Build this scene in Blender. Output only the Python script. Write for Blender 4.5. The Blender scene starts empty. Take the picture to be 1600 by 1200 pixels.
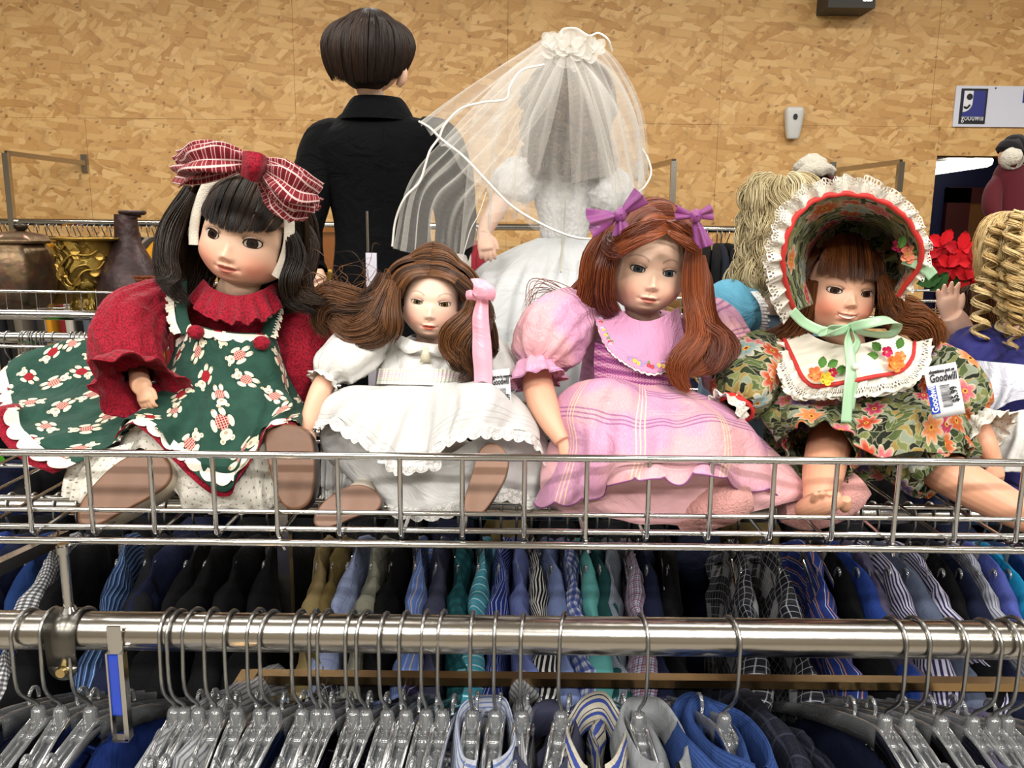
import bpy, math, random
import numpy as np
from mathutils import Matrix, Vector
random.seed(7); np.random.seed(7)
RNG = np.random.RandomState(11)
PI = math.pi
# ---------------------------------------------------------------- camera, world, lights, exposure
SC = bpy.context.scene
COL = SC.collection
FPX, PITCH, ROLL = 1300.0, math.radians(10.5), math.radians(0.6)
CAMLOC = np.array([0, 0, 1.6])
_cam = bpy.data.cameras.new('camera'); cam = bpy.data.objects.new('camera', _cam); COL.objects.link(cam)
_cam.sensor_width = 36; _cam.lens = FPX / 1600 * 36; _cam.clip_start = 0.02; _cam.clip_end = 60
RM = Matrix.Rotation(PI / 2 - PITCH, 4, 'X') @ Matrix.Rotation(ROLL, 4, 'Z')
cam.matrix_world = Matrix.Translation(CAMLOC) @ RM
SC.camera = cam
RN = np.array(RM.to_3x3())
SC.view_settings.view_transform = 'Standard'; SC.view_settings.look = 'None'
SC.view_settings.gamma = 1; SC.view_settings.use_curve_mapping = False
SC.view_settings.exposure = 0.33
SC.cycles.use_denoising = True
SC.cycles.max_bounces = 6; SC.cycles.transparent_max_bounces = 24; SC.cycles.caustics_reflective = False
SC.cycles.caustics_refractive = False
W = bpy.data.worlds.new('room_light'); SC.world = W; W.use_nodes = True
W.node_tree.nodes['Background'].inputs[0].default_value = (0.95, 0.97, 1.0, 1)
W.node_tree.nodes['Background'].inputs[1].default_value = 0.5
CEIL = 3.5
LIGHTS = [(x, y) for y in (-2.6, -1.0, 0.9, 3.0) for x in (-3.0, -1.0, 1.0, 3.0)]
for lx, ly in LIGHTS:
    l = bpy.data.lights.new('tube_light', 'AREA'); l.shape = 'RECTANGLE'; l.size = 1.25; l.size_y = 0.28
    l.energy = {-2.6: 72, -1.0: 44, .9: 11, 3.0: 31}[ly]; l.color = (1.0, 0.965, 0.91)
    o = bpy.data.objects.new('tube_light', l); COL.objects.link(o); o.location = (lx, ly, CEIL - 0.07)

# ---------------------------------------------------------------- pixel to point
def P(px, py, Y):
    d = RN @ np.array([(px - 800) / FPX, -(py - 600) / FPX, -1.0])
    return CAMLOC + d * (Y / d[1])
def PP(pts):
    return np.array([P(*p) for p in pts])
def S(Y):                       # metres per pixel at distance Y
    return Y * 1.02 / FPX
def lin(h):
    if isinstance(h, str):
        h = h.lstrip('#'); c = [int(h[i:i + 2], 16) / 255 for i in (0, 2, 4)]
    else: c = h
    return tuple(x / 12.92 if x <= .04045 else ((x + .055) / 1.055) ** 2.4 for x in c) + (1,)

# ---------------------------------------------------------------- object makers
def wl(o):
    L = np.zeros(3)
    while o is not None: L = L + np.array(o.location); o = o.parent
    return L
def tag(o, label=None, cat=None, group=None, kind=None):
    if label: o['label'] = label
    if cat: o['category'] = cat
    if group: o['group'] = group
    if kind: o['kind'] = kind
    return o
def thing(name, label, cat, loc, group=None, rz=0):
    o = bpy.data.objects.new(name, None); o.empty_display_size = 0.02; COL.objects.link(o)
    o.location = [float(v) for v in loc]; o.rotation_euler = (0, 0, rz)
    return tag(o, label, cat, group)
class MB:
    """collects pieces (verts, quads/tris, uv) and builds ONE mesh object"""
    def __init__(s): s.V = []; s.F = []; s.U = []; s.C = []; s.n = 0
    def add(s, V, F, U=None, C=None):
        V = np.asarray(V, float).reshape(-1, 3); F = np.asarray(F, int)
        s.F.append(F + s.n); s.V.append(V); s.n += len(V)
        s.U.append(np.zeros((len(V), 2)) if U is None else np.asarray(U, float).reshape(-1, 2))
        s.C.append(np.ones((len(V), 3)) if C is None else np.asarray(C, float).reshape(-1, 3))
        return s
    def grid(s, G, U=None, cu=False, cv=False, C=None):
        G = np.asarray(G, float); nv, nu = G.shape[:2]
        if U is None: U = grid_uv(G)
        i = np.arange(nu if cu else nu - 1); j = np.arange(nv if cv else nv - 1)
        I, J = np.meshgrid(i, j); I2 = (I + 1) % nu; J2 = (J + 1) % nv
        F = np.stack([J * nu + I, J * nu + I2, J2 * nu + I2, J2 * nu + I], -1).reshape(-1, 4)
        return s.add(G.reshape(-1, 3), F, np.asarray(U).reshape(-1, 2), None if C is None else np.asarray(C).reshape(-1, 3))
    def box(s, c, d, rot=None):
        c = np.asarray(c, float); h = np.asarray(d, float) / 2
        v = np.array([[x, y, z] for x in (-1, 1) for y in (-1, 1) for z in (-1, 1)]) * h
        if rot is not None: v = v @ np.asarray(rot).T
        v = v + c
        f = [[0, 1, 3, 2], [4, 6, 7, 5], [0, 4, 5, 1], [2, 3, 7, 6], [0, 2, 6, 4], [1, 5, 7, 3]]
        return s.add(v, f, v[:, [0, 2]])
    def cap(s, ring, flip=False, U=None):
        ring = np.asarray(ring, float); n = len(ring); c = ring.mean(0)
        f = [[i, (i + 1) % n, n] for i in range(n)]
        if flip: f = [[a[1], a[0], a[2]] for a in f]
        return s.add(np.vstack([ring, c]), f, U)
    def build(s, name, mat, parent=None, smooth=True, thick=0, **kw):
        V = np.vstack(s.V); U = np.vstack(s.U); C = np.vstack(s.C)
        if parent is not None: loc = None; V = V - wl(parent)
        else: loc = V.mean(0); V = V - loc
        me = bpy.data.meshes.new(name); me.vertices.add(len(V)); me.vertices.foreach_set('co', V.astype(np.float32).ravel())
        ids = np.concatenate([f.ravel() for f in s.F]); cnt = np.concatenate([np.full(len(f), f.shape[1]) for f in s.F])
        st = np.concatenate([[0], np.cumsum(cnt)[:-1]])
        me.loops.add(len(ids)); me.loops.foreach_set('vertex_index', ids.astype(np.int32))
        me.polygons.add(len(cnt)); me.polygons.foreach_set('loop_start', st.astype(np.int32))
        me.polygons.foreach_set('loop_total', cnt.astype(np.int32))
        me.polygons.foreach_set('use_smooth', np.full(len(cnt), bool(smooth)))
        uv = me.uv_layers.new(name='uv'); uv.data.foreach_set('uv', U[ids].astype(np.float32).ravel())
        if any((c != 1).any() for c in s.C):
            ca = me.color_attributes.new('tint', 'FLOAT_COLOR', 'POINT')
            ca.data.foreach_set('color', np.hstack([C, np.ones((len(C), 1))]).astype(np.float32).ravel())
        me.update(calc_edges=True)
        if mat is not None: me.materials.append(mat)
        o = bpy.data.objects.new(name, me); COL.objects.link(o)
        if parent is not None: o.parent = parent
        else: o.location = loc
        if thick:
            m = o.modifiers.new('thickness', 'SOLIDIFY'); m.thickness = thick; m.offset = 0
        return tag(o, **kw)
def grid_uv(G):
    nv, nu = G.shape[:2]
    du = np.linalg.norm(np.diff(G, axis=1), axis=2).mean(0) if nu > 1 else np.zeros(0)
    dv = np.linalg.norm(np.diff(G, axis=0), axis=2).mean(1) if nv > 1 else np.zeros(0)
    u = np.concatenate([[0], np.cumsum(du)]); v = np.concatenate([[0], np.cumsum(dv)])
    return np.stack(np.meshgrid(u, v), -1)
def copy_tree(o, parent=None):
    c = o.copy(); COL.objects.link(c); c.parent = parent
    for ch in list(o.children): copy_tree(ch, c)
    return c
# ---------------------------------------------------------------- curves and surfaces
def spline(pts, n, closed=False):
    p = np.asarray(pts, float)
    if closed: p = np.concatenate([p[-1:], p, p[:2]])
    else: p = np.concatenate([[2 * p[0] - p[1]], p, [2 * p[-1] - p[-2]]])
    m = len(p) - 3
    t = np.linspace(0, m, n, endpoint=not closed); i = np.minimum(t.astype(int), m - 1); f = (t - i)
    f = f.reshape((-1,) + (1,) * (p.ndim - 1))
    a, b, c, d = p[i], p[i + 1], p[i + 2], p[i + 3]
    return .5 * (2 * b + (c - a) * f + (2 * a - 5 * b + 4 * c - d) * f ** 2 + (3 * b - a - 3 * c + d) * f ** 3)
def even(pts, n):
    p = np.asarray(pts, float); L = np.concatenate([[0], np.cumsum(np.linalg.norm(np.diff(p[:, :3], axis=0), axis=1))])
    t = np.linspace(0, L[-1], n)
    return np.stack([np.interp(t, L, p[:, k]) for k in range(p.shape[1])], 1)
def patch(ctrl, nu, nv):
    """ctrl rows x cols x 3 -> smooth nv x nu grid"""
    c = np.asarray(ctrl, float); a = spline(c, nv)
    return np.swapaxes(spline(np.swapaxes(a, 0, 1), nu), 0, 1)
def ppatch(rows, nu, nv):
    return patch([[P(*p) for p in r] for r in rows], nu, nv)
def normals(G):
    du = np.gradient(G, axis=1); dv = np.gradient(G, axis=0); n = np.cross(du, dv)
    n /= np.maximum(np.linalg.norm(n, axis=2, keepdims=True), 1e-9)
    if n[..., 1].mean() > 0: n = -n
    return n
def wav(x, seed=0, k=4):
    r = np.random.RandomState(seed); o = 0
    for i in range(k): o = o + np.sin(x * (1 + i * r.uniform(.7, 1.3)) + r.uniform(0, 6.28)) * r.uniform(.5, 1) / (i + 1)
    return o / 1.6
def n2(u, v, seed=0, k=6):
    r = np.random.RandomState(seed); o = 0
    for i in range(k):
        a, b, c = r.uniform(-1, 1), r.uniform(-1, 1), r.uniform(0, 6.28); s = 1 + i * .6
        o = o + np.sin((u * a + v * b) * s + c) / s
    return o
def frames(p, ref=(0, 1, 0)):
    t = np.gradient(p, axis=0); t /= np.maximum(np.linalg.norm(t, axis=1, keepdims=True), 1e-9)
    N = np.zeros_like(p); r = np.array(ref, float)
    for i in range(len(p)):
        r = r - t[i] * r.dot(t[i])
        if np.linalg.norm(r) < 1e-4: r = np.cross(t[i], [0.3, 1, 0.2])
        r /= np.linalg.norm(r); N[i] = r
    return t, N, np.cross(t, N)
def tube(path, rad, n=12, sides=8, flat=1.0, ref=(0, 1, 0), mod=None, resample=True, u0=0):
    """path k x 3, rad scalar or list -> grid n x sides (closed in u). flat scales the reference direction"""
    path = np.asarray(path, float); rad = np.broadcast_to(np.asarray(rad, float), (len(path),))
    if resample: q = spline(np.hstack([path, rad[:, None]]), n)
    else: q = np.hstack([path, rad[:, None]])
    p, r = q[:, :3], np.maximum(q[:, 3], 1e-5)
    t, N, B = frames(p, ref)
    a = np.linspace(0, 2 * PI, sides, endpoint=False) + u0
    R = r[:, None] * np.ones(sides)[None]
    if mod is not None: R = R * mod(np.linspace(0, 1, len(p))[:, None], a[None])
    return p[:, None] + N[:, None] * (R * np.cos(a) * flat)[..., None] + B[:, None] * (R * np.sin(a))[..., None]
def add_tube(mb, path, rad, n=12, sides=8, caps=True, **k):
    G = tube(path, rad, n, sides, **k); mb.grid(G, cu=True)
    if caps: mb.cap(G[0], True); mb.cap(G[-1])
    return G
def strip(mb, path, wid, ref, n=40, sc=0, amp=0.3, thick=0.0, nv=5, ruf=0, rfq=20, seed=1):
    """a ribbon hanging from path along direction ref (3 or k x 3); sc scallops along its free edge; ruf out-of-plane waves"""
    p = even(spline(path, n * 2), n); ref = np.asarray(ref, float)
    if ref.ndim == 1: ref = np.broadcast_to(ref, (n, 3))
    else: ref = spline(ref, n)
    t, N, B = frames(p)
    ref = ref / np.linalg.norm(ref, axis=1, keepdims=True)
    out = np.cross(t, ref); out /= np.maximum(np.linalg.norm(out, axis=1, keepdims=True), 1e-9)
    out *= np.where(out[:, 1:2] > 0, -1, 1)
    w = np.broadcast_to(np.asarray(wid, float), (n,)) if np.ndim(wid) == 0 else spline(np.array(wid)[:, None], n)[:, 0]
    x = np.linspace(0, 1, n)
    s = 1 - amp + amp * np.abs(np.sin(x * PI * sc)) ** .6 if sc else np.ones(n)
    v = np.linspace(0, 1, nv)[:, None, None]
    G = p[None] + ref[None] * (w * s)[None, :, None] * v
    if ruf: G = G + out[None] * (ruf * np.sin(x * rfq * 2 * PI + wav(x * 20, seed))[None, :, None]) * v + out[None] * ruf * .4 * v
    mb.grid(G); return G
# ---------------------------------------------------------------- node expressions
class X:
    T = None
    def __init__(s, o): s.o = o
    @staticmethod
    def m(op, *a):
        n = X.T.nodes.new('ShaderNodeMath'); n.operation = op
        for i, v in enumerate(a):
            if isinstance(v, X): X.T.links.new(v.o, n.inputs[i])
            else: n.inputs[i].default_value = float(v)
        return X(n.outputs[0])
    def __add__(s, b): return X.m('ADD', s, b)
    __radd__ = __add__
    def __sub__(s, b): return X.m('SUBTRACT', s, b)
    def __rsub__(s, b): return X.m('SUBTRACT', b, s)
    def __mul__(s, b): return X.m('MULTIPLY', s, b)
    __rmul__ = __mul__
    def __truediv__(s, b): return X.m('DIVIDE', s, b)
    def __gt__(s, b): return X.m('GREATER_THAN', s, b)
    def __lt__(s, b): return X.m('LESS_THAN', s, b)
    def fl(s): return X.m('FLOOR', s)
    def fr(s): return X.m('FRACT', s)
    def ab(s): return X.m('ABSOLUTE', s)
    def sin(s): return X.m('SINE', s)
    def cos(s): return X.m('COSINE', s)
    def pw(s, b): return X.m('POWER', s, b)
    def mn(s, b): return X.m('MINIMUM', s, b)
    def mx(s, b): return X.m('MAXIMUM', s, b)
def link(a, b):
    if isinstance(a, X): X.T.links.new(a.o, b)
    elif a is not None:
        try: b.default_value = a
        except Exception: b.default_value = tuple(a)[:3]
def node(t, ins=None, outs=0, **kw):
    n = X.T.nodes.new('ShaderNode' + t)
    for k, v in kw.items(): setattr(n, k, v)
    for k, v in (ins or {}).items(): link(v, n.inputs[k])
    return X(n.outputs[outs]), n
def xyz(v):
    _, n = node('SeparateXYZ', {0: v}); return X(n.outputs[0]), X(n.outputs[1]), X(n.outputs[2])
def vec(x, y=0., z=0.): return node('CombineXYZ', {0: x, 1: y, 2: z})[0]
def uvs(): _, n = node('TexCoord'); return xyz(X(n.outputs['UV']))[:2]
def objc(): _, n = node('TexCoord'); return X(n.outputs['Object'])
def noise(v, sc, det=3, rough=.5, dist=0, col=False, dim='3D'): return node('TexNoise', {'Vector': v, 'Scale': sc, 'Detail': det, 'Roughness': rough, 'Distortion': dist}, 1 if col else 0, noise_dimensions=dim)[0]
def vor(v, sc, out='Distance', feature='F1', rnd=1.0, metric='EUCLIDEAN', dim='2D'):
    _, n = node('TexVoronoi', {'Vector': v, 'Scale': sc, 'Randomness': rnd}, feature=feature, distance=metric, voronoi_dimensions=dim)
    return X(n.outputs[out]) if isinstance(out, str) else [X(n.outputs[k]) for k in out]
def ss(v, a, b, lo=0., hi=1.): return node('MapRange', {'Value': v, 'From Min': a, 'From Max': b, 'To Min': lo, 'To Max': hi}, interpolation_type='SMOOTHSTEP')[0]
def cmix(f, a, b, mode='MIX'):
    n = X.T.nodes.new('ShaderNodeMix'); n.data_type = 'RGBA'; n.blend_type = mode
    link(f, n.inputs[0]); link(a, n.inputs[6]); link(b, n.inputs[7]); return X(n.outputs[2])
def ramp(f, stops, const=False):
    _, n = node('ValToRGB', {0: f}); e = n.color_ramp.elements
    if const: n.color_ramp.interpolation = 'CONSTANT'
    while len(e) < len(stops): e.new(0.5)
    for i, (p, c) in enumerate(stops): e[i].position = p; e[i].color = lin(c) if isinstance(c, str) else c
    return X(n.outputs[0])
def bump(h, st=.3, dist=.001): return node('Bump', {'Strength': st, 'Distance': dist, 'Height': h})[0]
def ell(x, y, cx, cy, a, b): return (((x - cx) * (1 / a)).pw(2) + ((y - cy) * (1 / b)).pw(2)) < 1.0
MATS = {}
def mat(name, col, rough=.6, metal=0, bmp=None, alpha=None, sheen=0, spec=.5, coat=0, emit=None, trans=0, aniso=0, sss=0, transl=0):
    """col: linear colour tuple, hex, or a function returning a node expression"""
    if name in MATS: return MATS[name]
    m = bpy.data.materials.new(name); m.use_nodes = True; X.T = m.node_tree; b = X.T.nodes['Principled BSDF']
    if callable(col): col = col()
    elif isinstance(col, str): col = lin(col)
    link(col, b.inputs['Base Color'])
    if callable(rough): rough = rough()
    link(rough, b.inputs['Roughness']); link(float(metal), b.inputs['Metallic']); b.inputs['Specular IOR Level'].default_value = .2 if spec == .5 and not callable(rough) and not isinstance(rough, X) and rough > .65 else spec
    if bmp: link(bmp(), b.inputs['Normal'])
    if sheen: b.inputs['Sheen Weight'].default_value = sheen * .2; b.inputs['Sheen Roughness'].default_value = .5
    if coat: b.inputs['Coat Weight'].default_value = coat; b.inputs['Coat Roughness'].default_value = .08
    if aniso: b.inputs['Anisotropic'].default_value = aniso
    if sss:
        b.inputs['Subsurface Weight'].default_value = sss; b.inputs['Subsurface Radius'].default_value = (1, .45, .3); b.inputs['Subsurface Scale'].default_value = .004
    if trans: b.inputs['Transmission Weight'].default_value = trans
    if emit: b.inputs['Emission Color'].default_value = lin(emit[0]); b.inputs['Emission Strength'].default_value = emit[1]
    out = X.T.nodes['Material Output']; sh = X(b.outputs[0])
    if transl:
        tl, n = node('BsdfTranslucent', {'Color': col}); ms, n = node('MixShader', {0: float(transl)}); link(sh, n.inputs[1]); link(tl, n.inputs[2]); sh = ms
    if alpha is not None:
        a = alpha() if callable(alpha) else alpha
        tr, n = node('BsdfTransparent'); ms, n = node('MixShader', {0: a}); link(tr, n.inputs[1]); link(sh, n.inputs[2]); sh = ms
    link(sh, out.inputs[0]); MATS[name] = m; return m
def cloth_bump(st=.25, sc=900, wr=14, wst=.5):
    def f():
        u, v = uvs(); c = vec(u, v)
        return bump(noise(c, sc, 2) * .12 * st + noise(c, wr, 3, .6, 1.2) * wst * 1.5, 1.0, .004)
    return f
# ---------------------------------------------------------------- shared materials
CHROME = mat('chrome', '#c9c8c6', .12, 1)
CHROME_ROUGH = mat('brushed_chrome', '#b9b4ac', .2, 1, bmp=lambda: bump(noise(objc(), 60, 3), .12, .002))
WIRE = mat('hook_wire', '#a3a3a1', .28, 1)
def _plastic():
    m = bpy.data.materials.new('clear_plastic'); m.use_nodes = True; X.T = m.node_tree; X.T.nodes.remove(X.T.nodes['Principled BSDF'])
    tr, n = node('BsdfTransparent', {0: (.82, .84, .85, 1)})
    nm = bump(noise(objc(), 26, 1, .5), .5, .01)
    gl, n = node('BsdfGlossy', {0: (1, 1, 1, 1), 'Roughness': .07, 'Normal': nm})
    df, n = node('BsdfDiffuse', {0: (.50, .52, .54, 1)})
    fr, n = node('Fresnel', {'IOR': 1.5, 'Normal': nm})
    a, n = node('MixShader', {0: .2}); link(tr, n.inputs[1]); link(df, n.inputs[2])
    b, n = node('MixShader', {0: (fr * 1.6 + .05).mn(1.0)}); link(a, n.inputs[1]); link(gl, n.inputs[2])
    link(b, X.T.nodes['Material Output'].inputs[0]); return m
CLEAR = _plastic()

# ---------------------------------------------------------------- room
WY = 5.0
def osb():
    x, y, z = xyz(objc())
    base = None
    for i, (ang, sc, st, thr) in enumerate([(0.15, 7.5, 2.2, 0), (1.2, 9, 2.2, .5), (-.5, 10, 2.6, .55), (.75, 14, 2.4, .62), (-.1, 8.5, 3.4, .62)]):
        c, s = math.cos(ang), math.sin(ang)
        u = (x * c + z * s) + i * 3.1; v = (z * c - x * s) * st + i * 1.7
        cc, dd = vor(vec(u, v), sc, ('Color', 'Distance'), metric='CHEBYCHEV')
        r, g, b = xyz(cc)
        if i < 3: grain = noise(vec(u * 1.0, v * 9), 26, 1, .6, dim='2D')
        colr = ramp(r * .8 + grain * .36 - .08, [(0, '#ac7e44'), (.12, '#c19153'), (.5, '#d2a567'), (.8, '#dcb274'), (1, '#e6bf84')])
        if base is None: base = colr
        else:
            base = cmix(ss(g, thr, thr + .005), base, colr)
            base = cmix((g > thr) * ss(dd, .45, .6) * .22, base, lin('#7d5730'))
    for (w_, sc, thr, colr) in ((vec(x + z * .6, z * 2.4 - x * .8), 9.5, .86, '#6a4423'), (vec(x * 2.0 - z * 1.2, z * 1.2 + x * 1.1), 7.5, .86, '#7b5028')):
        k, kd = vor(w_, sc, ('Color', 'Distance')); kr, kg, kb = xyz(k)
        base = cmix((kr > thr + .04) * (kd < .13) * .55, base, lin(colr))
    return base
OSB = mat('strand_board', osb, .55, bmp=lambda: bump(noise(objc(), 40, 1), .12, .004))
DX0 = P(1449, 400, WY)[0]                # left side of the doorway opening
DZ = P(1449, 243, WY)[2]
wall = MB(); wall.box((-2.0 + (DX0 + 2.0) / 2 - 2.0 / 2 - .5, WY + .08, 1.75), ((DX0 + 5.0), .1, 3.5))
wall = MB(); wall.box(((DX0 - 5.5) / 2, WY + .08, 1.75), (DX0 + 5.5, .1, 3.5)); wall.box(((DX0 + 5.5) / 2, WY + .08, (DZ + 3.5) / 2), (5.5 - DX0, .1, 3.5 - DZ))
backing = wall.build('wall_back', mat('board_backing', '#6e502c', .9), None, False, kind='structure')
sx = P(1466, 60, WY)[0]; zc = P(100, 184, WY)[2]
xs = [sx - 1.22 * i for i in range(6, -1, -1)] + [5.5]; xs[0] = -5.5
zs = [0.0, zc - 1.22, zc, min(zc + 1.22, 3.5), 3.5]
zs = sorted(set(round(z, 4) for z in zs if 0 <= z <= 3.5))
for i in range(len(xs) - 1):
    for j in range(len(zs) - 1):
        a, b, c, d = xs[i], xs[i + 1], zs[j], zs[j + 1]
        rects = [(a, min(b, DX0), c, d), (max(a, DX0), b, max(c, DZ), d)]
        if b > DX0 > a and c >= DZ: rects = [(a, b, c, d)]
        for a2, b2, c2, d2 in rects:
            if b2 - a2 < .03 or d2 - c2 < .03: continue
            m = MB(); m.box(((a2 + b2) / 2, WY + .015 + .002 * ((i + j) % 2), (c2 + d2) / 2), (b2 - a2 - .0012, .03, d2 - c2 - .0012)); m.build('panel', OSB, backing, False)
floor = MB(); floor.box((0, 1.75, -.05), (12, 13.5, .1)); floor.build('floor', mat('vinyl_floor', lambda: cmix(noise(objc(), 3, 4), lin('#6f6a61'), lin('#918b80')), .35), None, False, kind='structure')
ce = MB(); ce.box((0, 1.75, CEIL + .05), (12, 13.5, .1)); ce.build('ceiling', mat('ceiling_white', '#c4c2bc', .8), None, False, kind='structure')
DULL = mat('dull_wall_paint', '#8d8576', .7)
for nm, c_, d_ in (('wall_front', (0, -5.05, 1.75), (12, .1, 3.5)), ('wall_left', (-6.05, 1.75, 1.75), (.1, 13.5, 3.5)), ('wall_right', (6.05, 1.75, 1.75), (.1, 13.5, 3.5))):
    b = MB(); b.box(c_, d_); b.build(nm, DULL, None, False, kind='structure')
# blue room beyond the doorway
BLUE = mat('blue_paint', '#141c4e', .6)
b = MB(); b.box((4.6, 7.45, 1.75), (5, .1, 3.5)); b.build('wall_beyond', BLUE, None, False, kind='structure')
b = MB(); b.box((DX0 - .25, 6.3, 1.75), (.1, 2.4, 3.5)); b.build('wall_beyond_left', BLUE, None, False, kind='structure')
dl = P(1480, 300, 7.35); dr = P(1512, 300, 7.35)
REDP = mat('dark_red_paint', '#4c1418', .5)
b = MB(); top = P(1480, 293, 7.3)[2]
b.box((dl[0] + .1, 7.36, top / 2), (.2, .06, top)); b.box((dl[0] + .75, 7.36, top - .06), (1.5, .06, .13))
fr = b.build('door_1', REDP, None, False, kind='structure')
b = MB(); b.box((dl[0] + .75, 7.38, (top - .12) / 2), (1.1, .05, top - .12)); b.build('door_leaf', mat('tan_door', '#8a5a2e', .5), fr, False)
# fluorescent tube fixture seen through the doorway
a = P(1440, 266, 6.1); bb = P(1543, 252, 6.9)
t = thing('ceiling_lamp', 'long white fluorescent lamp glowing in the blue room beyond the doorway', 'lamp', (a + bb) / 2)
m = MB(); q = np.array([a, bb]); add_tube(m, q, .045, 2, 8, resample=False); m.build('tube', mat('lit_tube', '#ffffff', .5, emit=('#fff6e4', 6)), t)
m = MB(); m.box((a + bb) / 2 + np.array([0, 0, .07]), (.2, .9, .04)); m.build('housing', mat('lamp_housing', '#cfcfcf', .5), t, False)
# ---------------------------------------------------------------- things on the wall
WF = WY - .004
def text_mesh(txt, size, name, matl, parent, loc, rot=(PI / 2, 0, 0), ext=.0008, bold=0, R=None, sx=1.0, shear=0):
    c = bpy.data.curves.new(name, 'FONT'); c.body = txt; c.size = size; c.extrude = ext; c.offset = bold; c.resolution_u = 3; c.shear = shear
    o = bpy.data.objects.new(name, c); COL.objects.link(o)
    dg = bpy.context.evaluated_depsgraph_get(); me = bpy.data.meshes.new_from_object(o.evaluated_get(dg)); bpy.data.objects.remove(o)
    me.materials.clear(); me.materials.append(matl)
    o = bpy.data.objects.new(name, me); COL.objects.link(o); o.parent = parent
    M = (Matrix.Translation(Vector(loc) - Vector(wl(parent))) @ (R.to_4x4() if R is not None else Matrix([[1, 0, 0, 0], [0, 0, -1, 0], [0, 1, 0, 0], [0, 0, 0, 1]])))
    o.matrix_local = M @ Matrix.Diagonal((sx, 1, 1, 1)); return o
def wp(px, py): return P(px, py, WF)
s = S(WY)
# sign
a = wp(1494, 134); w, h = 1.0, wp(1494, 134)[2] - wp(1494, 198)[2]
WHITE = mat('sign_white', '#d9dcea', .4)
t = thing('wall_sign', 'white wall sign with blue logo square and start of blue lettering', 'sign', (a[0] + w / 2, WF, a[2] - h))
m = MB(); m.box((a[0] + w / 2, WF, a[2] - h / 2), (w, .012, h)); m.build('board', WHITE, t, False)
NAVY = mat('logo_blue', '#2b3384', .45); INK = mat('black_ink', '#15151c', .5)
lx0, lx1, lz0, lz1 = wp(1499, 166)[0], wp(1540, 166)[0], wp(1540, 194)[2], wp(1540, 139)[2]
lg = MB(); lg.box(((lx0 + lx1) / 2, WF - .008, (lz0 + lz1) / 2), (lx1 - lx0, .004, lz1 - lz0)); lg = lg.build('logo', INK, t, False)
e = .012; lw = lx1 - lx0; lh = lz1 - lz0; zb = lz0 + lh * .2
m = MB(); m.box(((lx0 + lx1) / 2, WF - .011, (zb + lz1 - e) / 2), (lw - 2 * e, .004, lz1 - e - zb)); m.build('logo_field', NAVY, lg, False)
# the half face letter g
m = MB(); gx0, gx1, gz1 = lx0 + e * 1.2, lx0 + lw * .44, lz1 - e * 1.1; R_ = gx1 - gx0; gz0 = gz1 - lh * .6
arc = [(gx0, gz1), (gx1, gz1)] + [(gx0 + R_ * math.cos(q), gz0 + R_ - R_ * 1.0 * math.sin(q)) for q in np.linspace(0, PI / 2, 10)]
m.cap([(x_, WF - .0145, z_) for x_, z_ in arc], True); m.build('logo_face', mat('logo_white', '#e8e8ee', .5), lg, False)
m = MB()
for (cx_, cz_, r_) in [(gx0 + R_ * .62, gz1 - lh * .17, .018)]:
    m.cap([(cx_ + r_ * math.cos(q), WF - .0155, cz_ + r_ * math.sin(q)) for q in np.linspace(0, 2 * PI, 14, endpoint=False)])
add_tube(m, [(gx0 + .004, WF - .015, gz0 + R_ * .55), (gx0 + R_ * .4, WF - .015, gz0 + R_ * .42), (gx0 + R_ * .72, WF - .015, gz0 + R_ * .75)], .006, 8, 6)
m.build('logo_mark', INK, lg, False)
text_mesh('goodwill', .055, 'logo_text', mat('logo_white', '#e8e8ee', .5), lg, (lx0 + e, WF - .012, lz0 + .018), sx=.68, bold=.0)
text_mesh('F', .1, 'lettering', NAVY, t, (wp(1595, 160)[0], WF - .008, wp(1595, 160)[2]), bold=.003)
m = MB(); 
for q in (wp(1555, 138),): m.cap([(q[0] + .005 * math.cos(k), WF - .0068, q[2] + .005 * math.sin(k)) for k in np.linspace(0, 2 * PI, 8, endpoint=False)], True)
m.build('screw_hole', INK, t, False)
# air freshener
c = wp(1237, 194)
t = thing('air_freshener', 'small white air freshener dispenser mounted on the strand board wall', 'dispenser', (c[0], WF, c[2] - .09))
m = MB(); rings = []
for k, (zz, ww, dd) in enumerate([(-.085, .02, .02), (-.08, .034, .035), (-.02, .045, .05), (.05, .053, .055), (.082, .052, .05), (.09, .04, .03)]):
    a_ = np.linspace(0, 2 * PI, 24, endpoint=False); ca, sa = np.cos(a_), np.sin(a_)
    rings.append(np.stack([c[0] + ww * np.sign(ca) * np.abs(ca) ** .6, WF - .03 + dd * .6 * np.sign(sa) * np.abs(sa) ** .6, np.full(24, c[2] + zz)], 1))
g = spline(np.array(rings), 20); m.grid(g, cu=True); m.cap(g[0], True); m.cap(g[-1]); m.build('housing', mat('grey_white_plastic', '#cfd0cc', .35), t)
m = MB(); m.add(*[np.array([(c[0] - .002 + .013 * math.cos(q), WF - .066, c[2] + .033 + .017 * math.sin(q)) for q in np.linspace(0, 2 * PI, 14, endpoint=False)]), np.array([list(range(14))])]); m.build('nozzle', INK, t)
# dark box near the ceiling
a = wp(1277, 0); bx = wp(1348, 0)[0]; zb = wp(1310, 25)[2]
t = thing('speaker', 'dark grey speaker box at the top of the wall', 'speaker', ((a[0] + bx) / 2, WF - .1, zb))
m = MB(); m.box(((a[0] + bx) / 2, WF - .09, zb + .2), (bx - a[0], .18, .4)); m.build('cabinet', mat('dark_grey_plastic', '#3a3733', .6), t, False)
m = MB(); m.box((bx - .045, WF - .182, zb + .04), (.05, .004, .018)); m.build('badge', CHROME, t, False)
# smudges on the board
for n_, (px, py, w_, h_, sd) in enumerate([(1505, 38, 34, 26, 0)]): pass

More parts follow.
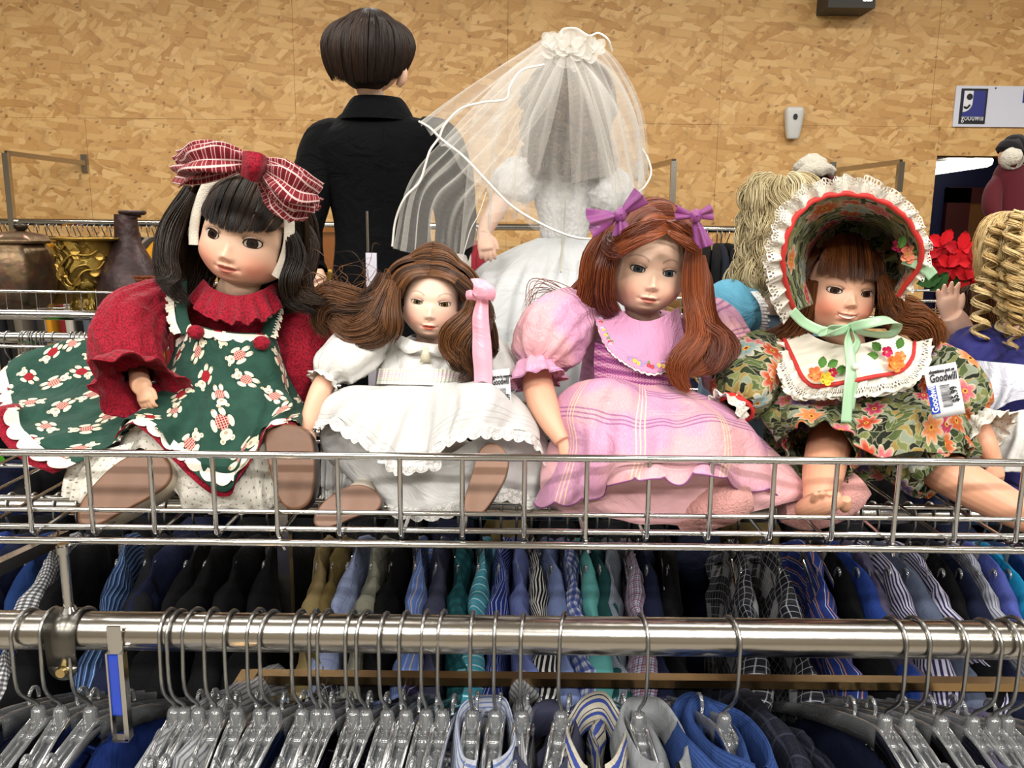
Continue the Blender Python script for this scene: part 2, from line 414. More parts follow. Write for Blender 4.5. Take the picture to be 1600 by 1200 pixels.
# ---------------------------------------------------------------- far wall rail with clothes
RY = 4.6
r0, r1 = P(-60, 344, RY), P(1262, 361, RY)
r1[2] = r0[2] = (r0[2] + r1[2]) / 2
rk = thing('wall_rail', 'long chrome wall rail carrying dark clothes along the strand board wall', 'rail', ((r0[0] + r1[0]) / 2, RY, r0[2]))
m = MB(); add_tube(m, [r0, r1], .019, 2, 12, resample=False); m.build('rail', CHROME, rk)
RZ = r0[2]
def face_out(px, top, foot, dirx, label):
    # square tube arm leaving the wall, with an upright down to the rail
    Yf = RY - .02; a = P(px, top, Yf)
    t = thing('wall_bracket', label, 'bracket', (a[0], Yf, P(px, foot, Yf)[2]), 'square steel arms on the wall')
    w_ = np.array([a[0] + dirx, WF, a[2] - .02 if dirx else a[2]])
    m = MB(); zf = P(px, foot, Yf)[2]; m.box((a[0], Yf, (a[2] + zf) / 2), (.03, .03, a[2] - zf)); m.build('upright', CHROME_ROUGH, t, False)
    m = MB(); d = w_ - a; L = np.linalg.norm(d); d /= L; x_ = np.cross(d, [0, 0, 1]); x_ /= np.linalg.norm(x_); z_ = np.cross(x_, d)
    m.box((a + w_) / 2, (.026, L, .026), np.stack([x_, d, z_], 1)); m.build('arm', CHROME_ROUGH, t, False)
    m = MB(); m.box(w_ + np.array([0, -.006, 0]), (.035, .012, .1)); m.build('wall_plate', CHROME_ROUGH, t, False)
face_out(9, 239, 362, .21, 'square steel bracket at the left end of the wall rail')
face_out(1053, 252, 330, -.13, 'square steel bracket on the wall beside the bride veil')
face_out(1408, 253, 300, -.21, 'square steel bracket on the wall between hat and doorway')
# far garments
def garment(width, length, depth, seed):
    r = np.random.RandomState(seed); m = MB(); n = 22
    out = [(-depth * .32, -length), (-depth * .42, -length * .4), (-depth * .5, -.10), (-depth * .38, -.045), (-depth * .1, 0), (depth * .1, 0), (depth * .38, -.045), (depth * .5, -.10), (depth * .42, -length * .4), (depth * .32, -length)]
    sil = spline(np.array(out), n); cen = np.array([0, -length * .5])
    rows = []
    for q in (-1, -.8, -.4, 0, .4, .8, 1):
        k = math.sqrt(max(0, 1 - q ** 2)) * .06 + .94; p = cen + (sil - cen) * k
        rows.append(np.stack([np.full(n, q * width / 2) + r.uniform(-1, 1, n) * width * .06, p[:, 0], p[:, 1]], 1))
    G = np.array(rows); m.grid(G); 
    for g in (G[0], G[-1]): m.cap(g)
    return m
FARCOL = ['#141416', '#1d1d22', '#101012', '#23211f', '#6f675c', '#191b26', '#8d8478', '#39332d', '#c98a1e', '#7d1b1f', '#b9b3a8', '#2a3038', '#15120f', '#556069']
hk = MB(); add_tube(hk, [(0, .018, .03), (0, .022, .055), (0, 0, .078), (0, -.024, .055), (0, -.012, .03), (0, 0, .012), (0, 0, -.02)], .003, 14, 5)
hkm = None; kk = 0
_NUM = ['one', 'two', 'three', 'four', 'five', 'six', 'seven', 'eight', 'nine', 'ten', 'eleven', 'twelve'] ; _NUM += ['thirteen', 'fourteen', 'fifteen', 'sixteen', 'seventeen', 'eighteen', 'nineteen'] + [a + ('-' + b if b else '') for a in ('twenty', 'thirty', 'forty', 'fifty') for b in [''] + _NUM[:9]]
far_x = list(np.linspace(4, 262, 24)) + list(np.linspace(500, 575, 8)) + [612, 630, 650, 668, 690, 706, 722, 742, 756] + list(np.linspace(1078, 1150, 8))
for px in far_x:
    px += random.uniform(-3, 3); c = P(px, 352, RY)
    i = kk % len(FARCOL); colr = FARCOL[i] if not (1060 < px) else ['#101114', '#1a1f2c', '#0d0d0f'][kk % 3]
    if 500 < px < 600: colr = ['#0f0f11', '#17171a'][kk % 2]
    if 690 < px < 700: colr = '#b4488c'
    if 735 < px: colr = colr if px > 1000 else '#8c2733'
    side = 'between jar and basket' if px < 262 else 'behind the suited doll' if px < 600 else 'behind the veil' if px < 800 else 'beside the bonnet doll'
    t = thing('hanging_garment', 'small garment on the far wall rail %s, number %s from left' % (side, _NUM[kk]), 'garment', (c[0], RY, RZ - .078), 'clothes on the far rail ' + side)
    m = garment(random.uniform(.03, .055), .8, .42, kk); m = m.build('cloth', mat('far_cloth_%s' % colr[1:], colr, .8, sheen=.2), None)
    bpy.context.view_layer.update(); L0 = np.array(m.location); m.location = (0, 0, 0); m.parent = t
    me = m.data; co = np.empty(len(me.vertices) * 3, np.float32); me.vertices.foreach_get('co', co); co = co.reshape(-1, 3) + L0.astype(np.float32); me.vertices.foreach_set('co', co.ravel()); me.update()
    if hkm is None: h = hk.build('hook', WIRE, None); lo = np.array(h.location); me = h.data; co = np.empty(len(me.vertices) * 3, np.float32); me.vertices.foreach_get('co', co); me.vertices.foreach_set('co', (co.reshape(-1, 3) + lo).astype(np.float32).ravel()); h.location = (0, 0, 0); h.parent = t; hkm = h.data
    else: h = bpy.data.objects.new('hook', hkm); COL.objects.link(h); h.parent = t
    t.rotation_euler[2] = random.uniform(-.3, .3); kk += 1
# ---------------------------------------------------------------- front wire basket shelf
BY = 0.68                                   # front plane of the basket
ZT = P(800, 715, BY)[2]; ZF = P(800, 843, BY)[2]; ZM = P(800, 806, BY)[2]; ZL = ZF + .0055
X0, PIT = P(820, 715, BY)[0], 0.0528
BACK = 1.02
def rod(m, a, b, r, sides=8): add_tube(m, [a, b], r, 2, sides, resample=False)
bt = thing('wire_basket', 'long chrome wire basket shelf that holds the four seated dolls', 'basket', (0, BY, ZF))
XL, XR = -.62, .72
def wire(name, a, b, r, mt=CHROME, parent=None): m = MB(); rod(m, a, b, r); return m.build(name, mt, parent or bt)
wire('top_rail', (XL, BY, ZT), (XR, BY, ZT), .0034)
wire('middle_rail', (XL, BY + .004, ZM), (XR, BY + .004, ZM), .0022)
wire('front_rail', (XL, BY - .003, ZF - .004), (XR, BY - .003, ZF - .004), .0034)
wire('floor_rail', (XL, BY + .012, ZF + .003), (XR, BY + .012, ZF + .003), .0028)
for k, yy in enumerate((BY + .11, BY + .22, BACK)): wire('floor_rail', (XL, yy, ZF - .004), (XR, yy, ZF - .004), .0026)
wire('rear_rail', (XL, BACK, ZF + .05), (XR, BACK, ZF + .05), .003)
base = None
for i in range(-11, 14):
    x = X0 + PIT * i
    m = MB(); hookd = (i % 5 == 1)
    pts = [(x, BY - .001, ZT + .001), (x, BY - .001, ZF + .004), (x + (.004 if hookd else 0), BY + .004, ZF - (.012 if hookd else .0005)), (x, BY + .012, ZF)]
    add_tube(m, pts[:3], .0022, 3, 7, resample=False)
    w = m.build('upright_wire', CHROME, bt)
    rod_ = MB(); rod(rod_, (x, BY + .008, ZF), (x, BACK, ZF), .0018, 6); rod(rod_, (x, BACK, ZF), (x, BACK, ZF + .05), .0018, 6); rod_.build('floor_wire', CHROME, bt)
# second basket, back to back
b2 = thing('wire_basket', 'second wire basket shelf behind the first, under the suited doll and the bride', 'basket', (0, 1.04, ZF))
for nm, yy, zz, r in (('top_rail', 1.04, ZF + .03, .003), ('floor_rail', 1.05, ZF, .0028), ('floor_rail', 1.2, ZF, .0026), ('floor_rail', 1.38, ZF, .0026), ('rear_rail', 1.39, ZF + .06, .003)):
    wire(nm, (XL - .3, yy, zz), (XR + .3, yy, zz), r, parent=b2)
for i in range(-16, 19):
    x = X0 + PIT * i; m = MB(); rod(m, (x, 1.04, ZF), (x, 1.39, ZF), .0018, 6); rod(m, (x, 1.39, ZF), (x, 1.39, ZF + .06), .0018, 6); rod(m, (x, 1.04, ZF), (x, 1.04, ZF + .03), .0018, 6); m.build('floor_wire', CHROME, b2)

# ---------------------------------------------------------------- hanging rail in front
HY = .665; HZ = P(800, 992, HY)[2]; HR = .0163
hr = thing('hanging_rail', 'thick polished chrome rail in front carrying the nearest hangers', 'rail', (0, HY, HZ))
m = MB(); add_tube(m, [(-.75, HY, HZ), (.85, HY, HZ)], HR, 2, 40, resample=False); m.build('tube', CHROME_ROUGH, hr)
bx = P(103, 900, HY)[0]
m = MB(); rod(m, (bx, HY, HZ + HR), (bx, HY, ZF - .002), .0042, 12); add_tube(m, [(bx, HY, ZF - .01), (bx, HY, ZF - .004)], .006, 2, 10, resample=False); m.build('hanger_rod', CHROME, hr)
def clampm():
    m = MB(); n = 20; w = .0125
    prof = [(HY + (HR + .002) * math.sin(q), HZ + (HR + .002) * math.cos(q)) for q in np.linspace(.55 * PI, -.5 * PI, n)] + [(HY - HR - .002, HZ - .012), (HY - HR - .001, HZ - .024)]
    G = np.array([[(bx + sx_, y_, z_) for y_, z_ in prof] for sx_ in (-w, w)]); m.grid(G)
    # rounded tongue
    c = (HY - HR - .001, HZ - .024); ar = [(bx + w * math.cos(q), c[0], c[1] - w * math.sin(q)) for q in np.linspace(0, PI, 14)]; m.cap(ar)
    return m
cl = clampm().build('bracket', mat('pewter', '#6f6d67', .3, 1), hr, thick=.002)
m = MB()
for q0, q1, y0, y1 in ((.0052, .0052, -.0005, -.003), ):
    add_tube(m, [(bx, HY - HR - .001, HZ - .028), (bx, HY - HR - .006, HZ - .028)], [.0055, .004], 2, 14, resample=False)
m.build('screw', mat('brass_screw', '#c9b27c', .25, 1), cl)
add = MB(); add_tube(add, [(bx, HY, HZ + HR + .0005), (bx, HY, HZ + HR + .006)], [.0085, .005], 2, 12, resample=False); add.build('nut', CHROME, cl)

# ---------------------------------------------------------------- rack frame behind
TAN = mat('tan_lit_steel', '#a98d66', .24, 1)  # chrome frame, its tan reflection put into the metal colour
def beam(a, b, w, h, name, parent, mt=TAN):
    a, b = np.array(a, float), np.array(b, float); d = b - a; L = np.linalg.norm(d); d /= L
    s_ = np.cross(d, [0, 0, 1]) if abs(d[2]) < .95 else np.array([1., 0, 0]); s_ /= np.linalg.norm(s_); u_ = np.cross(s_, d)
    m = MB(); m.box((a + b) / 2, (w, L, h), np.stack([s_, d, u_], 1)); return m.build(name, mt, parent, False)
FY = .80; fz = P(900, 1062, FY)[2]; fx0 = P(392, 1060, FY)[0]
rf = thing('rack_frame', 'square steel frame of the garment rack behind the front rail', 'rack', (0, FY, fz))
beam((fx0, FY, fz), (.95, FY, fz), .014, .009, 'cross_bar', rf)
beam((fx0, FY, fz + .0), (fx0 - .002, FY - .3, fz - .0), .018, .016, 'side_bar', rf)
pp = P(447, 900, .95); beam((pp[0], .95, ZF - .01), (pp[0], .95, .05), .014, .016, 'post', rf, CHROME_ROUGH)
pl = P(20, 880, .80); beam((P(-40, 912, .76)[0], .76, P(-40, 905, .76)[2]), (P(100, 845, 1.0)[0], 1.0, P(100, 838, 1.0)[2]), .014, .014, 'side_bar', rf)
beam((.95 - .02, FY, fz), (.95 - .02, FY, .03), .018, .018, 'post', rf, CHROME_ROUGH); beam((fx0 - .0, FY - .3, fz), (fx0, FY - .3, .03), .018, .018, 'post', rf, CHROME_ROUGH)
RAIL2Y, RAIL2Z = 1.0, P(800, 797, 1.0)[2]
r2 = thing('hanging_rail', 'round chrome rail under the dolls carrying the second row of shirts', 'rail', (0, RAIL2Y, RAIL2Z))
m = MB(); add_tube(m, [(-1.05, RAIL2Y, RAIL2Z), (1.15, RAIL2Y, RAIL2Z)], .0125, 2, 20, resample=False); m.build('tube', CHROME_ROUGH, r2)

# ---------------------------------------------------------------- hangers and shirts
def hanger(root, droop=.075, L=.2, lean=0, hk=.055, seed=0, hookmesh=[None], armmesh={}):
    """root: Empty at the apex of the plastic; hook above, two arms along local +-Y"""
    r = np.random.RandomState(seed)
    def put(name, key, store, fn, mt):
        if store.get(key) is None:
            o = fn().build(name, mt, root); store[key] = o.data
        else: o = bpy.data.objects.new(name, store[key]); COL.objects.link(o); o.parent = root
        return o
    L0 = wl(root); W_ = 1 if HRAD[0] == HR else .55
    def hookfn():
        m = MB(); R_ = HRAD[0] + .0022; zc = hk + .012
        a = [(0, .0, -.004), (0, 0, .010), (0, .008, .022), (0, .0, zc - R_ * .95 - .004)] if False else [(0, 0, -.006), (0, 0, .012), (0, -R_ * .55, .024), (0, -R_ * 1.02, .040)]
        z0 = HRAD[1]
        arc = [(0, -R_ * math.cos(q), z0 + R_ * math.sin(q)) for q in np.linspace(-.2, PI * 1.02, 11)]
        m2 = [tuple(p) for p in a] + arc; add_tube(m, np.array(m2) + L0, .0017, 44, 7, ref=(1, 0, 0)); return m
    put('hook', ('hook', HRAD), STORE, hookfn, WIRE)
    def collarfn():
        m = MB(); zz = np.array([-.012, -.011, .006, .010]); ww = np.array([.006, .0075, .0062, .003])
        add_tube(m, np.array([(0, 0, z) for z in zz]) + L0, ww, 10, 12); return m
    put('hook_socket', 'sock', STORE, collarfn, CLEAR)
    for sg in (-1, 1):
        def armfn(sg=sg):
            m = MB(); t = np.linspace(0, 1, 14); y = sg * (t * L); z = -.012 - droop * (t ** 1.25) + .010 * np.exp(-((t - .2) / .07) ** 2) * 0
            hgt = (.022 - .010 * t) * W_
            for xo in (-.0066 * W_, .0066 * W_):
                cs = np.array([(-.0016, -1), (-.0016, .8), (-.0006, 1), (.0006, 1), (.0016, .8), (.0016, -1)])
                G = np.array([[(xo + c[0], y[i], z[i] + c[1] * hgt[i] / 2) for c in cs] for i in range(len(t))]) + L0
                m.grid(G, cu=True); m.cap(G[-1])
            cs = np.array([(-.0062 * W_, .0), (-.0062 * W_, .25), (.0062 * W_, .25), (.0062 * W_, .0)]); G = np.array([[(c[0], y[i], z[i] - hgt[i] / 2 * c[1]) for c in cs] for i in range(len(t))]) + L0; m.grid(G, cu=True)
            # little strap hook standing on the arm
            ang = np.linspace(-.3, 3.6, 9); cy, cz = sg * L * .27, np.interp(.27, t, z) + .014
            add_tube(m, np.array([(0, cy + .007 * math.cos(q), cz + .010 * math.sin(q)) for q in ang]) + L0, .002, 12, 6, ref=(1, 0, 0))
            if W_ == 1: m.box(L0 + np.array([0, sg * .0085, -.018]), (.0155, .014, .018), np.array(Matrix.Rotation(sg * -.35, 3, 'X')))
            return m
        put('arm', ('arm', W_, sg, round(L, 3), round(droop, 3)), STORE, armfn, CLEAR)
STORE = {}
HRAD = (HR, .082)
def shirt_mesh(L, droop, thick, length, seed, sleeve=.1):
    r = np.random.RandomState(seed); m = MB()
    out = [(-L * .78, -length), (-L * .8, -length * .5), (-L * 1.04, -droop - sleeve - .08), (-L * 1.12, -droop - sleeve * .6), (-L * 1.05, -droop - .012), (-L * .8, -droop * .72), (-L * .45, -droop * .3), (-.03, .002)]
    out = out + [(-a, b) for a, b in out[::-1]]
    n = 56; sil = spline(np.array(out), n); cen = np.array([0, -length * .55]); rows = []
    s_ = np.linspace(0, 1, n); tk = thick * (.55 + .45 * np.clip(np.abs(sil[:, 0]) / L, 0, 1)) * (1 + .25 * n2(sil[:, 0] * 60, sil[:, 1] * 60, seed))
    qs = np.sin(np.linspace(-PI / 2, PI / 2, 13))
    for q in qs:
        k = 1 - (1 - math.sqrt(max(0, 1 - q ** 2))) * .085
        p = cen + (sil - cen) * k
        fold = .004 * np.sin(s_ * 46 + q * 2 + seed) * (1 - abs(q) * .3) + .003 * n2(p[:, 0] * 90 + q, p[:, 1] * 50, seed + 3)
        rows.append(np.stack([q * tk + fold, p[:, 0], p[:, 1]], 1))
    # side panels down the middle
    for sgn, idx in ((-1, 0), (1, -1)):
        side = []
        for k in (.78, .5, .2):
            p = cen + (sil - cen) * k; side.append(np.stack([sgn * thick * .9 + .006 * np.sin(p[:, 0] * 60 + seed) + .005 * n2(p[:, 0] * 40, p[:, 1] * 20, seed + 5), p[:, 0], p[:, 1]], 1))
        rows = (side[::-1] + rows) if sgn < 0 else (rows + side)
    G = np.array(rows)
    w = np.concatenate([[0], np.cumsum(np.linalg.norm(np.diff(G, axis=0), axis=2).mean(1))]); w -= w[len(w) // 2]
    al = np.concatenate([[0], np.cumsum(np.linalg.norm(np.diff(sil, axis=0), axis=1))])
    U = np.stack(np.meshgrid(al, w), -1)
    m.grid(G, U); return m
def collar_mesh(seed, tilt=0, big=1.0):
    m = MB(); a = np.linspace(.25, 2 * PI - .25, 40); rows = []
    for k, (rr, zz) in enumerate([(.85, -.022), (.88, -.002), (.95, .014), (1.05, .018), (1.2, .004), (1.42, -.022)]):
        fl = 1 + (.28 if k >= 4 else 0) * np.clip(1 - np.minimum(a, 2 * PI - a) / 1.2, 0, 1)
        rows.append(np.stack([big * .024 * rr * np.sin(a) * fl + .001 * np.sin(a * 5 + seed), -big * .058 * rr * np.cos(a) * fl, zz * big * (1 + .25 * np.cos(a)) + .003 * np.sin(a * 3 + seed)], 1))
    m.grid(np.array(rows)); return m
# shirt cloths: (name, function)
def stripes_v(base, *bands, across=True):
    """bands: (period mm, width fraction, colour, offset)"""
    def f():
        u, v = uvs(); c = lin(base); t = v if across else u
        for per, wd, cl_, off in bands:
            q = (t * (1000 / per) + off).fr(); c = cmix(q < wd, c, lin(cl_))
        return c
    return f
def plaid(base, *bands):
    """bands: (period mm, width, colour, alpha) in both directions"""
    def f():
        u, v = uvs(); c = lin(base)
        for per, wd, cl_, al in bands:
            a = ((u * (1000 / per)).fr() < wd); b = ((v * (1000 / per) + .37).fr() < wd)
            c = cmix(a * al, c, lin(cl_)); c = cmix(b * al, c, lin(cl_))
        return c
    return f
SH = {
 'tan': ('tan', '#8d7b54', None), 'khaki': ('khaki', '#6d5d36', None),
 'lightblue_check': ('pale blue check', plaid('#97a3c6', (14, .06, '#6f7fb4', .8)), None),
 'grey_plaid': ('grey windowpane', plaid('#8d8c7c', (26, .06, '#34352f', .7), (26, .2, '#76766a', .5)), None),
 'black': ('black', '#0b0b0d', None), 'charcoal': ('charcoal', '#17181d', None),
 'blue_tan_stripe': ('blue and tan striped', stripes_v('#5d76b4', (11, .1, '#b4a182', 0), (11, .12, '#89a0d4', .4)), None),
 'slate': ('dark slate', '#3a3c50', None),
 'teal_check': ('teal gingham', plaid('#1f5d63', (12, .5, '#16383f', .6)), None),
 'turquoise': ('turquoise striped', stripes_v('#3f93a8', (11, .12, '#b9d6da', 0), (11, .1, '#7e8a8c', .5), across=False), None),
 'navy_pin': ('navy pinstriped', stripes_v('#1f2f72', (3.4, .2, '#a5b1dd', 0)), None),
 'periwinkle': ('periwinkle blue', '#6773ab', None), 'steelblue': ('steel blue', '#7383b0', None),
 'bw_stripe': ('black and white striped', stripes_v('#17181f', (4.2, .42, '#d4d2cc', 0)), None),
 'blue_plaid': ('blue and white plaid', plaid('#c3c9d8', (10, .45, '#27408f', .75), (5, .12, '#27408f', .7)), None),
 'mint': ('mint green', '#5fa6a4', None), 'darkteal': ('dark teal', '#1b4547', None),
 'graycheck': ('fine grey check', plaid('#8a93a0', (2.4, .3, '#5e6774', .8)), None),
 'maroon_check': ('fine burgundy check', plaid('#b9b4c2', (3.2, .25, '#3c3f6a', .8), (9.6, .2, '#7c3346', .6)), None),
 'navy': ('navy', '#171d36', None), 'ink': ('ink black', '#08080b', None),
 'bold_plaid': ('bold black and grey plaid', plaid('#97989a', (58, .55, '#1b1d26', .93), (9, .12, '#b9bac0', .6)), None),
 'blue_orange': ('blue with orange stripes', stripes_v('#2c3f88', (13, .12, '#c58a63', 0), (13, .05, '#d0d4e8', .2)), None),
 'royal': ('royal blue', '#27408a', None), 'mauve': ('mauve grey', '#524d66', None), 'greyblue': ('grey blue', '#5a6379', None),
 'violet_stripe': ('violet and white striped', stripes_v('#c8c5d8', (4.4, .48, '#2b2a52', 0)), None),
 'silver_stripe': ('silver striped', stripes_v('#b7b9c4', (3.6, .4, '#6e7388', 0)), None),
 'iris': ('iris blue', '#5561b0', None), 'cyan': ('bright cyan', '#1b86b4', None), 'plum': ('dark plum', '#3a1e3a', None), 'marine': ('marine blue', '#1b3568', None),
 'blue_stripe': ('blue and navy striped', stripes_v('#37527e', (5.2, .42, '#16243f', 0), (5.2, .08, '#9db5d4', .2)), None),
 'gingham': ('black and white gingham', plaid('#d9d9dc', (5, .5, '#15161c', .7)), None),
 'cream_stripe': ('cream and blue striped', stripes_v('#bdb7a6', (15, .3, '#3c4c92', 0), (15, .08, '#20284e', .5)), None),
 'white_stripe': ('white and blue striped', stripes_v('#bcc0cb', (5.5, .3, '#6d7fb0', 0)), None),
 'grey_stripe': ('grey ribbed stripe', stripes_v('#a7a7a8', (4.5, .35, '#6a6c74', 0)), None),
 'palegrey': ('pale grey', '#8f9295', None), 'denim': ('denim blue', stripes_v('#30497e', (3, .3, '#22366a', 0)), None),
 'dark_plaid': ('dark charcoal plaid', plaid('#1e212c', (30, .1, '#3d4150', .8), (6, .1, '#2c303d', .7)), None),
 'purple': ('dark purple pinstriped', stripes_v('#241c38', (7, .12, '#8c88a8', 0)), None),
}
def shm(k):
    nm, c, _ = SH[k]
    cf = c if callable(c) else (lambda: lin(c))
    return mat('shirt_' + k, lambda: cmix(1.0, cf(), (.72, .72, .72, 1), 'MULTIPLY'), .85, spec=.12, bmp=lambda: bump(noise(objc(), 45, 3, .6, 1.0) * 1.2 + noise(objc(), 1400, 1) * .06, .6, .004))  # cloth colours multiplied down, standing in for the shadow under the shelf
SHIRTS = {}
def put_shirt(key, x, Y, z, rz, L, droop, seed, label, group, collar=False, thick=.014):
    k = (L, droop, seed % 3, thick, collar)
    t = thing('shirt', label, 'shirt', (x, Y, z), group)
    if k not in SHIRTS:
        def raw(mb, nm):
            mb.V = [v + np.array([x, Y, z]) for v in mb.V]; return mb.build(nm, None, t)
        a = raw(shirt_mesh(L, droop, thick, .62, seed % 3), 'body'); c = raw(collar_mesh(seed), 'collar')
        SHIRTS[k] = (a.data, c.data)
        bpy.data.objects.remove(a); bpy.data.objects.remove(c)
    for nm, me in zip(('body', 'collar'), SHIRTS[k]):
        if nm == 'collar' and not collar: continue
        o = bpy.data.objects.new(nm, me); 
        if len(me.materials) == 0: me.materials.append(shm(key))
        COL.objects.link(o); o.parent = t; o.material_slots[0].link = 'OBJECT'; o.material_slots[0].material = shm(key)
    t.rotation_euler = (0, 0, rz); return t
_O = 'first second third fourth fifth sixth seventh eighth ninth'.split()
ORD = _O + 'tenth eleventh twelfth thirteenth fourteenth fifteenth sixteenth seventeenth eighteenth nineteenth twentieth'.split()
for _a, _b in (('twenty', 'thirtieth'), ('thirty', 'fortieth'), ('forty', 'fiftieth'), ('fifty', 'sixtieth')): ORD += ['%s-%s' % (_a, x) for x in _O] + [_b]
# second row: (x of the collar at y 845, cloth)
ROW2 = [(-60, 'blue_stripe'), (-20, 'royal'), (22, 'navy'), (58, 'marine'), (95, 'gingham'), (130, 'ink'), (192, 'blue_stripe'), (240, 'navy_pin' if 0 else 'charcoal'), (268, 'navy'), (310, 'ink'), (345, 'black'), (385, 'black'), (422, 'ink'),
        (503, 'tan'), (528, 'khaki'), (556, 'lightblue_check'), (590, 'grey_plaid'), (622, 'black'), (652, 'blue_tan_stripe'), (686, 'slate'), (716, 'teal_check'), (752, 'turquoise'), (784, 'navy_pin'), (806, 'periwinkle'), (828, 'bw_stripe'), (856, 'steelblue'),
        (884, 'blue_plaid'), (908, 'mint'), (930, 'darkteal'), (950, 'graycheck'), (980, 'maroon_check'), (1005, 'navy'), (1040, 'ink'),
        (1150, 'bold_plaid'), (1205, 'bold_plaid'), (1262, 'blue_orange'), (1290, 'ink'), (1315, 'royal'), (1338, 'mauve'), (1362, 'violet_stripe'), (1388, 'greyblue'), (1418, 'violet_stripe'), (1450, 'ink'), (1478, 'navy'), (1504, 'silver_stripe'), (1530, 'iris'), (1552, 'cyan'), (1580, 'marine'), (1608, 'plum'), (1640, 'navy')]
HRAD = (.0125, .052); seen = {}
for k, (px, key) in enumerate(ROW2):
    zz = RAIL2Z - .052; x = P(px, 830, RAIL2Y)[0]; rz = random.uniform(-.10, .10) + (.16 if px < 260 else 0)
    nm = SH[key][0]; seen[key] = seen.get(key, 0) + 1
    where = 'below the red dress' if px < 470 else 'below the white dress' if px < 840 else 'below the pink dress' if px < 1170 else 'below the bonnet doll'
    t = thing('clothes_hanger', 'clear hanger on the rail under the dolls, %s from left' % ORD[k], 'hanger', (x, RAIL2Y, zz), 'clear hangers on the rail under the dolls')
    hanger(t, .075, .165); t.rotation_euler = (0, 0, rz)
    put_shirt(key, x + .002, RAIL2Y, zz + .003, rz, .18, .07, k, '%s second-row shirt %s, %s from left' % (nm, where, ORD[k]), 'shirts in the second row', collar=False, thick=.015 if px > 470 else .02)
# front row
HRAD = (HR, .0815)
FX = [-30, 45, 80, 128, 262, 278, 300, 328, 362, 398, 422, 466, 490, 507, 548, 568, 602, 632, 664, 690, 738, 775, 818, 880, 1005, 1142, 1400, 1436, 1490, 1540, 1573, 1596, 1640]
for k, px in enumerate(FX):
    x = P(px, 960, HY)[0]; rz = random.uniform(-.12, .12) + (-.12 if px < 1000 else .18); zz = HZ - .0815 + random.uniform(-.003, .0015) * 0
    t = thing('clothes_hanger', 'clear plastic hanger on the thick front rail, %s from the left end' % ORD[k], 'hanger', (x, HY, zz), 'clear hangers on the thick front rail')
    hanger(t, .085, .19); t.rotation_euler = (random.uniform(-.04, .04), 0, rz)
FROW = [(-30, 'navy'), (45, 'charcoal'), (80, 'navy'), (128, 'royal'), (250, 'grey_stripe'), (298, 'grey_stripe'), (362, 'dark_plaid'), (398, 'bold_plaid'), (466, 'denim'), (507, 'purple'), (560, 'purple'), (602, 'ink'), (632, 'charcoal'), (690, 'gingham'), (752, 'white_stripe'), (808, 'grey_stripe'), (850, 'slate'), (882, 'steelblue'), (930, 'cream_stripe'), (1000, 'charcoal'), (1022, 'palegrey'), (1110, 'denim'), (1142, 'denim'), (1240, 'dark_plaid'), (1290, 'dark_plaid'), (1400, 'navy'), (1436, 'charcoal'), (1490, 'slate'), (1540, 'gingham'), (1575, 'mauve'), (1620, 'maroon_check')]
for k, (px, key) in enumerate(FROW):
    x = P(px, 960, HY)[0]; rz = random.uniform(-.12, .12) + (-.1 if px < 1000 else .14)
    hi = px in (250, 298, 398, 808, 1240, 560)
    put_shirt(key, x + .004, HY, HZ - .0815 - (.022 if px in (250, 298, 752, 808, 930, 1022, 1110, 1142) else .03) + (.012 if hi else 0), rz, .2 if hi else .185, .045 if hi else .08, k, '%s shirt on the front rail, %s from left' % (SH[key][0], ORD[k]), 'shirts on the front rail', collar=px in (752, 850, 930, 1022, 1110, 1142, 1575), thick=.012 if px not in (250, 298, 808, 1240) else .02)
# third row, dark clothes deep in the rack
r3 = thing('hanging_rail', 'rear chrome rail of dark clothes deep inside the rack', 'rail', (0, 1.36, ZF - .08))
m = MB(); add_tube(m, [(-1.3, 1.36, ZF - .08), (1.45, 1.36, ZF - .08)], .0125, 2, 16, resample=False); m.build('tube', CHROME_ROUGH, r3)
for k in range(30):
    x = -1.1 + k * .078; key = ['ink', 'charcoal', 'black', 'navy', 'khaki' if 12 < k < 20 else 'ink'][k % 5]
    put_shirt(key, x, 1.36, ZF - .14, random.uniform(-.1, .1), .2, .07, k, '%s garment deep in the rack, %s from left' % (SH[key][0], ORD[k]), 'dark clothes deep in the rack', thick=.036)
# blue size marker hanging in a chrome frame
a = P(167, 1020, HY - .02); bq = P(203, 1155, HY - .02)
t = thing('size_marker', 'glossy blue plastic tag in a chrome channel hanging from the front rail', 'tag', ((a[0] + bq[0]) / 2, HY - .02, a[2]))
m = MB(); m.box(((a[0] + bq[0]) / 2 - .003, HY - .0195, (a[2] + bq[2]) / 2 + .01), (bq[0] - a[0] - .003, .002, a[2] - bq[2] - .025)); m.build('blue_insert', mat('gloss_blue', '#1038a6', .08, spec=.9, bmp=lambda: bump(noise(objc(), 30, 1), .5, .01)), t, False)
m = MB(); m.box((bq[0] - .001, HY - .019, (a[2] + bq[2]) / 2), (.004, .008, a[2] - bq[2])); m.box(((a[0] + bq[0]) / 2, HY - .019, bq[2]), (bq[0] - a[0], .008, .003)); m.box((a[0], HY - .019, (a[2] + bq[2]) / 2), (.0015, .006, a[2] - bq[2])); m.build('channel', CHROME, t, False)
m = MB(); m.box(((a[0] + bq[0]) / 2, HY - .018, a[2] + .008), (.012, .002, .03)); m.build('strap', CHROME, t, False)
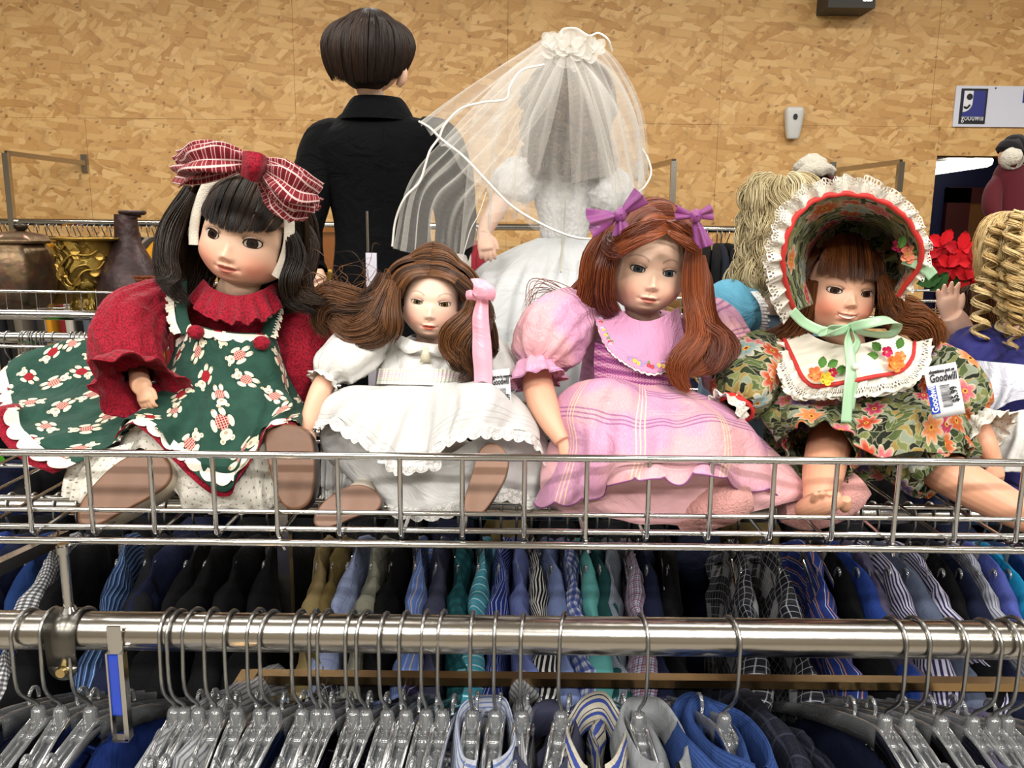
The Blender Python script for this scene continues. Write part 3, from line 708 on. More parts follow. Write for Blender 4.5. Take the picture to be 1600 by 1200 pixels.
# ---------------------------------------------------------------- dolls: heads, hair, limbs
def rotm(tilt=0, yaw=0, pitch=0):
    r = math.radians
    return np.array((Matrix.Rotation(r(tilt), 3, 'Y') @ Matrix.Rotation(r(yaw), 3, 'Z') @ Matrix.Rotation(r(pitch), 3, 'X')))
def G2(x, z, cx, cz, sx_, sz_): return np.exp(-((x - cx) / sx_) ** 2 - ((z - cz) / sz_) ** 2)
def sst(x, a, b): t = np.clip((x - a) / (b - a), 0, 1); return t * t * (3 - 2 * t)
class Head:
    """face looks along -Y; unit = half face width; z = 0 is the eye line"""
    def __init__(s, px, py, Y, wpx, tilt, yaw, pitch=0, sep=.46, nose=.42, mouth=.7, chin=1.08, top=1.3, jaw=.28, skin='#e8bfa0', lip='#b8604c', eye='#3b2417', smile=False, cheek=.5, eyez=1.0, brow='#7a5038'):
        s.w = wpx * S(Y); s.R = rotm(tilt, yaw, pitch); s.p = dict(sep=sep, nose=nose, mouth=mouth, chin=chin, top=top, jaw=jaw)
        s.skin, s.lip, s.eye, s.smile, s.cheek, s.eyez, s.brow = skin, lip, eye, smile, cheek, eyez, brow
        s.o = P(px, py, Y) - s.R @ np.array([0, -.92, 0]) * s.w
    def W(s, q):        # head units -> world
        return s.o + (np.asarray(q, float) * s.w) @ s.R.T
    def L(s, q): return ((np.asarray(q, float) - s.o) @ s.R) / s.w
    def base(s, sx_, sy, sz):
        """unit sphere -> head shape without face features"""
        p = s.p
        z = sz * (p['chin'] + .02 + (p['top'] - p['chin'] - .02) * sst(sz, -.35, .75))
        j = sst(-sz, .15, 1.0)
        x = sx_ * (1 - p['jaw'] * j * .6) * (1 + .03 * np.exp(-((sz + .42) / .3) ** 2)) * .985
        x = np.sign(x) * np.abs(x)
        # fuller cross-section low on the face
        k = 1 + .13 * sst(-sz, .05, .6) * (1 - sst(-sz, .85, 1.0)); x = x * k
        y = np.where(sy < 0, sy * (1.0 + .05 * sst(-sz, 0, .6)), sy * (1.28 - .35 * sst(-sz, .1, 1)))
        y = y - .10 * sst(-sz, .55, 1.0) * (sy < .4)
        return x, y, z
    def feat(s, x, z):
        p = s.p; n, m, c, e = p['nose'], p['mouth'], p['chin'], p['sep']; ax = np.abs(x)
        d = .0
        d = d + .17 * G2(x, z, 0, -n + .02, .11, .10) + .085 * G2(x, z, 0, -n + .17, .095, .17) + .06 * (G2(ax, z, .115, -n - .015, .07, .07))
        d = d - .045 * G2(ax, z, .075, -n - .10, .05, .04)
        d = d - .075 * G2(ax, z, e, .0, .24, .14) - .03 * G2(x, z, 0, .02, .16, .10) + .03 * G2(ax, z, e, .27, .3, .10)
        d = d + .05 * G2(x, z, 0, -m + .02, .30, .17) - .035 * G2(x, z, 0, -m + .155, .035, .06)
        d = d + .052 * G2(ax, z, .07, -m + .062, .13, .042) + .062 * G2(x, z, 0, -m - .062, .15, .048)
        cz = -m + (.045 if s.smile else .012) * (ax / .22) ** 2
        wd = np.exp(-(ax / (.27 if s.smile else .24)) ** 4)
        d = d - .06 * wd * np.exp(-((z - cz) / .022) ** 2) - .03 * G2(ax, z, .27, -m + .02, .05, .06)
        d = d - .045 * G2(x, z, 0, -m - .17, .2, .055) + .075 * G2(x, z, 0, -c + .17, .24, .16)
        d = d + .055 * G2(ax, z, .52, -.5 * (n + m) - .02, .26, .24)
        return d
    def surf(s, x, z, off=0.0):
        """front surface point (head units) above (x, z)"""
        x = np.asarray(x, float); z = np.asarray(z, float); p = s.p
        tt = np.linspace(-1, 1, 400); sz = np.clip(np.interp(z, tt * (p['chin'] + .02 + (p['top'] - p['chin'] - .02) * sst(tt, -.35, .75)), tt), -.99, .99)
        one = np.ones_like(sz); kx, _, _ = s.base(one, -one, sz); sx_ = np.clip(x / kx, -.999, .999)
        sy = -np.sqrt(np.maximum(1 - sz ** 2 - sx_ ** 2, .002)); bx, by, bz = s.base(sx_, sy, sz)
        return np.stack([x, by - s.feat(x, z) * np.clip(-sy * 1.6, 0, 1) - off, z], -1)
    def build(s, parent, neck=True, ears=True, name='head', faceless=False):
        nu, nv = 220, 190
        a = np.linspace(0, 1, nu, endpoint=False); th = 2 * PI * a + .62 * np.sin(2 * PI * a) * -1   # dense at the front (theta = 0)
        th = 2 * PI * a - .66 * np.sin(2 * PI * a); v = np.linspace(0.004, .996, nv); la = PI * v + .16 * np.sin(2 * PI * v) * 1
        TH, LA = np.meshgrid(th, la); sx_ = np.sin(TH) * np.sin(LA); sy = -np.cos(TH) * np.sin(LA); sz = np.cos(LA)
        x, y, z = s.base(sx_, sy, sz)
        fr = np.clip(-sy * 1.6, 0, 1); y = y - (0 if faceless else s.feat(x, z)) * fr
        m, n, c, e = s.p['mouth'], s.p['nose'], s.p['chin'], s.p['sep']; ax = np.abs(x)
        C = np.ones(x.shape + (3,)) * np.array(lin(s.skin)[:3])
        def blend(mask, colr, C): return C * (1 - mask[..., None]) + np.array(lin(colr)[:3]) * mask[..., None]
        if not faceless:
            C = blend(fr * s.cheek * np.clip(1.2 * G2(ax, z, .64, -.62 * (n + m) * .9, .36, .34), 0, 1), '#d66f55', C)
            C = blend(fr * .25 * G2(x, z, 0, -c + .1, .3, .15), '#e09a80', C)
            C = blend(fr * .30 * G2(ax, z, e, .12, .26, .07), '#c08a72', C)
            C = blend(fr * .45 * G2(ax, z, .07, -n - .10, .035, .02), '#8f4434', C)
            # lips
            wl_ = .235 if not s.smile else .30; t = np.clip(ax / wl_, 0, 1); curve = (.055 if s.smile else .012) * t ** 2
            up = .085 * (1 - t ** 2.2) * (1 - .22 * np.exp(-(ax / .035) ** 2)); lo = .10 * (1 - t ** 2.4)
            zz = z + m - curve
            lips = sst(up - zz, -.006, .014) * sst(zz + lo, -.006, .014) * (ax < wl_)
            C = blend(fr * lips * .85, s.lip, C)
            line = np.exp(-(zz / .014) ** 2) * (1 - t ** 6) * (ax < wl_)
            if s.smile:
                teeth = sst(.040 * (1 - t ** 2) - np.abs(zz + .012), -.004, .008) * (ax < wl_ * .8); C = blend(fr * teeth, '#f3e6da', C)
            else: C = blend(fr * line * .75, '#7c2f26', C)
            # brows
            for sg in (-1, 1):
                bx = (sg * x - e) / .24; bz = z - (.36 - .09 * bx ** 2 + .03 * bx)
                C = blend(fr * .6 * np.exp(-(bz / (.022 * (1.1 - .5 * np.clip(bx, -1, 1)))) ** 2) * (np.abs(bx) < 1), s.brow, C)
        Q = s.W(np.stack([x, y, z], -1))
        mb = MB(); mb.grid(Q, cu=True, C=C); cc = np.array(lin(s.skin)[:3]); mb.cap(Q[0], True); mb.C[-1][:] = cc; mb.cap(Q[-1]); mb.C[-1][:] = cc
        if ears:
            for sg in (-1, 1):
                ang = np.linspace(0, 2 * PI, 14); G = []
                for k, (rr, o) in enumerate([(.2, 0), (.24, .06), (.20, .10), (.13, .05)]):
                    G.append(s.W(np.stack([np.full(14, sg * (.93 + o)), .18 + rr * .7 * np.cos(ang), -.18 + rr * np.sin(ang)], 1)))
                mb.grid(np.array(G), C=np.tile(cc, (4, 14, 1)))
        if neck:
            q = s.W([[0, .12, -.6], [0, .16, -1.0], [0, .18, -1.35], [0, .15, -1.8]]) if neck is True else np.array([s.W([0, .12, -.6]), s.W([0, .16, -.95]), *neck])
            G = tube(q, np.array([.5, .42, .42, .6][:len(q)]) * s.w, 12, 24); mb.grid(G, cu=True, C=np.tile(cc, (12, 24, 1)))
        h = mb.build(name, skinmat(), parent)
        if faceless: return h
        for sg in (-1, 1): s.eye_(h, sg)
        return h
    def almond(s, sg, k=1.0, n=26):
        t = np.linspace(0, 2 * PI, n, endpoint=False); ex, ez = .168 * k, .098 * k * s.eyez
        ca, sa = np.cos(t), np.sin(t)
        x = ex * ca; z = np.where(sa > 0, ez * sa ** .8 if False else ez * np.abs(sa) ** .85, -ez * .82 * np.abs(sa) ** .95) + .015 * ca * 1
        return sg * (s.p['sep'] + x), z
    def eye_(s, h, sg):
        e = s.p['sep']; x, z = s.almond(sg); n = len(x)
        cx, cz = sg * e, .0
        rows = []
        for k in np.linspace(1.04, .02, 12):
            X_ = cx + (x - cx) * k; Z_ = cz + (z - cz) * k; p = s.surf(X_, Z_)
            flat = s.surf(np.array([cx]), np.array([cz]))[0][1]
            bulge = .055 * (1 - ((X_ - cx) / .2) ** 2 - ((Z_ - cz) / .16) ** 2)
            p[:, 1] = p[:, 1] * .5 + flat * .5 - .02 - bulge + .03; p[:, 1] = np.minimum(p[:, 1], s.surf(X_, Z_)[:, 1] - .006); rows.append(p)
        G = np.array(rows); U = np.stack([(G[..., 0] - cx) + .02 * 0, (G[..., 2] - cz) - .0], -1)
        ir = mat('eye_' + s.eye[1:], lambda: eyecol(s.eye), .12, spec=.35, coat=.12)
        mb = MB(); mb.grid(s.W(G), U, cu=True); mb.cap(s.W(G[-1]), False, np.zeros((n + 1, 2))); mb.build('eye', ir, h)
        # lids and lashes
        t = np.linspace(-.12, PI + .12, 26); ex, ez = .175, .102 * s.eyez
        ux = cx + sg * 0 + ex * np.cos(t); uz = cz + ez * np.abs(np.sin(t)) ** .85 * np.sign(np.sin(t) + 1e-9) + .015 * np.cos(t) * sg
        pu = s.surf(ux, uz, .012); m = MB(); m.grid(tube(s.W(pu), s.w * np.interp(np.linspace(0, 1, 26), [0, .3, .7, 1], [.014, .026, .026, .016]), 26, 8, resample=False), cu=True)
        pl = s.surf(cx + ex * np.cos(-t), cz - ez * .82 * np.abs(np.sin(t)) + .015 * np.cos(t) * sg, .006); m.grid(tube(s.W(pl), s.w * .009, 26, 6, resample=False), cu=True)
        for q in np.linspace(.25, PI - .25, 22):   # upper lashes
            a = s.surf(cx + ex * math.cos(q), cz + ez * abs(math.sin(q)) ** .85, .02); d = np.array([math.cos(q) * .07, -.05, .055 + .015 * math.sin(q)])
            m.grid(tube(s.W([a, a + d * .5, a + d * np.array([1.1, .9, 1.2])]), s.w * np.array([.005, .004, .0008]), 5, 3), cu=True)
        m.build('eyelashes', mat('lash', '#23130d', .6), h)
        m = MB(); pu = s.surf(cx + ex * 1.08 * np.cos(t), cz + ez * 1.22 * np.abs(np.sin(t)) ** .85 + .015 * np.cos(t) * sg, .0)
        m.grid(tube(s.W(pu), s.w * np.interp(np.linspace(0, 1, 26), [0, .3, .7, 1], [.008, .03, .03, .008]), 26, 8, resample=False), cu=True, C=np.tile(np.array(lin(s.skin)[:3]) * .93, (26, 8, 1)))
        m.build('eyelid', skinmat(), h)
def eyecol(c):
    u, v = uvs(); r = X.m('SQRT', u * u + v * v); ang = X.m('ARCTAN2', v, u)
    ray = noise(vec(ang * 6, r * 8), 3, 2, dim='2D')
    ic = cmix(ss(ray, .35, .7) * .5, lin(c), tuple(min(1, k * 3.2 + .01) for k in lin(c)[:3]) + (1,)); ic = cmix(ss(r, .05, .1) * .5, ic, lin(c))
    k = cmix(r < .055, ic, (.004, .004, .005, 1)); k = cmix(ss(r, .09, .112), k, lin('#140c09'))
    return cmix(ss(r, .116, .126), k, lin('#cfc3b8'))
def skinmat():
    def col():
        _, n = node('Attribute', attribute_name='tint'); return X(n.outputs['Color'])
    return mat('porcelain_skin', col, .42, spec=.4, sss=.12)
def flat_tint(mb, c):
    for k in range(len(mb.C)): mb.C[k][:] = np.array(lin(c)[:3])
    return mb

# ---- hair
def hair_mat(name, dark, light, rough=.38):
    def col():
        u, v = uvs(); _, n = node('Attribute', attribute_name='tint'); t = X(n.outputs['Fac'])
        return cmix(t, lin(dark), lin(light))
    return mat('hair_' + name, col, rough, spec=.4)
class Hair:
    def __init__(s, head, seed=0, rad=.00042, push=(1.04, 1.2, 1.36), cy=.12):
        s.h = head; s.r = np.random.RandomState(seed); s.rad = rad; s.P = []; s.T = []; s.K = 16
        s.push = np.array(push); s.cen = np.array([0, cy, 0.0])
    def pushout(s, q, extra=0.0):
        """q (...,3) in head units: keep outside the skull ellipsoid"""
        d = (q - s.cen) / s.push; d[..., 2] = np.where(d[..., 2] < 0, d[..., 2] * .0 + (q[..., 2] - s.cen[2]) / 1.15, d[..., 2])
        r = np.linalg.norm(d, axis=-1, keepdims=True); k = np.maximum(1 + extra, r) / np.maximum(r, 1e-3)
        return s.cen + (q - s.cen) * k
    def add(s, q, shade=None):
        s.P.append(q); n = len(q); s.T.append(s.r.uniform(0, 1, n) ** 1.6 if shade is None else np.clip(shade + s.r.uniform(-.25, .25, n), 0, 1))
    def lock(s, pts, n, rad, wave=0, freq=2, push=True, flat=.6, frizz=.02, taper=.35, unit='head', extra=0.03):
        """pts in head units (k x 3); rad list of spreads along the lock"""
        pts = np.asarray(pts, float); K = s.K
        c = spline(pts, K); rr = np.interp(np.linspace(0, 1, K), np.linspace(0, 1, len(rad)), rad)
        t, N, B = frames(c, (0, 1, .01))
        a = s.r.uniform(0, 2 * PI, n); d = np.sqrt(s.r.uniform(0, 1, n)); ph = s.r.uniform(0, 6.28)
        u = np.linspace(0, 1, K)
        off = (N[None] * (np.cos(a) * d * flat)[:, None, None] + B[None] * (np.sin(a) * d)[:, None, None]) * rr[None, :, None]
        wv = wave * (np.sin(u * freq * 2 * PI + ph)[None, :, None] * B[None] + np.cos(u * freq * 2 * PI + ph)[None, :, None] * N[None] * .6) * (u ** .7)[None, :, None]
        fz = np.stack([wav_rand(s.r, n, K) for _ in range(3)], -1) * frizz * (u ** .8)[None, :, None]
        q = c[None] + off + wv + fz
        # ragged ends
        cut = 1 - s.r.uniform(0, taper * .5, n)[:, None]; uu = np.linspace(0, 1, K)[None] * cut * (K - 1)
        i = np.minimum(uu.astype(int), K - 2); f = (uu - i)[..., None]; ii = np.arange(n)[:, None]
        q = q[ii, i] * (1 - f) + q[ii, i + 1] * f
        if push: q = s.pushout(q, extra + s.r.uniform(0, .03, (n, 1, 1)))
        s.add(q, s.r.uniform(.15, .6)); return s
    def sheet(s, roots, ends, mids=None, n=500, frizz=.03, bulge=0, extra=.04, clump=14, clump_amp=.035, thick=.05):
        """hair combed from a root line to an end line, wrapped over the skull"""
        K = s.K; t = s.r.uniform(0, 1, n)
        def at(line): L_ = spline(np.asarray(line, float), 60); x = t * 59; i = np.minimum(x.astype(int), 58); f = (x - i)[:, None]; return L_[i] * (1 - f) + L_[i + 1] * f
        a, b = at(roots), at(ends); u = np.linspace(0, 1, K)[None, :, None]
        if mids is None: q = a[:, None] * (1 - u) + b[:, None] * u
        else: c = at(mids); q = a[:, None] * (1 - u) ** 2 + 2 * u * (1 - u) * (2 * c - .5 * a - .5 * b)[:, None] + b[:, None] * u ** 2
        q = q + bulge * np.sin(u * PI) * np.array([0, -.3, 1.])
        cl = np.floor(t * clump); rs = np.random.RandomState(5); cv = rs.normal(0, 1, (clump + 1, 3)); q = q + cv[cl.astype(int)][:, None] * clump_amp * np.sin(u * PI * .8)
        tc = ((cl + .5) / clump - t)[:, None, None]
        q = q + np.stack([wav_rand(s.r, n, K) for _ in range(3)], -1) * frizz * u ** .7
        q = s.pushout(q, extra + s.r.uniform(0, thick, (n, 1, 1)))
        cut = 1 - s.r.uniform(0, .06, n)[:, None]; uu = np.linspace(0, 1, K)[None] * cut * (K - 1)
        i = np.minimum(uu.astype(int), K - 2); f = (uu - i)[..., None]; ii = np.arange(n)[:, None]
        q = q[ii, i] * (1 - f) + q[ii, i + 1] * f
        s.add(q, None); s.T[-1] = np.clip(rs.uniform(.1, .7, clump + 1)[cl.astype(int)] + s.r.uniform(-.25, .25, n), 0, 1); return s
    def cap(s, mb, hairline, scale=1.03, colr=.12):
        """solid scalp under the strands; hairline(x, z) -> True where skin must stay bare (front only)"""
        a = np.linspace(0, 2 * PI, 60, endpoint=False); v = np.linspace(.03, .97, 44) * PI
        TH, LA = np.meshgrid(a, v); d = np.stack([np.sin(TH) * np.sin(LA), -np.cos(TH) * np.sin(LA), np.cos(LA)], -1)
        q = s.cen + d * s.push * np.array([1, 1, 1]) * (scale - .02); q[..., 2] = np.where(d[..., 2] < 0, s.cen[2] + d[..., 2] * 1.12, q[..., 2])
        keep = ~((d[..., 1] < .12) & hairline(q[..., 0], q[..., 2])); w = s.h.W(q)
        nv, nu = TH.shape; F = []
        for j in range(nv - 1):
            for i in range(nu):
                i2 = (i + 1) % nu
                if keep[j, i] and keep[j, i2] and keep[j + 1, i] and keep[j + 1, i2]: F.append([j * nu + i, j * nu + i2, (j + 1) * nu + i2, (j + 1) * nu + i])
        mb.add(w.reshape(-1, 3), F, None, np.full((nv * nu, 3), colr)); return mb
    def build(s, parent, mt, hairline=None, name='hair', world=None):
        mb = MB()
        if hairline is not None: s.cap(mb, hairline)
        for q, sh in zip(s.P, s.T):
            q = s.h.W(q); n, K, _ = q.shape
            t = np.gradient(q, axis=1); t /= np.maximum(np.linalg.norm(t, axis=2, keepdims=True), 1e-9)
            ref = np.array([.2, 1, .3]); N = np.cross(t, ref); N /= np.maximum(np.linalg.norm(N, axis=2, keepdims=True), 1e-6); B = np.cross(t, N)
            r = s.rad * s.r.uniform(.7, 1.3, (n, 1)) * np.interp(np.linspace(0, 1, K), [0, .1, .75, 1], [.8, 1, .9, .15])[None]
            ang = np.arange(3) * 2 * PI / 3
            G = q[:, :, None] + (N[:, :, None] * np.cos(ang)[None, None, :, None] + B[:, :, None] * np.sin(ang)[None, None, :, None]) * r[:, :, None, None]
            base_ = np.arange(n)[:, None, None] * K * 3; k = np.arange(K - 1)[None, :, None] * 3; c = np.arange(3)[None, None]; c2 = (c + 1) % 3
            F = np.stack([base_ + k + c, base_ + k + c2, base_ + k + 3 + c2, base_ + k + 3 + c], -1).reshape(-1, 4)
            mb.add(G.reshape(-1, 3), F, None, np.repeat(sh, K * 3)[:, None] * np.ones(3))
        return mb.build(name, mt, parent)
def wav_rand(r, n, K):
    u = np.linspace(0, 1, K)[None]
    return np.sin(u * r.uniform(2, 9, (n, 1)) + r.uniform(0, 6.28, (n, 1))) * r.normal(0, 1, (n, 1))

# ---- limbs with hands
def hand(mb, wrist, dirv, side, up, size, curl=.35, spread=.12, skin='#e3b595', thumb=1):
    """dirv: along the fingers; side: towards the thumb; up: back of the hand. size = hand length"""
    d = np.array(dirv, float); d /= np.linalg.norm(d); sd = np.array(side, float); sd -= d * sd.dot(d); sd /= np.linalg.norm(sd); n = np.cross(d, sd)
    if n.dot(np.array(up, float)) < 0: n = -n
    w = np.array(wrist, float); cc = np.array(lin(skin)[:3])
    def T(pts, r, flat=1.0, sides=12, nn=10, ref=None):
        G = tube(np.array(pts), r, nn, sides, flat=flat, ref=n if ref is None else ref); mb.grid(G, cu=True, C=np.tile(cc, (nn, sides, 1)))
        for g, fl in ((G[0], True), (G[-1], False)): mb.cap(g, fl); mb.C[-1][:] = cc
    s = size
    T([w - d * s * .12, w + d * s * .15, w + d * s * .38, w + d * s * .52, w + d * s * .56], np.array([.17, .22, .27, .25, .1]) * s, .5, 16)
    for k, (o, ln) in enumerate([(.19, .40), (.065, .45), (-.06, .42), (-.18, .33)]):
        b = w + d * s * .46 + sd * o * s; L_ = ln * s; a = o * spread * 4; dd = d * math.cos(a) + sd * math.sin(a)
        c1 = curl * .6; p1 = b + (dd * math.cos(c1) - n * math.sin(c1)) * L_ * .45; c2 = curl * 1.6; p2 = p1 + (dd * math.cos(c2) - n * math.sin(c2)) * L_ * .32; c3 = curl * 2.3; p3 = p2 + (dd * math.cos(c3) - n * math.sin(c3)) * L_ * .25
        T([b - dd * L_ * .15, b, p1, p2, p3], np.array([.07, .075, .068, .06, .035]) * s, 1, 8, 12)
    if thumb:
        b = w + d * s * .16 + sd * s * .17; td = d * .62 + sd * .62 - n * .25
        T([b, b + td * s * .16, b + (td * .8 + d * .35) * s * .3, b + (td * .75 + d * .6) * s * .38], np.array([.09, .085, .07, .035]) * s, 1, 8, 10)
def arm_obj(parent, name, path, rad, hnd=None, skin='#e3b595', remesh=.0011):
    mb = MB(); cc = np.array(lin(skin)[:3])
    if path is not None:
        G = tube(np.array(path), rad, 26, 20); mb.grid(G, cu=True, C=np.tile(cc, (26, 20, 1)))
        for g, fl in ((G[0], True), (G[-1], False)): mb.cap(g, fl); mb.C[-1][:] = cc
    if hnd: hand(mb, skin=skin, **hnd)
    o = mb.build(name, mat('porcelain_' + skin[1:], skin, .42, spec=.4, sss=.1), parent)
    m = o.modifiers.new('joined', 'REMESH'); m.mode = 'VOXEL'; m.voxel_size = remesh; m.use_smooth_shade = True
    m = o.modifiers.new('soft', 'SMOOTH'); m.factor = .5; m.iterations = 4
    return o
# ---- cloth pieces
def puff(parent, name, path, rad, mt, seed=0, gathers=14, amp=.06, n=40, sides=64, flat=1.0, ref=(0, 1, 0), big=.08, thick=0, ends=.5):
    r = np.random.RandomState(seed)
    def mod(t, a):
        e = np.exp(-(t / .18) ** 2) + np.exp(-((1 - t) / .18) ** 2)
        return 1 + amp * np.sin(a * gathers + wav(a * 3, seed) * 2) * (ends + e) / 1.2 + big * n2(a * 2 + t, t * 5, seed) / 2 + .03 * n2(a * 6, t * 14, seed + 1)
    G = tube(path, rad, n, sides, flat=flat, ref=ref, mod=mod); m = MB()
    U = grid_uv(np.concatenate([G, G[:, :1]], 1))[:, :-1]
    # closed seam: repeat the first column so the print does not smear
    G2_ = np.concatenate([G, G[:, :1]], 1); m.grid(G2_, grid_uv(G2_)); return m.build(name, mt, parent, thick=thick), G
def cloth(parent, name, rows, mt, nu=160, nv=110, folds=(), bump_=(), seed=0, uvs_=1.0, thick=0, post=None, ret=False, kind=None):
    """rows of (px, py, Y) control points. folds: (freq, amp, v0) waves running down the cloth; bump_: (scale, amp) soft crumple"""
    G = ppatch(rows, nu, nv); N = normals(G); u = np.linspace(0, 1, nu)[None]; v = np.linspace(0, 1, nv)[:, None]
    U = grid_uv(G)
    for k, (fq, am, v0) in enumerate(folds):
        h = np.sin(u * fq * 2 * PI + wav(u * 9 + v * 1.5, seed + k) * 1.8) * am * np.clip((v - v0) / max(1e-3, 1 - v0), 0, 1) ** .7 if v0 >= 0 else np.sin(u * fq * 2 * PI + wav(u * 9 + v * 1.5, seed + k) * 1.8) * am * np.clip(1 + (v / v0), 0, 1)
        G = G + N * h[..., None]
    for k, (sc_, am) in enumerate(bump_): G = G + N * (n2(U[..., 0] * sc_, U[..., 1] * sc_, seed + 9 + k) * am)[..., None]
    if post: G = post(G, N, u, v)
    m = MB(); m.grid(G, U * uvs_); o = m.build(name, mt, parent, thick=thick)
    return (o, G, N) if ret else o
def edge_trim(parent, name, edge, outdir, width, mt, n=160, sc=12, amp=.35, off=.001, ruf=.002, rfq=14, nv=5, seed=3, thick=0):
    m = MB(); e = np.asarray(edge); strip(m, e, width, outdir, n, sc, amp, ruf=ruf, rfq=rfq, nv=nv, seed=seed); return m.build(name, mt, parent, thick=thick)
def hp(H, pts): return H.L(PP(pts))
def fprint(c): return c
LACE = mat('cream_lace', '#e3dbcc', .8, sheen=.3, alpha=None, bmp=lambda: bump(vor(vec(*uvs()), 700, 'Distance'), .5, .001))
EYELET = mat('eyelet_white', lambda: cmix((vor(vec(*uvs()), 150, 'Distance', rnd=.25) < .12), lin('#d6d1c6'), lin('#8d877d')), .85, sheen=.2, bmp=cloth_bump(.3, 900, 60, .5))
WHITECLOTH = mat('white_cotton', '#d0cfcb', .8, sheen=.3, bmp=cloth_bump(.2, 900, 45, .5))
def shoe(parent, outline, Y0, Y1, sole_c, upper_c, depth=.035, name='shoe', rim='#3a2a1e'):
    """outline px of the sole seen from the front; Y0 at the lowest, Y1 at the highest point"""
    o = spline(np.array(outline, float), 56, True); ys = o[:, 1]; tt = (ys.max() - ys) / (ys.max() - ys.min()); Yv = Y0 + (Y1 - Y0) * tt
    ring = np.array([P(a, b, c) for (a, b), c in zip(o, Yv)]); c = ring.mean(0); back = np.array([0, 1, 0.0])
    n = np.cross(ring[14] - c, ring[0] - c); n /= np.linalg.norm(n); n = n if n[1] > 0 else -n
    m = MB(); R_ = lambda k, d: c + (ring - c) * k + n * d
    m.grid(np.array([R_(.94, -.0005), R_(1, .0), R_(1.0, .0035)]), cu=True); m.cap(R_(.94, -.0005), True)
    s_ = MB(); up = MB(); up.grid(np.array([R_(1.0, .0036), R_(1.03, .010), R_(1.0, depth * .5), R_(.82, depth), R_(.6, depth * 1.3)]), cu=True); up.cap(R_(.6, depth * 1.3))
    u = up.build(name, mat('shoe_' + upper_c[1:], upper_c, .35), parent)
    cr = np.array([c + (ring[k] - c) * .9 for k in (0, 28)])
    m.build('sole', mat('sole_' + sole_c[1:], lambda: cmix(ss(noise(objc(), 60, 3), .35, .7) * .18, lin(sole_c), lin('#5f4433')), .5, bmp=lambda: bump(noise(objc(), 90, 3), .2, .002)), u); return u
# =============================================================== doll one: red blouse, bear print pinafore
H1 = Head(361, 373, .80, 70, 13, -5, -3, sep=.455, nose=.42, mouth=.66, chin=1.0, top=1.5, jaw=.10, skin='#e9c1a6', lip='#a9564a', eye='#2b1712', eyez=1.12, cheek=.55)
d1 = thing('doll', 'seated brunette doll in red blouse and green bear print pinafore with plaid bow', 'doll', P(360, 735, .90))
H1.build(d1, neck=[P(368, 452, .87), P(370, 470, .89)])
hm = hair_mat('dark', '#0b0603', '#33200f')
h = Hair(H1, 1, .0004, push=(1.08, 1.2, 1.58))
h.sheet([(-.95, -.15, 1.0), (-.4, .0, 1.5), (0, .05, 1.6), (.4, .0, 1.5), (.95, -.1, 1.0)], [(-.92, -.6, .38), (-.5, -1.0, .24), (0, -1.1, .12), (.45, -1.0, .22), (.86, -.75, .38)], n=2300, clump=22, frizz=.012, clump_amp=.03)
for sg in (-1, 1):
    h.sheet([(sg * .45, -.5, 1.45), (sg * .35, .2, 1.6), (sg * .15, 1.0, 1.3)], [(sg * 1.38, -.15, -.95), (sg * 1.3, .5, -1.2), (sg * .8, 1.1, -1.2)], [(sg * 1.3, -.42, .7), (sg * 1.35, .4, .6), (sg * .9, 1.2, .4)], n=2400, clump=22, frizz=.03, clump_amp=.06, thick=.12)
h.sheet([(-.5, .9, 1.1), (.5, .9, 1.1)], [(-.9, 1.2, -1.2), (.9, 1.2, -1.2)], [(-.9, 1.4, .2), (.9, 1.4, .2)], n=1600)
h.lock(hp(H1, [(320, 380, .86), (305, 420, .87), (300, 455, .865), (285, 475, .86)]), 420, (.4, .55, .5, .3), wave=.04, frizz=.05)
h.lock(hp(H1, [(430, 380, .87), (440, 420, .87), (440, 455, .865)]), 300, (.4, .5, .4), wave=.04, frizz=.05)
for pts, n, rr in [(((300, 300, .82), (272, 350, .82), (262, 400, .81), (268, 432, .80), (238, 438, .79)), 260, (.1, .25, .22, .16, .05)),
                   (((296, 290, .84), (262, 360, .84), (256, 420, .83), (275, 455, .82), (300, 470, .82)), 240, (.1, .25, .25, .2, .1)),
                   (((455, 330, .83), (480, 380, .83), (470, 430, .82), (480, 462, .80), (512, 470, .79)), 300, (.1, .3, .28, .22, .08)),
                   (((450, 350, .82), (462, 400, .81), (452, 440, .80), (462, 470, .80), (498, 492, .79)), 240, (.1, .25, .25, .2, .06)),
                   (((445, 400, .84), (430, 440, .85), (440, 470, .84), (470, 480, .83)), 200, (.1, .3, .3, .15))]:
    h.lock(hp(H1, pts), n, rr, wave=.03, freq=1.2, frizz=.035)
h.build(d1, hm, lambda x, z: (z < .62) & (np.abs(x) < .9))
def plaid_red():
    u, v = uvs(); c = lin('#640b18'); P_ = 150
    a = ((u * P_).fr()); b = ((v * P_).fr())
    c = cmix((a < .5) * .22, c, lin('#a83a45')); c = cmix((b < .5) * .2, c, lin('#a83a45'))
    for k in (.06, .44): c = cmix(((a - k).ab() < .04) * .7, c, lin('#d5b5b0')); c = cmix(((b - k).ab() < .045) * .8, c, lin('#e2c9c4'))
    return c
PLR = mat('red_plaid', plaid_red, .75, sheen=.3, bmp=cloth_bump(.2))
def red_fab():
    u, v = uvs(); n = noise(vec(u, v), 520, 2, .6, dim='2D'); return cmix(ss(n, .46, .6), lin('#930d26'), lin('#650818'))
REDF = mat('red_cotton', red_fab, .8, sheen=.35, bmp=cloth_bump(.2, 800, 40, .8))
bow = []
band = MB()
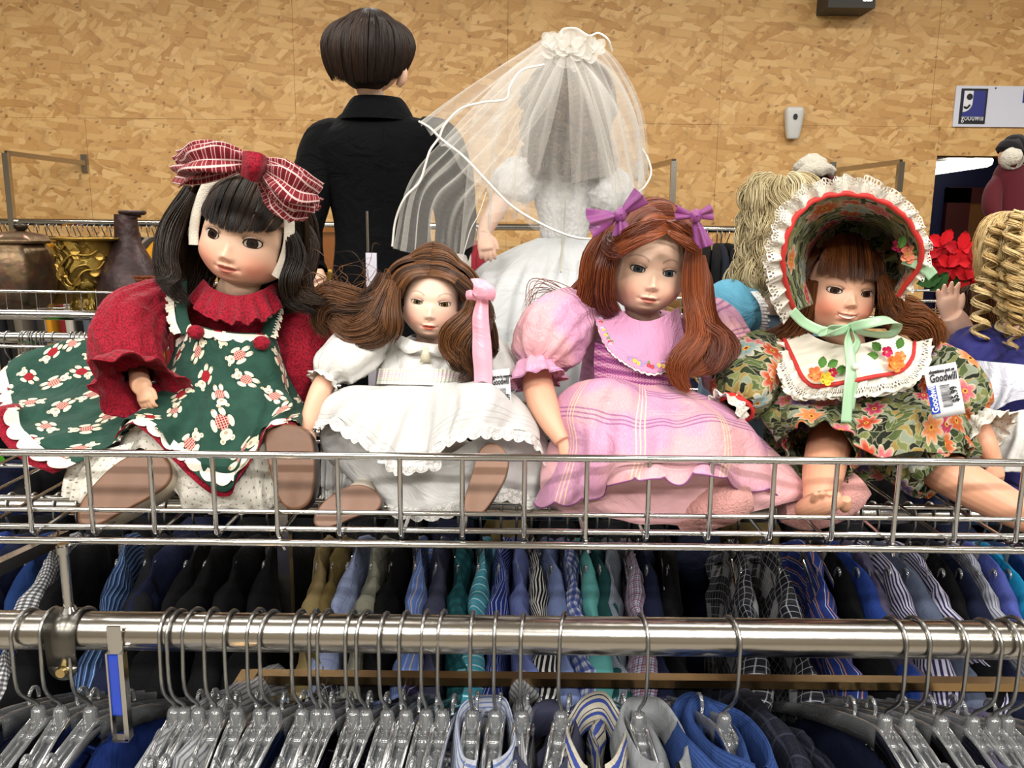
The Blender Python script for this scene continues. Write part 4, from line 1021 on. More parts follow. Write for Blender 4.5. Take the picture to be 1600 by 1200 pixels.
for pts in ([(-.2, -.72, 1.5), (-.78, -.68, 1.12), (-1.02, -.55, .5), (-1.04, -.5, 0), (-.98, -.5, -.35)], [(.5, -.68, 1.4), (.98, -.62, .85), (1.1, -.5, .25), (1.06, -.45, -.25), (.95, -.4, -.6)]):
    p = H1.W(spline(pts, 30)); G = tube(p, .0052, 30, 12, flat=.35, ref=(0, 1, 0), resample=False); band.grid(G, cu=True)
band.build('headband', LACE, d1)
def bowside(parent, rows, folds, seed, name='bow_loop', mt=PLR, thick=.0008):
    return cloth(parent, name, rows, mt, 90, 60, folds=(), seed=seed, thick=thick, post=lambda G, N, u, v: G + N * (np.sin(v * PI * folds + u * 2 + wav(u * 5, seed)) * .0045 * np.clip(u * 3, .3, 1) + np.sin(v * PI) * .008 * np.sin(u * PI))[..., None])
kn = MB()
bwo = bowside(d1, [[(392, 240, .755), (350, 229, .75), (310, 226, .75), (281, 240, .765)], [(390, 252, .745), (350, 250, .735), (310, 252, .735), (284, 258, .75)], [(386, 262, .75), (350, 268, .74), (312, 275, .74), (285, 292, .76)]], 6, 1, 'bow')
bowside(bwo, [[(390, 245, .765), (345, 236, .765), (305, 235, .765), (276, 250, .78)], [(388, 258, .76), (340, 262, .76), (300, 268, .76), (272, 268, .77)], [(384, 266, .765), (340, 280, .765), (305, 288, .765), (278, 290, .775)]], 5, 2)
bowside(bwo, [[(412, 244, .755), (445, 254, .75), (475, 272, .75), (502, 290, .765)], [(412, 262, .745), (440, 280, .735), (465, 296, .735), (498, 305, .75)], [(404, 280, .75), (425, 302, .74), (445, 318, .745), (490, 328, .76)]], 6, 3)
bowside(bwo, [[(410, 262, .765), (440, 285, .765), (470, 300, .765), (503, 312, .78)], [(406, 275, .76), (430, 305, .755), (455, 325, .755), (492, 332, .77)], [(402, 284, .765), (420, 315, .76), (433, 326, .76), (452, 350, .765)]], 5, 4)
cloth(bwo, 'knot', [[(378, 240, .755), (384, 236, .735), (408, 240, .732), (420, 250, .755)], [(376, 256, .75), (384, 256, .728), (404, 262, .726), (418, 268, .75)], [(372, 268, .755), (380, 276, .735), (398, 284, .735), (410, 280, .755)]], REDF, 40, 40, thick=.001)
# blouse
body = MB(); G = tube(PP([(368, 452, .885), (366, 480, .89), (360, 530, .90), (355, 600, .905), (355, 680, .90)]), np.array([30, 82, 92, 85, 90]) * S(.9), 40, 48, flat=.52, mod=lambda t, a: 1 + .03 * np.sin(a * 12 + t * 6)); body.grid(np.concatenate([G, G[:, :1]], 1)); body.build('blouse', REDF, d1)
puff(d1, 'sleeve', PP([(292, 468, .875), (252, 474, .855), (206, 505, .825), (198, 545, .80), (212, 575, .785), (216, 588, .78)]), np.array([26, 37, 52, 56, 46, 30]) * S(.82), REDF, 3, 12, .09, big=.10)
puff(d1, 'cuff', PP([(214, 584, .782), (218, 592, .77), (222, 602, .755), (226, 614, .745)]), np.array([30, 44, 72, 88]) * S(.77), REDF, 5, 9, .10, big=.05, flat=.62, ref=(0, .8, .6), thick=.0008)
puff(d1, 'sleeve', PP([(428, 478, .875), (460, 500, .865), (478, 545, .85), (476, 590, .845), (462, 620, .84)]), np.array([26, 38, 44, 40, 26]) * S(.86), REDF, 6, 11, .08, big=.09)
arm_obj(d1, 'arm', PP([(216, 580, .79), (219, 598, .765), (222, 604, .755)]), np.array([.009, .0095, .009]), dict(wrist=P(222, 600, .758), dirv=(.25, -.25, -1), side=(1, -.2, .2), up=(0, -1, 0), size=.031, curl=.5), '#e0b08f')
# collar frill
def zig(G, N, u, v): return G + N * (np.sin(u * 2 * PI * 8) * .004 * v)[..., None]
o = cloth(d1, 'collar', [[(318, 436, .84), (335, 452, .815), (368, 462, .80), (402, 456, .81), (432, 440, .84)], [(305, 452, .845), (325, 474, .80), (368, 485, .785), (410, 478, .80), (440, 456, .845)], [(296, 468, .84), (318, 492, .795), (366, 504, .775), (418, 496, .79), (446, 474, .84)]], REDF, 150, 30, post=lambda G, N, u, v: zig(G, N, u, v) + np.array([0, 0, -.0022]) * (np.abs(((u * 30) % 1) - .5) * (v > .92))[..., None], thick=.0007)
# bear print
def bears():
    u, v = uvs(); c = lin('#1e3f34'); sc = 1 / .047
    out = cmix(ss(noise(vec(u, v), 60, 2, dim='2D'), .4, .7) * .4, c, lin('#2b4f42'))
    for off in ((0, 0), (.5, .47)):
        x = u * sc + off[0]; y = v * sc * 1.02 + off[1]; row = y.fl(); x = x + (row * .37)
        cx, cy = x.fl(), y.fl(); _, wn = node('TexWhiteNoise', {'Vector': vec(cx, cy, off[0] * 7)}, noise_dimensions='3D'); r1, g1, b1 = xyz(X(wn.outputs['Color']))
        px, py = x.fr() - .5 + (g1 - .5) * .12, y.fr() - .5 + (b1 - .5) * .12
        a = r1 * 6.283; ca, sa = a.cos(), a.sin(); qx = (px * ca + py * sa) * 1.12; qy = (py * ca - px * sa) * 1.12
        cream = ell(qx, qy, 0, .2, .105, .095)
        for e_ in ((-.085, .29, .045, .045), (.085, .29, .045, .045), (-.15, .0, .05, .12), (.15, .0, .05, .12), (-.075, -.23, .055, .10), (.075, -.23, .055, .10)): cream = cream.mx(ell(qx, qy, *e_))
        tn = ell(qx, qy, -.085, .295, .022, .022).mx(ell(qx, qy, .085, .295, .022, .022)).mx(ell(qx, qy, 0, .17, .035, .03)).mx(ell(qx, qy, -.08, -.31, .03, .03)).mx(ell(qx, qy, .08, -.31, .03, .03))
        vest = ell(qx, qy, 0, -.03, .115, .145); dark = ell(qx, qy, 0, .0, .19, .37) * .22
        chk = cmix(((qx * 22).fr() < .35).mx((qy * 22).fr() < .3) * .6 * (g1 > .35), lin('#8f1420'), lin('#dfc9b6'))
        out = cmix(dark, out, lin('#14261f')); out = cmix(cream, out, lin('#d9cfb6')); out = cmix(tn * .7, out, lin('#8a7355')); out = cmix(vest, out, chk)
    return out
BEAR = mat('bear_print', bears, .8, sheen=.25, bmp=cloth_bump(.2, 900, 30, .6))
A = [[(255, 548, .90), (252, 585, .865), (255, 615, .835), (262, 632, .81), (272, 645, .79)],
     [(145, 530, .90), (160, 570, .86), (175, 612, .82), (205, 645, .785), (232, 655, .765)],
     [(80, 538, .885), (80, 590, .845), (95, 635, .805), (135, 675, .765), (185, 690, .745)],
     [(30, 558, .865), (35, 600, .825), (45, 650, .785), (85, 690, .75), (140, 712, .735)],
     [(8, 580, .85), (12, 612, .81), (28, 652, .775), (62, 700, .745), (112, 722, .73)]]
sk, GA, NA = cloth(d1, 'skirt', A, BEAR, 150, 130, folds=((3.0, .0035, .2),), bump_=((40, .0012),), seed=2, thick=.0006, ret=True)
Bq = [[(276, 530, .835), (292, 516, .812), (312, 510, .80), (340, 517, .792), (370, 520, .79), (398, 521, .794), (416, 524, .80), (428, 530, .815), (436, 540, .84)],
      [(262, 562, .83), (285, 560, .805), (310, 558, .79), (340, 560, .78), (370, 562, .778), (400, 562, .782), (424, 562, .79), (440, 565, .81), (450, 575, .84)],
      [(238, 602, .82), (270, 598, .79), (305, 598, .775), (340, 602, .768), (370, 603, .766), (400, 602, .77), (430, 602, .78), (450, 605, .80), (464, 615, .83)],
      [(208, 640, .775), (250, 632, .757), (290, 642, .748), (330, 650, .742), (372, 650, .742), (405, 644, .748), (438, 638, .755), (460, 640, .772), (476, 645, .80)],
      [(180, 672, .745), (222, 656, .73), (262, 690, .722), (303, 738, .716), (346, 768, .712), (376, 738, .716), (402, 690, .722), (438, 658, .732), (480, 672, .765)]]
fs, GB, NB = cloth(d1, 'pinafore', Bq, BEAR, 170, 160, folds=((5.5, .004, .35),), bump_=((45, .0010),), seed=4, thick=.0006, ret=True)
def hem(parent, G, name, inset, width, mt, dy=0, sc=14, amp=.4, seed=1, z=0, **k):
    e = G[-1 - inset]; d = G[-1] - G[-8]; d = d / np.linalg.norm(d, axis=1, keepdims=True); e = e + np.array([0, dy, z])
    ne = 12; idx = np.linspace(0, len(e) - 1, ne).astype(int); ds = d[idx]; ds[1:-1] = (ds[:-2] + ds[1:-1] + ds[2:]) / 3
    return edge_trim(parent, name, e[idx], ds, width, mt, 220, sc, amp, seed=seed, **k)
hem(sk, GA, 'red_hem', 3, .024, REDF, .006, sc=0, amp=0, ruf=.0005, rfq=8, thick=.0008); hem(sk, GA, 'lace_hem', 8, .0150, LACE, -.002, sc=9, amp=.45, ruf=.0002)
hem(fs, GB, 'red_hem', 3, .0125, REDF, .005, sc=0, amp=0, ruf=.0008, rfq=9, thick=.0008); hem(fs, GB, 'lace_hem', 9, .0115, LACE, -.0022, sc=16, amp=.45, ruf=.0003)
edge_trim(fs, 'lace_edge', GB[1] + np.array([0, -.003, 0]), (0, -.25, -1), .0085, LACE, 200, 9, .45, ruf=.0006)
for pts in ([(283, 442, .855), (281, 470, .835), (284, 500, .82), (292, 520, .81)], [(430, 470, .845), (426, 492, .825), (421, 510, .812), (417, 526, .802)]):
    p = PP(pts); m = MB(); m.grid(tube(p, .0075, 20, 10, flat=.15), cu=True); s_ = m.build('strap', BEAR, d1)
    edge_trim(s_, 'lace_edge', p + np.array([-.005 if pts[0][0] < 350 else .004, -.002, 0]), ((-1 if pts[0][0] < 350 else 1), -.4, -.3), .0085, LACE, 90, 5, .45)
for q in ((306, 519, .79), (409, 536, .785)):
    c = P(*q); m = MB(); a = np.linspace(0, 2 * PI, 20, endpoint=False); m.grid(np.array([[(c[0] + r_ * math.cos(t), c[1] + y_, c[2] + r_ * .85 * math.sin(t)) for t in a] for r_, y_ in ((.0075, .003), (.0082, -.001), (.007, -.004), (.003, -.0058))]), cu=True); m.cap([(c[0] + .003 * math.cos(t), c[1] - .0058, c[2] + .0026 * math.sin(t)) for t in a]); m.build('button', REDF, fs)
pt = [[(190, 680, .76), (228, 664, .745), (265, 700, .737), (303, 745, .731), (346, 770, .727), (380, 742, .731), (405, 700, .737), (440, 668, .747), (480, 680, .78)],
      [(185, 700, .758), (228, 680, .745), (262, 735, .737), (296, 778, .731), (345, 792, .727), (388, 786, .731), (420, 768, .737), (440, 720, .75), (470, 690, .79)],
      [(180, 720, .756), (228, 700, .745), (262, 752, .737), (292, 795, .733), (340, 800, .732), (392, 800, .733), (430, 790, .737), (444, 750, .75), (465, 700, .795)]]
_, GP, _ = cloth(d1, 'petticoat', pt, EYELET, 140, 50, folds=((9, .003, 0),), seed=5, thick=.0005, ret=True)
cloth(d1, 'petticoat', [[(130, 700, .75), (170, 700, .745), (210, 690, .74)], [(105, 735, .745), (135, 745, .74), (180, 745, .735)], [(95, 775, .742), (125, 785, .737), (150, 788, .733)]], EYELET, 60, 50, folds=((4, .003, 0),), seed=6, thick=.0005)
shoe(d1, [(122, 800), (135, 772), (172, 732), (212, 708), (245, 704), (265, 725), (264, 752), (238, 774), (190, 800), (152, 820), (126, 820)], .702, .735, '#704d35', '#cdc0ac', .04)
shoe(d1, [(414, 690), (422, 670), (445, 663), (472, 668), (488, 690), (491, 740), (484, 782), (462, 797), (440, 786), (424, 745)], .702, .732, '#684730', '#2c211d', .04)
for a, b in (((200, 760, .745), (300, 700, .88)), ((450, 735, .75), (410, 690, .88))):
    m = MB(); add_tube(m, PP([a, tuple((np.array(a) + np.array(b)) / 2), b]), [.017, .02, .022], 10, 16); m.build('leg', mat('stocking', '#cfc6b8', .8), d1)
# =============================================================== doll two: white smocked dress
H2 = Head(673, 474, .80, 46, 5, 3, -3, sep=.46, nose=.45, mouth=.80, chin=1.24, top=1.75, jaw=.30, skin='#eec8b2', lip='#c0442f', eye='#5a4a22', eyez=.8, cheek=.38)
d2 = thing('doll', 'seated brown-haired doll in a white smocked dress with pink ribbon', 'doll', P(670, 735, .90))
H2.build(d2, neck=[P(668, 535, .84), P(668, 560, .86)])
h = Hair(H2, 2, .00036, push=(1.12, 1.14, 1.80))
hm2 = hair_mat('brown', '#1f0f07', '#8a5a34')
top = [(-.12, -1.02, .90), (-.12, -.8, 1.35), (-.1, -.1, 1.76), (-.1, .7, 1.7), (-.1, 1.1, 1.4)]
h.sheet(top, [(-.98, -.75, .0), (-1.5, -.1, -.5), (-1.6, .5, -.7), (-1.2, 1.2, -.9)], [(-.72, -1.06, .62), (-1.45, -.2, 1.0), (-1.5, .5, .9), (-1.0, 1.4, .7)], n=1700, clump=20, frizz=.02, clump_amp=.04, thick=.12)
h.sheet(top, [(1.0, -.8, .1), (1.4, -.3, .1), (1.45, .4, .0), (1.1, 1.2, -.3)], [(.66, -1.06, .66), (1.25, -.3, 1.1), (1.35, .5, 1.1), (.9, 1.4, .9)], n=1500, clump=20, frizz=.02, clump_amp=.04, thick=.10)
for pts, n, rr, wv in [
    (((612, 440, .81), (598, 480, .80), (575, 505, .79), (540, 515, .79), (512, 500, .79)), 260, (.3, .5, .55, .45, .25), .12),
    (((602, 430, .82), (590, 462, .81), (555, 478, .80), (515, 478, .80), (498, 505, .80), (512, 528, .80)), 420, (.3, .5, .5, .5, .4, .15), .1),
    (((600, 440, .82), (580, 470, .81), (540, 462, .80), (505, 462, .80), (492, 490, .80)), 300, (.3, .45, .45, .4, .2), .1),
    (((610, 460, .80), (600, 500, .79), (588, 520, .79), (560, 530, .79), (535, 527, .79)), 260, (.3, .5, .45, .4, .1), .1),
    (((618, 450, .80), (612, 490, .785), (612, 515, .785), (600, 535, .79)), 240, (.2, .35, .4, .3), .05),
    (((718, 440, .80), (742, 462, .785), (750, 495, .775), (734, 530, .77), (728, 560, .765), (735, 582, .765), (712, 590, .76)), 520, (.25, .3, .5, .6, .6, .4, .15), .14),
    (((738, 462, .785), (736, 490, .77), (716, 520, .765), (708, 545, .765), (722, 570, .76)), 420, (.15, .4, .5, .5, .3), .12),
    (((738, 465, .785), (755, 500, .78), (762, 530, .78), (768, 550, .785), (756, 560, .79)), 260, (.2, .3, .35, .3, .1), .08),
    (((735, 470, .785), (748, 510, .77), (740, 550, .765), (745, 585, .765), (725, 595, .77)), 260, (.2, .35, .4, .35, .1), .12)]:
    h.lock(hp(H2, pts), n, rr, wave=wv, freq=1.4, frizz=.05, extra=.02)
for k in range(26):    # loose single hairs
    a = P(520 + random.uniform(-20, 60), 470 + random.uniform(-30, 20), .80); b = a + np.array([random.uniform(-.03, .03), 0, random.uniform(.01, .04)]); c = b + np.array([random.uniform(-.03, .03), 0, random.uniform(-.03, .01)])
    h.lock(H2.L(np.array([a, (a + b) / 2 + [0.006, 0, 0], b, c])), 1, (0, 0), push=False, frizz=0)
h.build(d2, hm2, lambda x, z: (z < 1.22 - .75 * np.abs(x)) & (np.abs(x) < .9))
# pink ribbon
PINKS = mat('pink_satin', '#eda5b8', .32, spec=.6, sheen=.3, bmp=cloth_bump(.1, 900, 30, .5))
rb = cloth(d2, 'ribbon', [[(745, 468, .765), (752, 462, .758), (762, 470, .762)], [(738, 500, .758), (750, 500, .752), (764, 505, .757)], [(738, 550, .752), (752, 548, .748), (768, 552, .753)], [(742, 600, .75), (755, 596, .747), (767, 605, .75)]], PINKS, 24, 60, bump_=((60, .001),), thick=.0005)
cloth(rb, 'bow_loop', [[(738, 458, .753), (740, 446, .750), (735, 436, .762)], [(741, 461, .748), (756, 450, .744), (771, 445, .754)], [(744, 467, .751), (760, 468, .749), (770, 471, .758)]], PINKS, 40, 30, thick=.0005, post=lambda G, N, u, v: G + N * (np.sin(v * PI * 3) * .0018 * u)[..., None])
cloth(rb, 'knot', [[(729, 455, .762), (736, 453, .756), (745, 457, .758)], [(728, 462, .76), (736, 462, .754), (745, 465, .757)], [(730, 468, .762), (737, 468, .757), (744, 470, .758)]], PINKS, 16, 16, thick=.001)
# blouse
def whitefab(): return lin('#dddbd9')
body = MB(); G = tube(PP([(668, 525, .87), (668, 550, .875), (660, 590, .885), (655, 640, .89)]), np.array([25, 75, 72, 75]) * S(.88), 30, 40, flat=.45); body.grid(np.concatenate([G, G[:, :1]], 1)); body.build('bodice', WHITECLOTH, d2)
cloth(d2, 'bodice_front', [[(600, 530, .83), (640, 532, .805), (680, 536, .80), (715, 540, .81), (745, 545, .84)], [(598, 555, .825), (640, 556, .795), (680, 558, .79), (720, 560, .80), (748, 565, .83)], [(594, 580, .815), (635, 580, .785), (675, 580, .78), (715, 582, .79), (745, 585, .82)]], WHITECLOTH, 80, 40, folds=((5, .0015, 0),), bump_=((50, .0015),), seed=3, thick=.0005)
puff(d2, 'sleeve', PP([(606, 540, .84), (580, 540, .825), (548, 555, .805), (520, 575, .795), (510, 590, .79)]), np.array([22, 34, 42, 36, 18]) * S(.81), WHITECLOTH, 8, 10, .09, big=.09)
puff(d2, 'cuff', PP([(512, 588, .79), (504, 598, .785)]), np.array([17, 26]) * S(.79), WHITECLOTH, 9, 10, .12, n=8, big=.02, thick=.0005)
puff(d2, 'sleeve', PP([(738, 548, .84), (762, 560, .83), (780, 585, .82), (785, 610, .82)]), np.array([20, 34, 38, 24]) * S(.82), WHITECLOTH, 18, 10, .09, big=.09)
arm_obj(d2, 'arm', PP([(512, 590, .795), (500, 612, .785), (484, 650, .775), (478, 672, .77)]), np.array([16, 17, 13, 10]) * S(.78), dict(wrist=P(480, 668, .77), dirv=(-.1, -.3, -1), side=(1, 0, 0), up=(0, -1, .2), size=.026, curl=.3), '#e3b195')
for rows in ([[(620, 522, .81), (640, 530, .795), (662, 540, .785)], [(614, 530, .808), (634, 543, .79), (664, 544, .782)], [(618, 536, .808), (636, 552, .789), (656, 549, .783)]], [[(664, 542, .785), (682, 540, .785), (704, 534, .80)], [(666, 548, .782), (684, 550, .782), (708, 542, .80)], [(672, 552, .783), (690, 557, .785), (712, 550, .80)]]):
    cloth(d2, 'collar', rows, WHITECLOTH, 30, 16, thick=.0014)
m = MB(); q = P(665, 556, .782); m.add([q + np.array(v) for v in ((-.0022, 0, .009), (.0022, 0, .009), (.0055, -.001, -.006), (-.0055, -.001, -.006))], [[0, 1, 2, 3]]); m.build('charm', mat('pearl_charm', '#cfc8ae', .25), d2, thick=.001)
def smock():
    u, v = uvs(); z = ((u * 260).fr() - .5).ab() * 2; y = v * 1000
    c = lin('#dfdcd6')
    for k, colr in ((1.2, '#c9c79c'), (3.4, '#d8b6c4'), (5.2, '#d9a8ba'), (7.2, '#d7b8c6'), (9.2, '#cfcf9f'), (11.4, '#a9b7a8')):
        c = cmix((((y - k) - z * 1.3).ab() < .42) * .85, c, lin(colr))
    return c
cloth(d2, 'smocking', [[(592, 576, .812), (635, 576, .782), (670, 576, .777), (715, 578, .787), (740, 580, .81)], [(590, 588, .81), (632, 588, .779), (670, 588, .774), (712, 590, .785), (740, 592, .81)], [(588, 600, .808), (630, 601, .776), (668, 602, .771), (708, 604, .782), (740, 605, .81)]], mat('smocking', smock, .8, bmp=lambda: bump((uvs()[0] * 1500).sin() * .5, .4, .001)), 100, 30, post=lambda G, N, u, v: G + N * (np.sin(u * 2 * PI * 30) * .0006)[..., None], thick=.0005)
# skirt: centre and left lobe, right lobe
def tucks():
    u, v = uvs(); L_ = [(v * 1 - k).ab() < .0006 for k in (.066, .0715, .077)]
    return cmix((L_[0].mx(L_[1]).mx(L_[2])) * .35, lin('#d2d1cf'), lin('#9a9a9c'))
SKW = mat('white_skirt', tucks, .75, sheen=.3, bmp=cloth_bump(.15, 900, 30, .5), transl=.15)
SKP = mat('white_skirt_plain', '#d2d1cf', .75, sheen=.3, bmp=cloth_bump(.15, 900, 30, .5), transl=.15)
def lacefn():
    u, v = uvs(); a, b = vor(vec(u, v), 190, ('Distance', 'Color'), rnd=.8); r, g, bb = xyz(b); ring = ((a - .28).ab() < .12).mx(a < .08)
    return (ring * 1.0).mx(vor(vec(u, v), 1300, 'Distance') > .42).mx(.35)
WLACE = mat('white_lace', '#e2e0dc', .8, alpha=lacefn)
L2 = [[(590, 600, .80), (615, 602, .782), (640, 603, .774), (665, 604, .771), (690, 604, .775)],
      [(540, 605, .79), (575, 620, .765), (610, 632, .755), (645, 640, .752), (685, 640, .757)],
      [(500, 632, .785), (540, 640, .752), (590, 665, .74), (635, 685, .735), (690, 680, .742)],
      [(482, 655, .785), (525, 655, .745), (580, 690, .73), (625, 725, .722), (690, 715, .73)]]
s2, G_, N_ = cloth(d2, 'skirt', L2, SKW, 150, 110, folds=((5, .0045, .0),), bump_=((30, .001),), seed=11, thick=.0005, ret=True)
hem(s2, G_, 'lace_hem', 2, .0125, WLACE, -.0008, sc=16, amp=.3, ruf=.0015, rfq=8)
R2 = [[(670, 602, .775), (695, 598, .772), (718, 596, .775), (735, 600, .785), (745, 606, .80)],
      [(668, 640, .757), (705, 612, .745), (760, 602, .75), (800, 618, .775), (815, 632, .80)],
      [(665, 680, .742), (712, 640, .727), (770, 630, .73), (825, 655, .76), (850, 680, .79)],
      [(664, 712, .73), (705, 680, .716), (760, 668, .718), (828, 682, .745), (868, 735, .78)]]
s3, G_, N_ = cloth(s2, 'skirt_side', R2, SKW, 150, 110, folds=((3, .003, 0),), bump_=((30, .001),), seed=12, thick=.0005, ret=True)
m3 = hem(s2, G_, 'lace_hem', 2, .0125, WLACE, -.0008, sc=16, amp=.3, ruf=.0015, rfq=8)
# under side and petticoat
for nm, rows, sd in (('petticoat', [[(500, 660, .79), (560, 690, .755), (620, 720, .74), (690, 715, .74), (760, 680, .735), (830, 690, .76), (862, 730, .79)], [(505, 700, .785), (560, 730, .76), (620, 750, .748), (690, 745, .742), (770, 715, .745), (840, 720, .77), (870, 745, .79)], [(530, 735, .785), (585, 770, .76), (630, 795, .748), (700, 790, .74), (775, 765, .755), (825, 775, .77), (850, 785, .785)]], 13),
                     ('underskirt', [[(500, 650, .80), (540, 690, .79), (560, 720, .785)], [(500, 700, .79), (530, 730, .78), (560, 745, .775)], [(502, 760, .78), (525, 770, .775), (560, 760, .775)]], 14)):
    o, G_, N_ = cloth(d2, nm, rows, SKP, 130, 60, folds=((5, .003, 0),), seed=sd, thick=.0005, ret=True)
    hem(o, G_, 'lace_hem', 2, .014, WLACE, -.001, sc=14, amp=.3, ruf=.0015, rfq=8)
shoe(d2, [(490, 812), (502, 788), (530, 766), (560, 757), (586, 766), (596, 782), (588, 798), (560, 806), (525, 820), (500, 826)], .701, .72, '#7b5844', '#1c1614', .035)
shoe(d2, [(724, 790), (736, 745), (748, 706), (764, 692), (782, 697), (794, 716), (790, 745), (772, 778), (752, 803), (734, 806)], .701, .728, '#805d48', '#17130f', .035)
for a, b in (((555, 780, .735), (620, 715, .88)), ((760, 745, .745), (710, 700, .88))):
    m = MB(); add_tube(m, PP([a, tuple((np.array(a) + np.array(b)) / 2), b]), [.012, .014, .016], 10, 16); m.build('leg', mat('stocking', '#cfc6b8', .8), d2)
# =============================================================== doll three: pink striped organdy
def flower(mb, c, nrm, r, petals, col_, seed=0, layers=2, cup=.35):
    rs = np.random.RandomState(seed); n = np.array(nrm, float); n /= np.linalg.norm(n); a_ = np.cross(n, [0.1, 0.2, 1]); a_ /= np.linalg.norm(a_); b_ = np.cross(n, a_)
    for L_ in range(layers):
        t = np.linspace(0, 2 * PI, petals * 10, endpoint=False); R_ = r * (1 - .3 * L_); G = []
        for k in np.linspace(.08, 1, 7):
            rr = R_ * k * (1 - .3 * k * (1 - np.abs(np.sin(t * petals / 2 + L_)) ** .5)); h_ = R_ * cup * k ** 2 * (1 + .3 * np.sin(t * petals + seed)) + R_ * .12 * L_ + R_ * .06 * np.sin(t * 7 + seed) * k
            G.append(np.array(c) + a_ * (rr * np.cos(t))[:, None] + b_ * (rr * np.sin(t))[:, None] + n * h_[:, None])
        G = np.array(G); cc = np.array(lin(col_)[:3]); cen = np.array(lin('#e6b93a')[:3])
        C = np.array([np.tile(cc * (.75 + .35 * k) * (1 - .0 * L_) + (cen - cc) * .6 * max(0, .35 - k) / .35, (G.shape[1], 1)) for k in np.linspace(0, 1, 7)]); mb.grid(G, cu=True, C=C)
def leaf(mb, c, d, nrm, L_, w_, col_):
    d = np.array(d, float); d /= np.linalg.norm(d); n = np.array(nrm, float); s_ = np.cross(d, n); s_ /= np.linalg.norm(s_); cc = np.array(lin(col_)[:3]); G = []
    for v in np.linspace(-1, 1, 7):
        t = np.linspace(0, 1, 12); ww = w_ * np.sin(t * PI) ** .8 * (1 + .12 * np.sin(t * 40)); G.append(np.array(c) + d * (t * L_)[:, None] + s_ * (ww * v)[:, None] + n * (abs(v) * w_ * .35 - L_ * .15 * t ** 2)[:, None])
    G = np.array(G); mb.grid(G, C=np.tile(cc, G.shape[:2] + (1,)))
def tinted(name='painted_petals', rough=.7):
    def col():
        _, n = node('Attribute', attribute_name='tint'); return X(n.outputs['Color'])
    return mat(name, col, rough, sheen=.2)
H3 = Head(1022, 424, .80, 58, 8, 3, -3, sep=.42, nose=.43, mouth=.76, chin=1.15, top=1.6, jaw=.2, skin='#ecc6ad', lip='#b5655a', eye='#2f3d47', eyez=.95, cheek=.32)
d3 = thing('doll', 'seated red-haired doll in a pink striped organdy dress', 'doll', P(1000, 735, .90))
H3.build(d3, neck=[P(1010, 500, .855), P(1005, 530, .87)])
h = Hair(H3, 3, .0004, push=(1.1, 1.18, 1.68))
hm3 = hair_mat('auburn', '#4a1a0a', '#a85b32')
pt_ = [(.36, -1.05, .92), (.32, -.8, 1.3), (.25, -.35, 1.58), (.2, .1, 1.7), (.1, .8, 1.55)]
h.sheet(pt_, [(-.55, -1.25, .78), (-.95, -.95, .45), (-1.2, -.4, .2), (-1.2, .5, 0)], [(-.1, -1.25, .98), (-.5, -1.1, 1.35), (-.9, -.2, 1.55), (-.9, .9, 1.2)], n=2000, clump=26, frizz=.012, clump_amp=.03, thick=.16)
h.sheet(pt_, [(.62, -1.2, .85), (.95, -.85, .55), (1.15, -.4, .25), (1.15, .5, 0)], [(.55, -1.22, .98), (.8, -.95, 1.25), (1.0, -.2, 1.4), (1.0, .9, 1.1)], n=1300, clump=18, frizz=.012, clump_amp=.03, thick=.16)
for pts, n, rr, wv in [
    (((985, 385, .775), (962, 392, .77), (950, 380, .785), (960, 360, .80)), 300, (.1, .22, .2, .1), 0),
    (((1043, 362, .775), (1028, 366, .765), (995, 376, .762), (965, 392, .77), (948, 402, .785)), 380, (.03, .1, .16, .18, .12), 0),
    (((1040, 345, .78), (1015, 352, .765), (985, 366, .762), (958, 385, .775)), 300, (.03, .14, .18, .12), 0),
    (((1043, 362, .775), (1054, 368, .765), (1074, 380, .77), (1090, 392, .785)), 300, (.03, .1, .14, .12), 0),
    (((1042, 346, .78), (1062, 355, .768), (1080, 372, .78)), 260, (.03, .14, .14), 0),
    (((955, 350, .81), (935, 400, .81), (925, 450, .81), (905, 485, .825), (870, 505, .85)), 620, (.2, .42, .42, .3, .05), .08),
    (((960, 370, .80), (945, 420, .79), (945, 470, .80), (958, 495, .82)), 420, (.15, .3, .3, .2), .04),
    (((940, 400, .83), (915, 455, .835), (870, 480, .83), (842, 505, .83), (828, 540, .84)), 300, (.2, .4, .3, .15, .05), .06),
    (((1085, 375, .80), (1084, 430, .795), (1082, 480, .79), (1084, 530, .775), (1066, 575, .765), (1085, 612, .76)), 620, (.2, .28, .30, .34, .34, .06), .2),
    (((1090, 400, .81), (1095, 460, .80), (1105, 510, .79), (1092, 560, .775), (1076, 592, .765)), 420, (.2, .26, .32, .3, .05), .22),
    (((1095, 420, .82), (1112, 490, .81), (1134, 540, .80), (1118, 590, .79)), 240, (.2, .25, .25, .03), .25),
    (((1082, 470, .80), (1100, 510, .78), (1120, 530, .775), (1108, 570, .77), (1095, 590, .77)), 240, (.15, .3, .3, .25, .1), .12)]:
    h.lock(hp(H3, pts), n, rr, wave=wv, freq=1.3, frizz=.04, extra=.01)
for k in range(24):
    a = P(900 + random.uniform(-20, 20), 470 + random.uniform(-15, 15), .83); b = P(850 + random.uniform(-20, 10), 460 + random.uniform(-25, 20), .83); c = P(815 + random.uniform(-6, 20), 500 + random.uniform(-20, 40), .83)
    h.lock(H3.L(np.array([a, b, c])), 1, (0, 0), push=False, frizz=0)
h.build(d3, hm3, lambda x, z: (z < 1.0 - .25 * np.abs(x)) & (np.abs(x) < .95))
ORG = mat('purple_organza', '#8d3f86', .5, sheen=.4, alpha=.72)
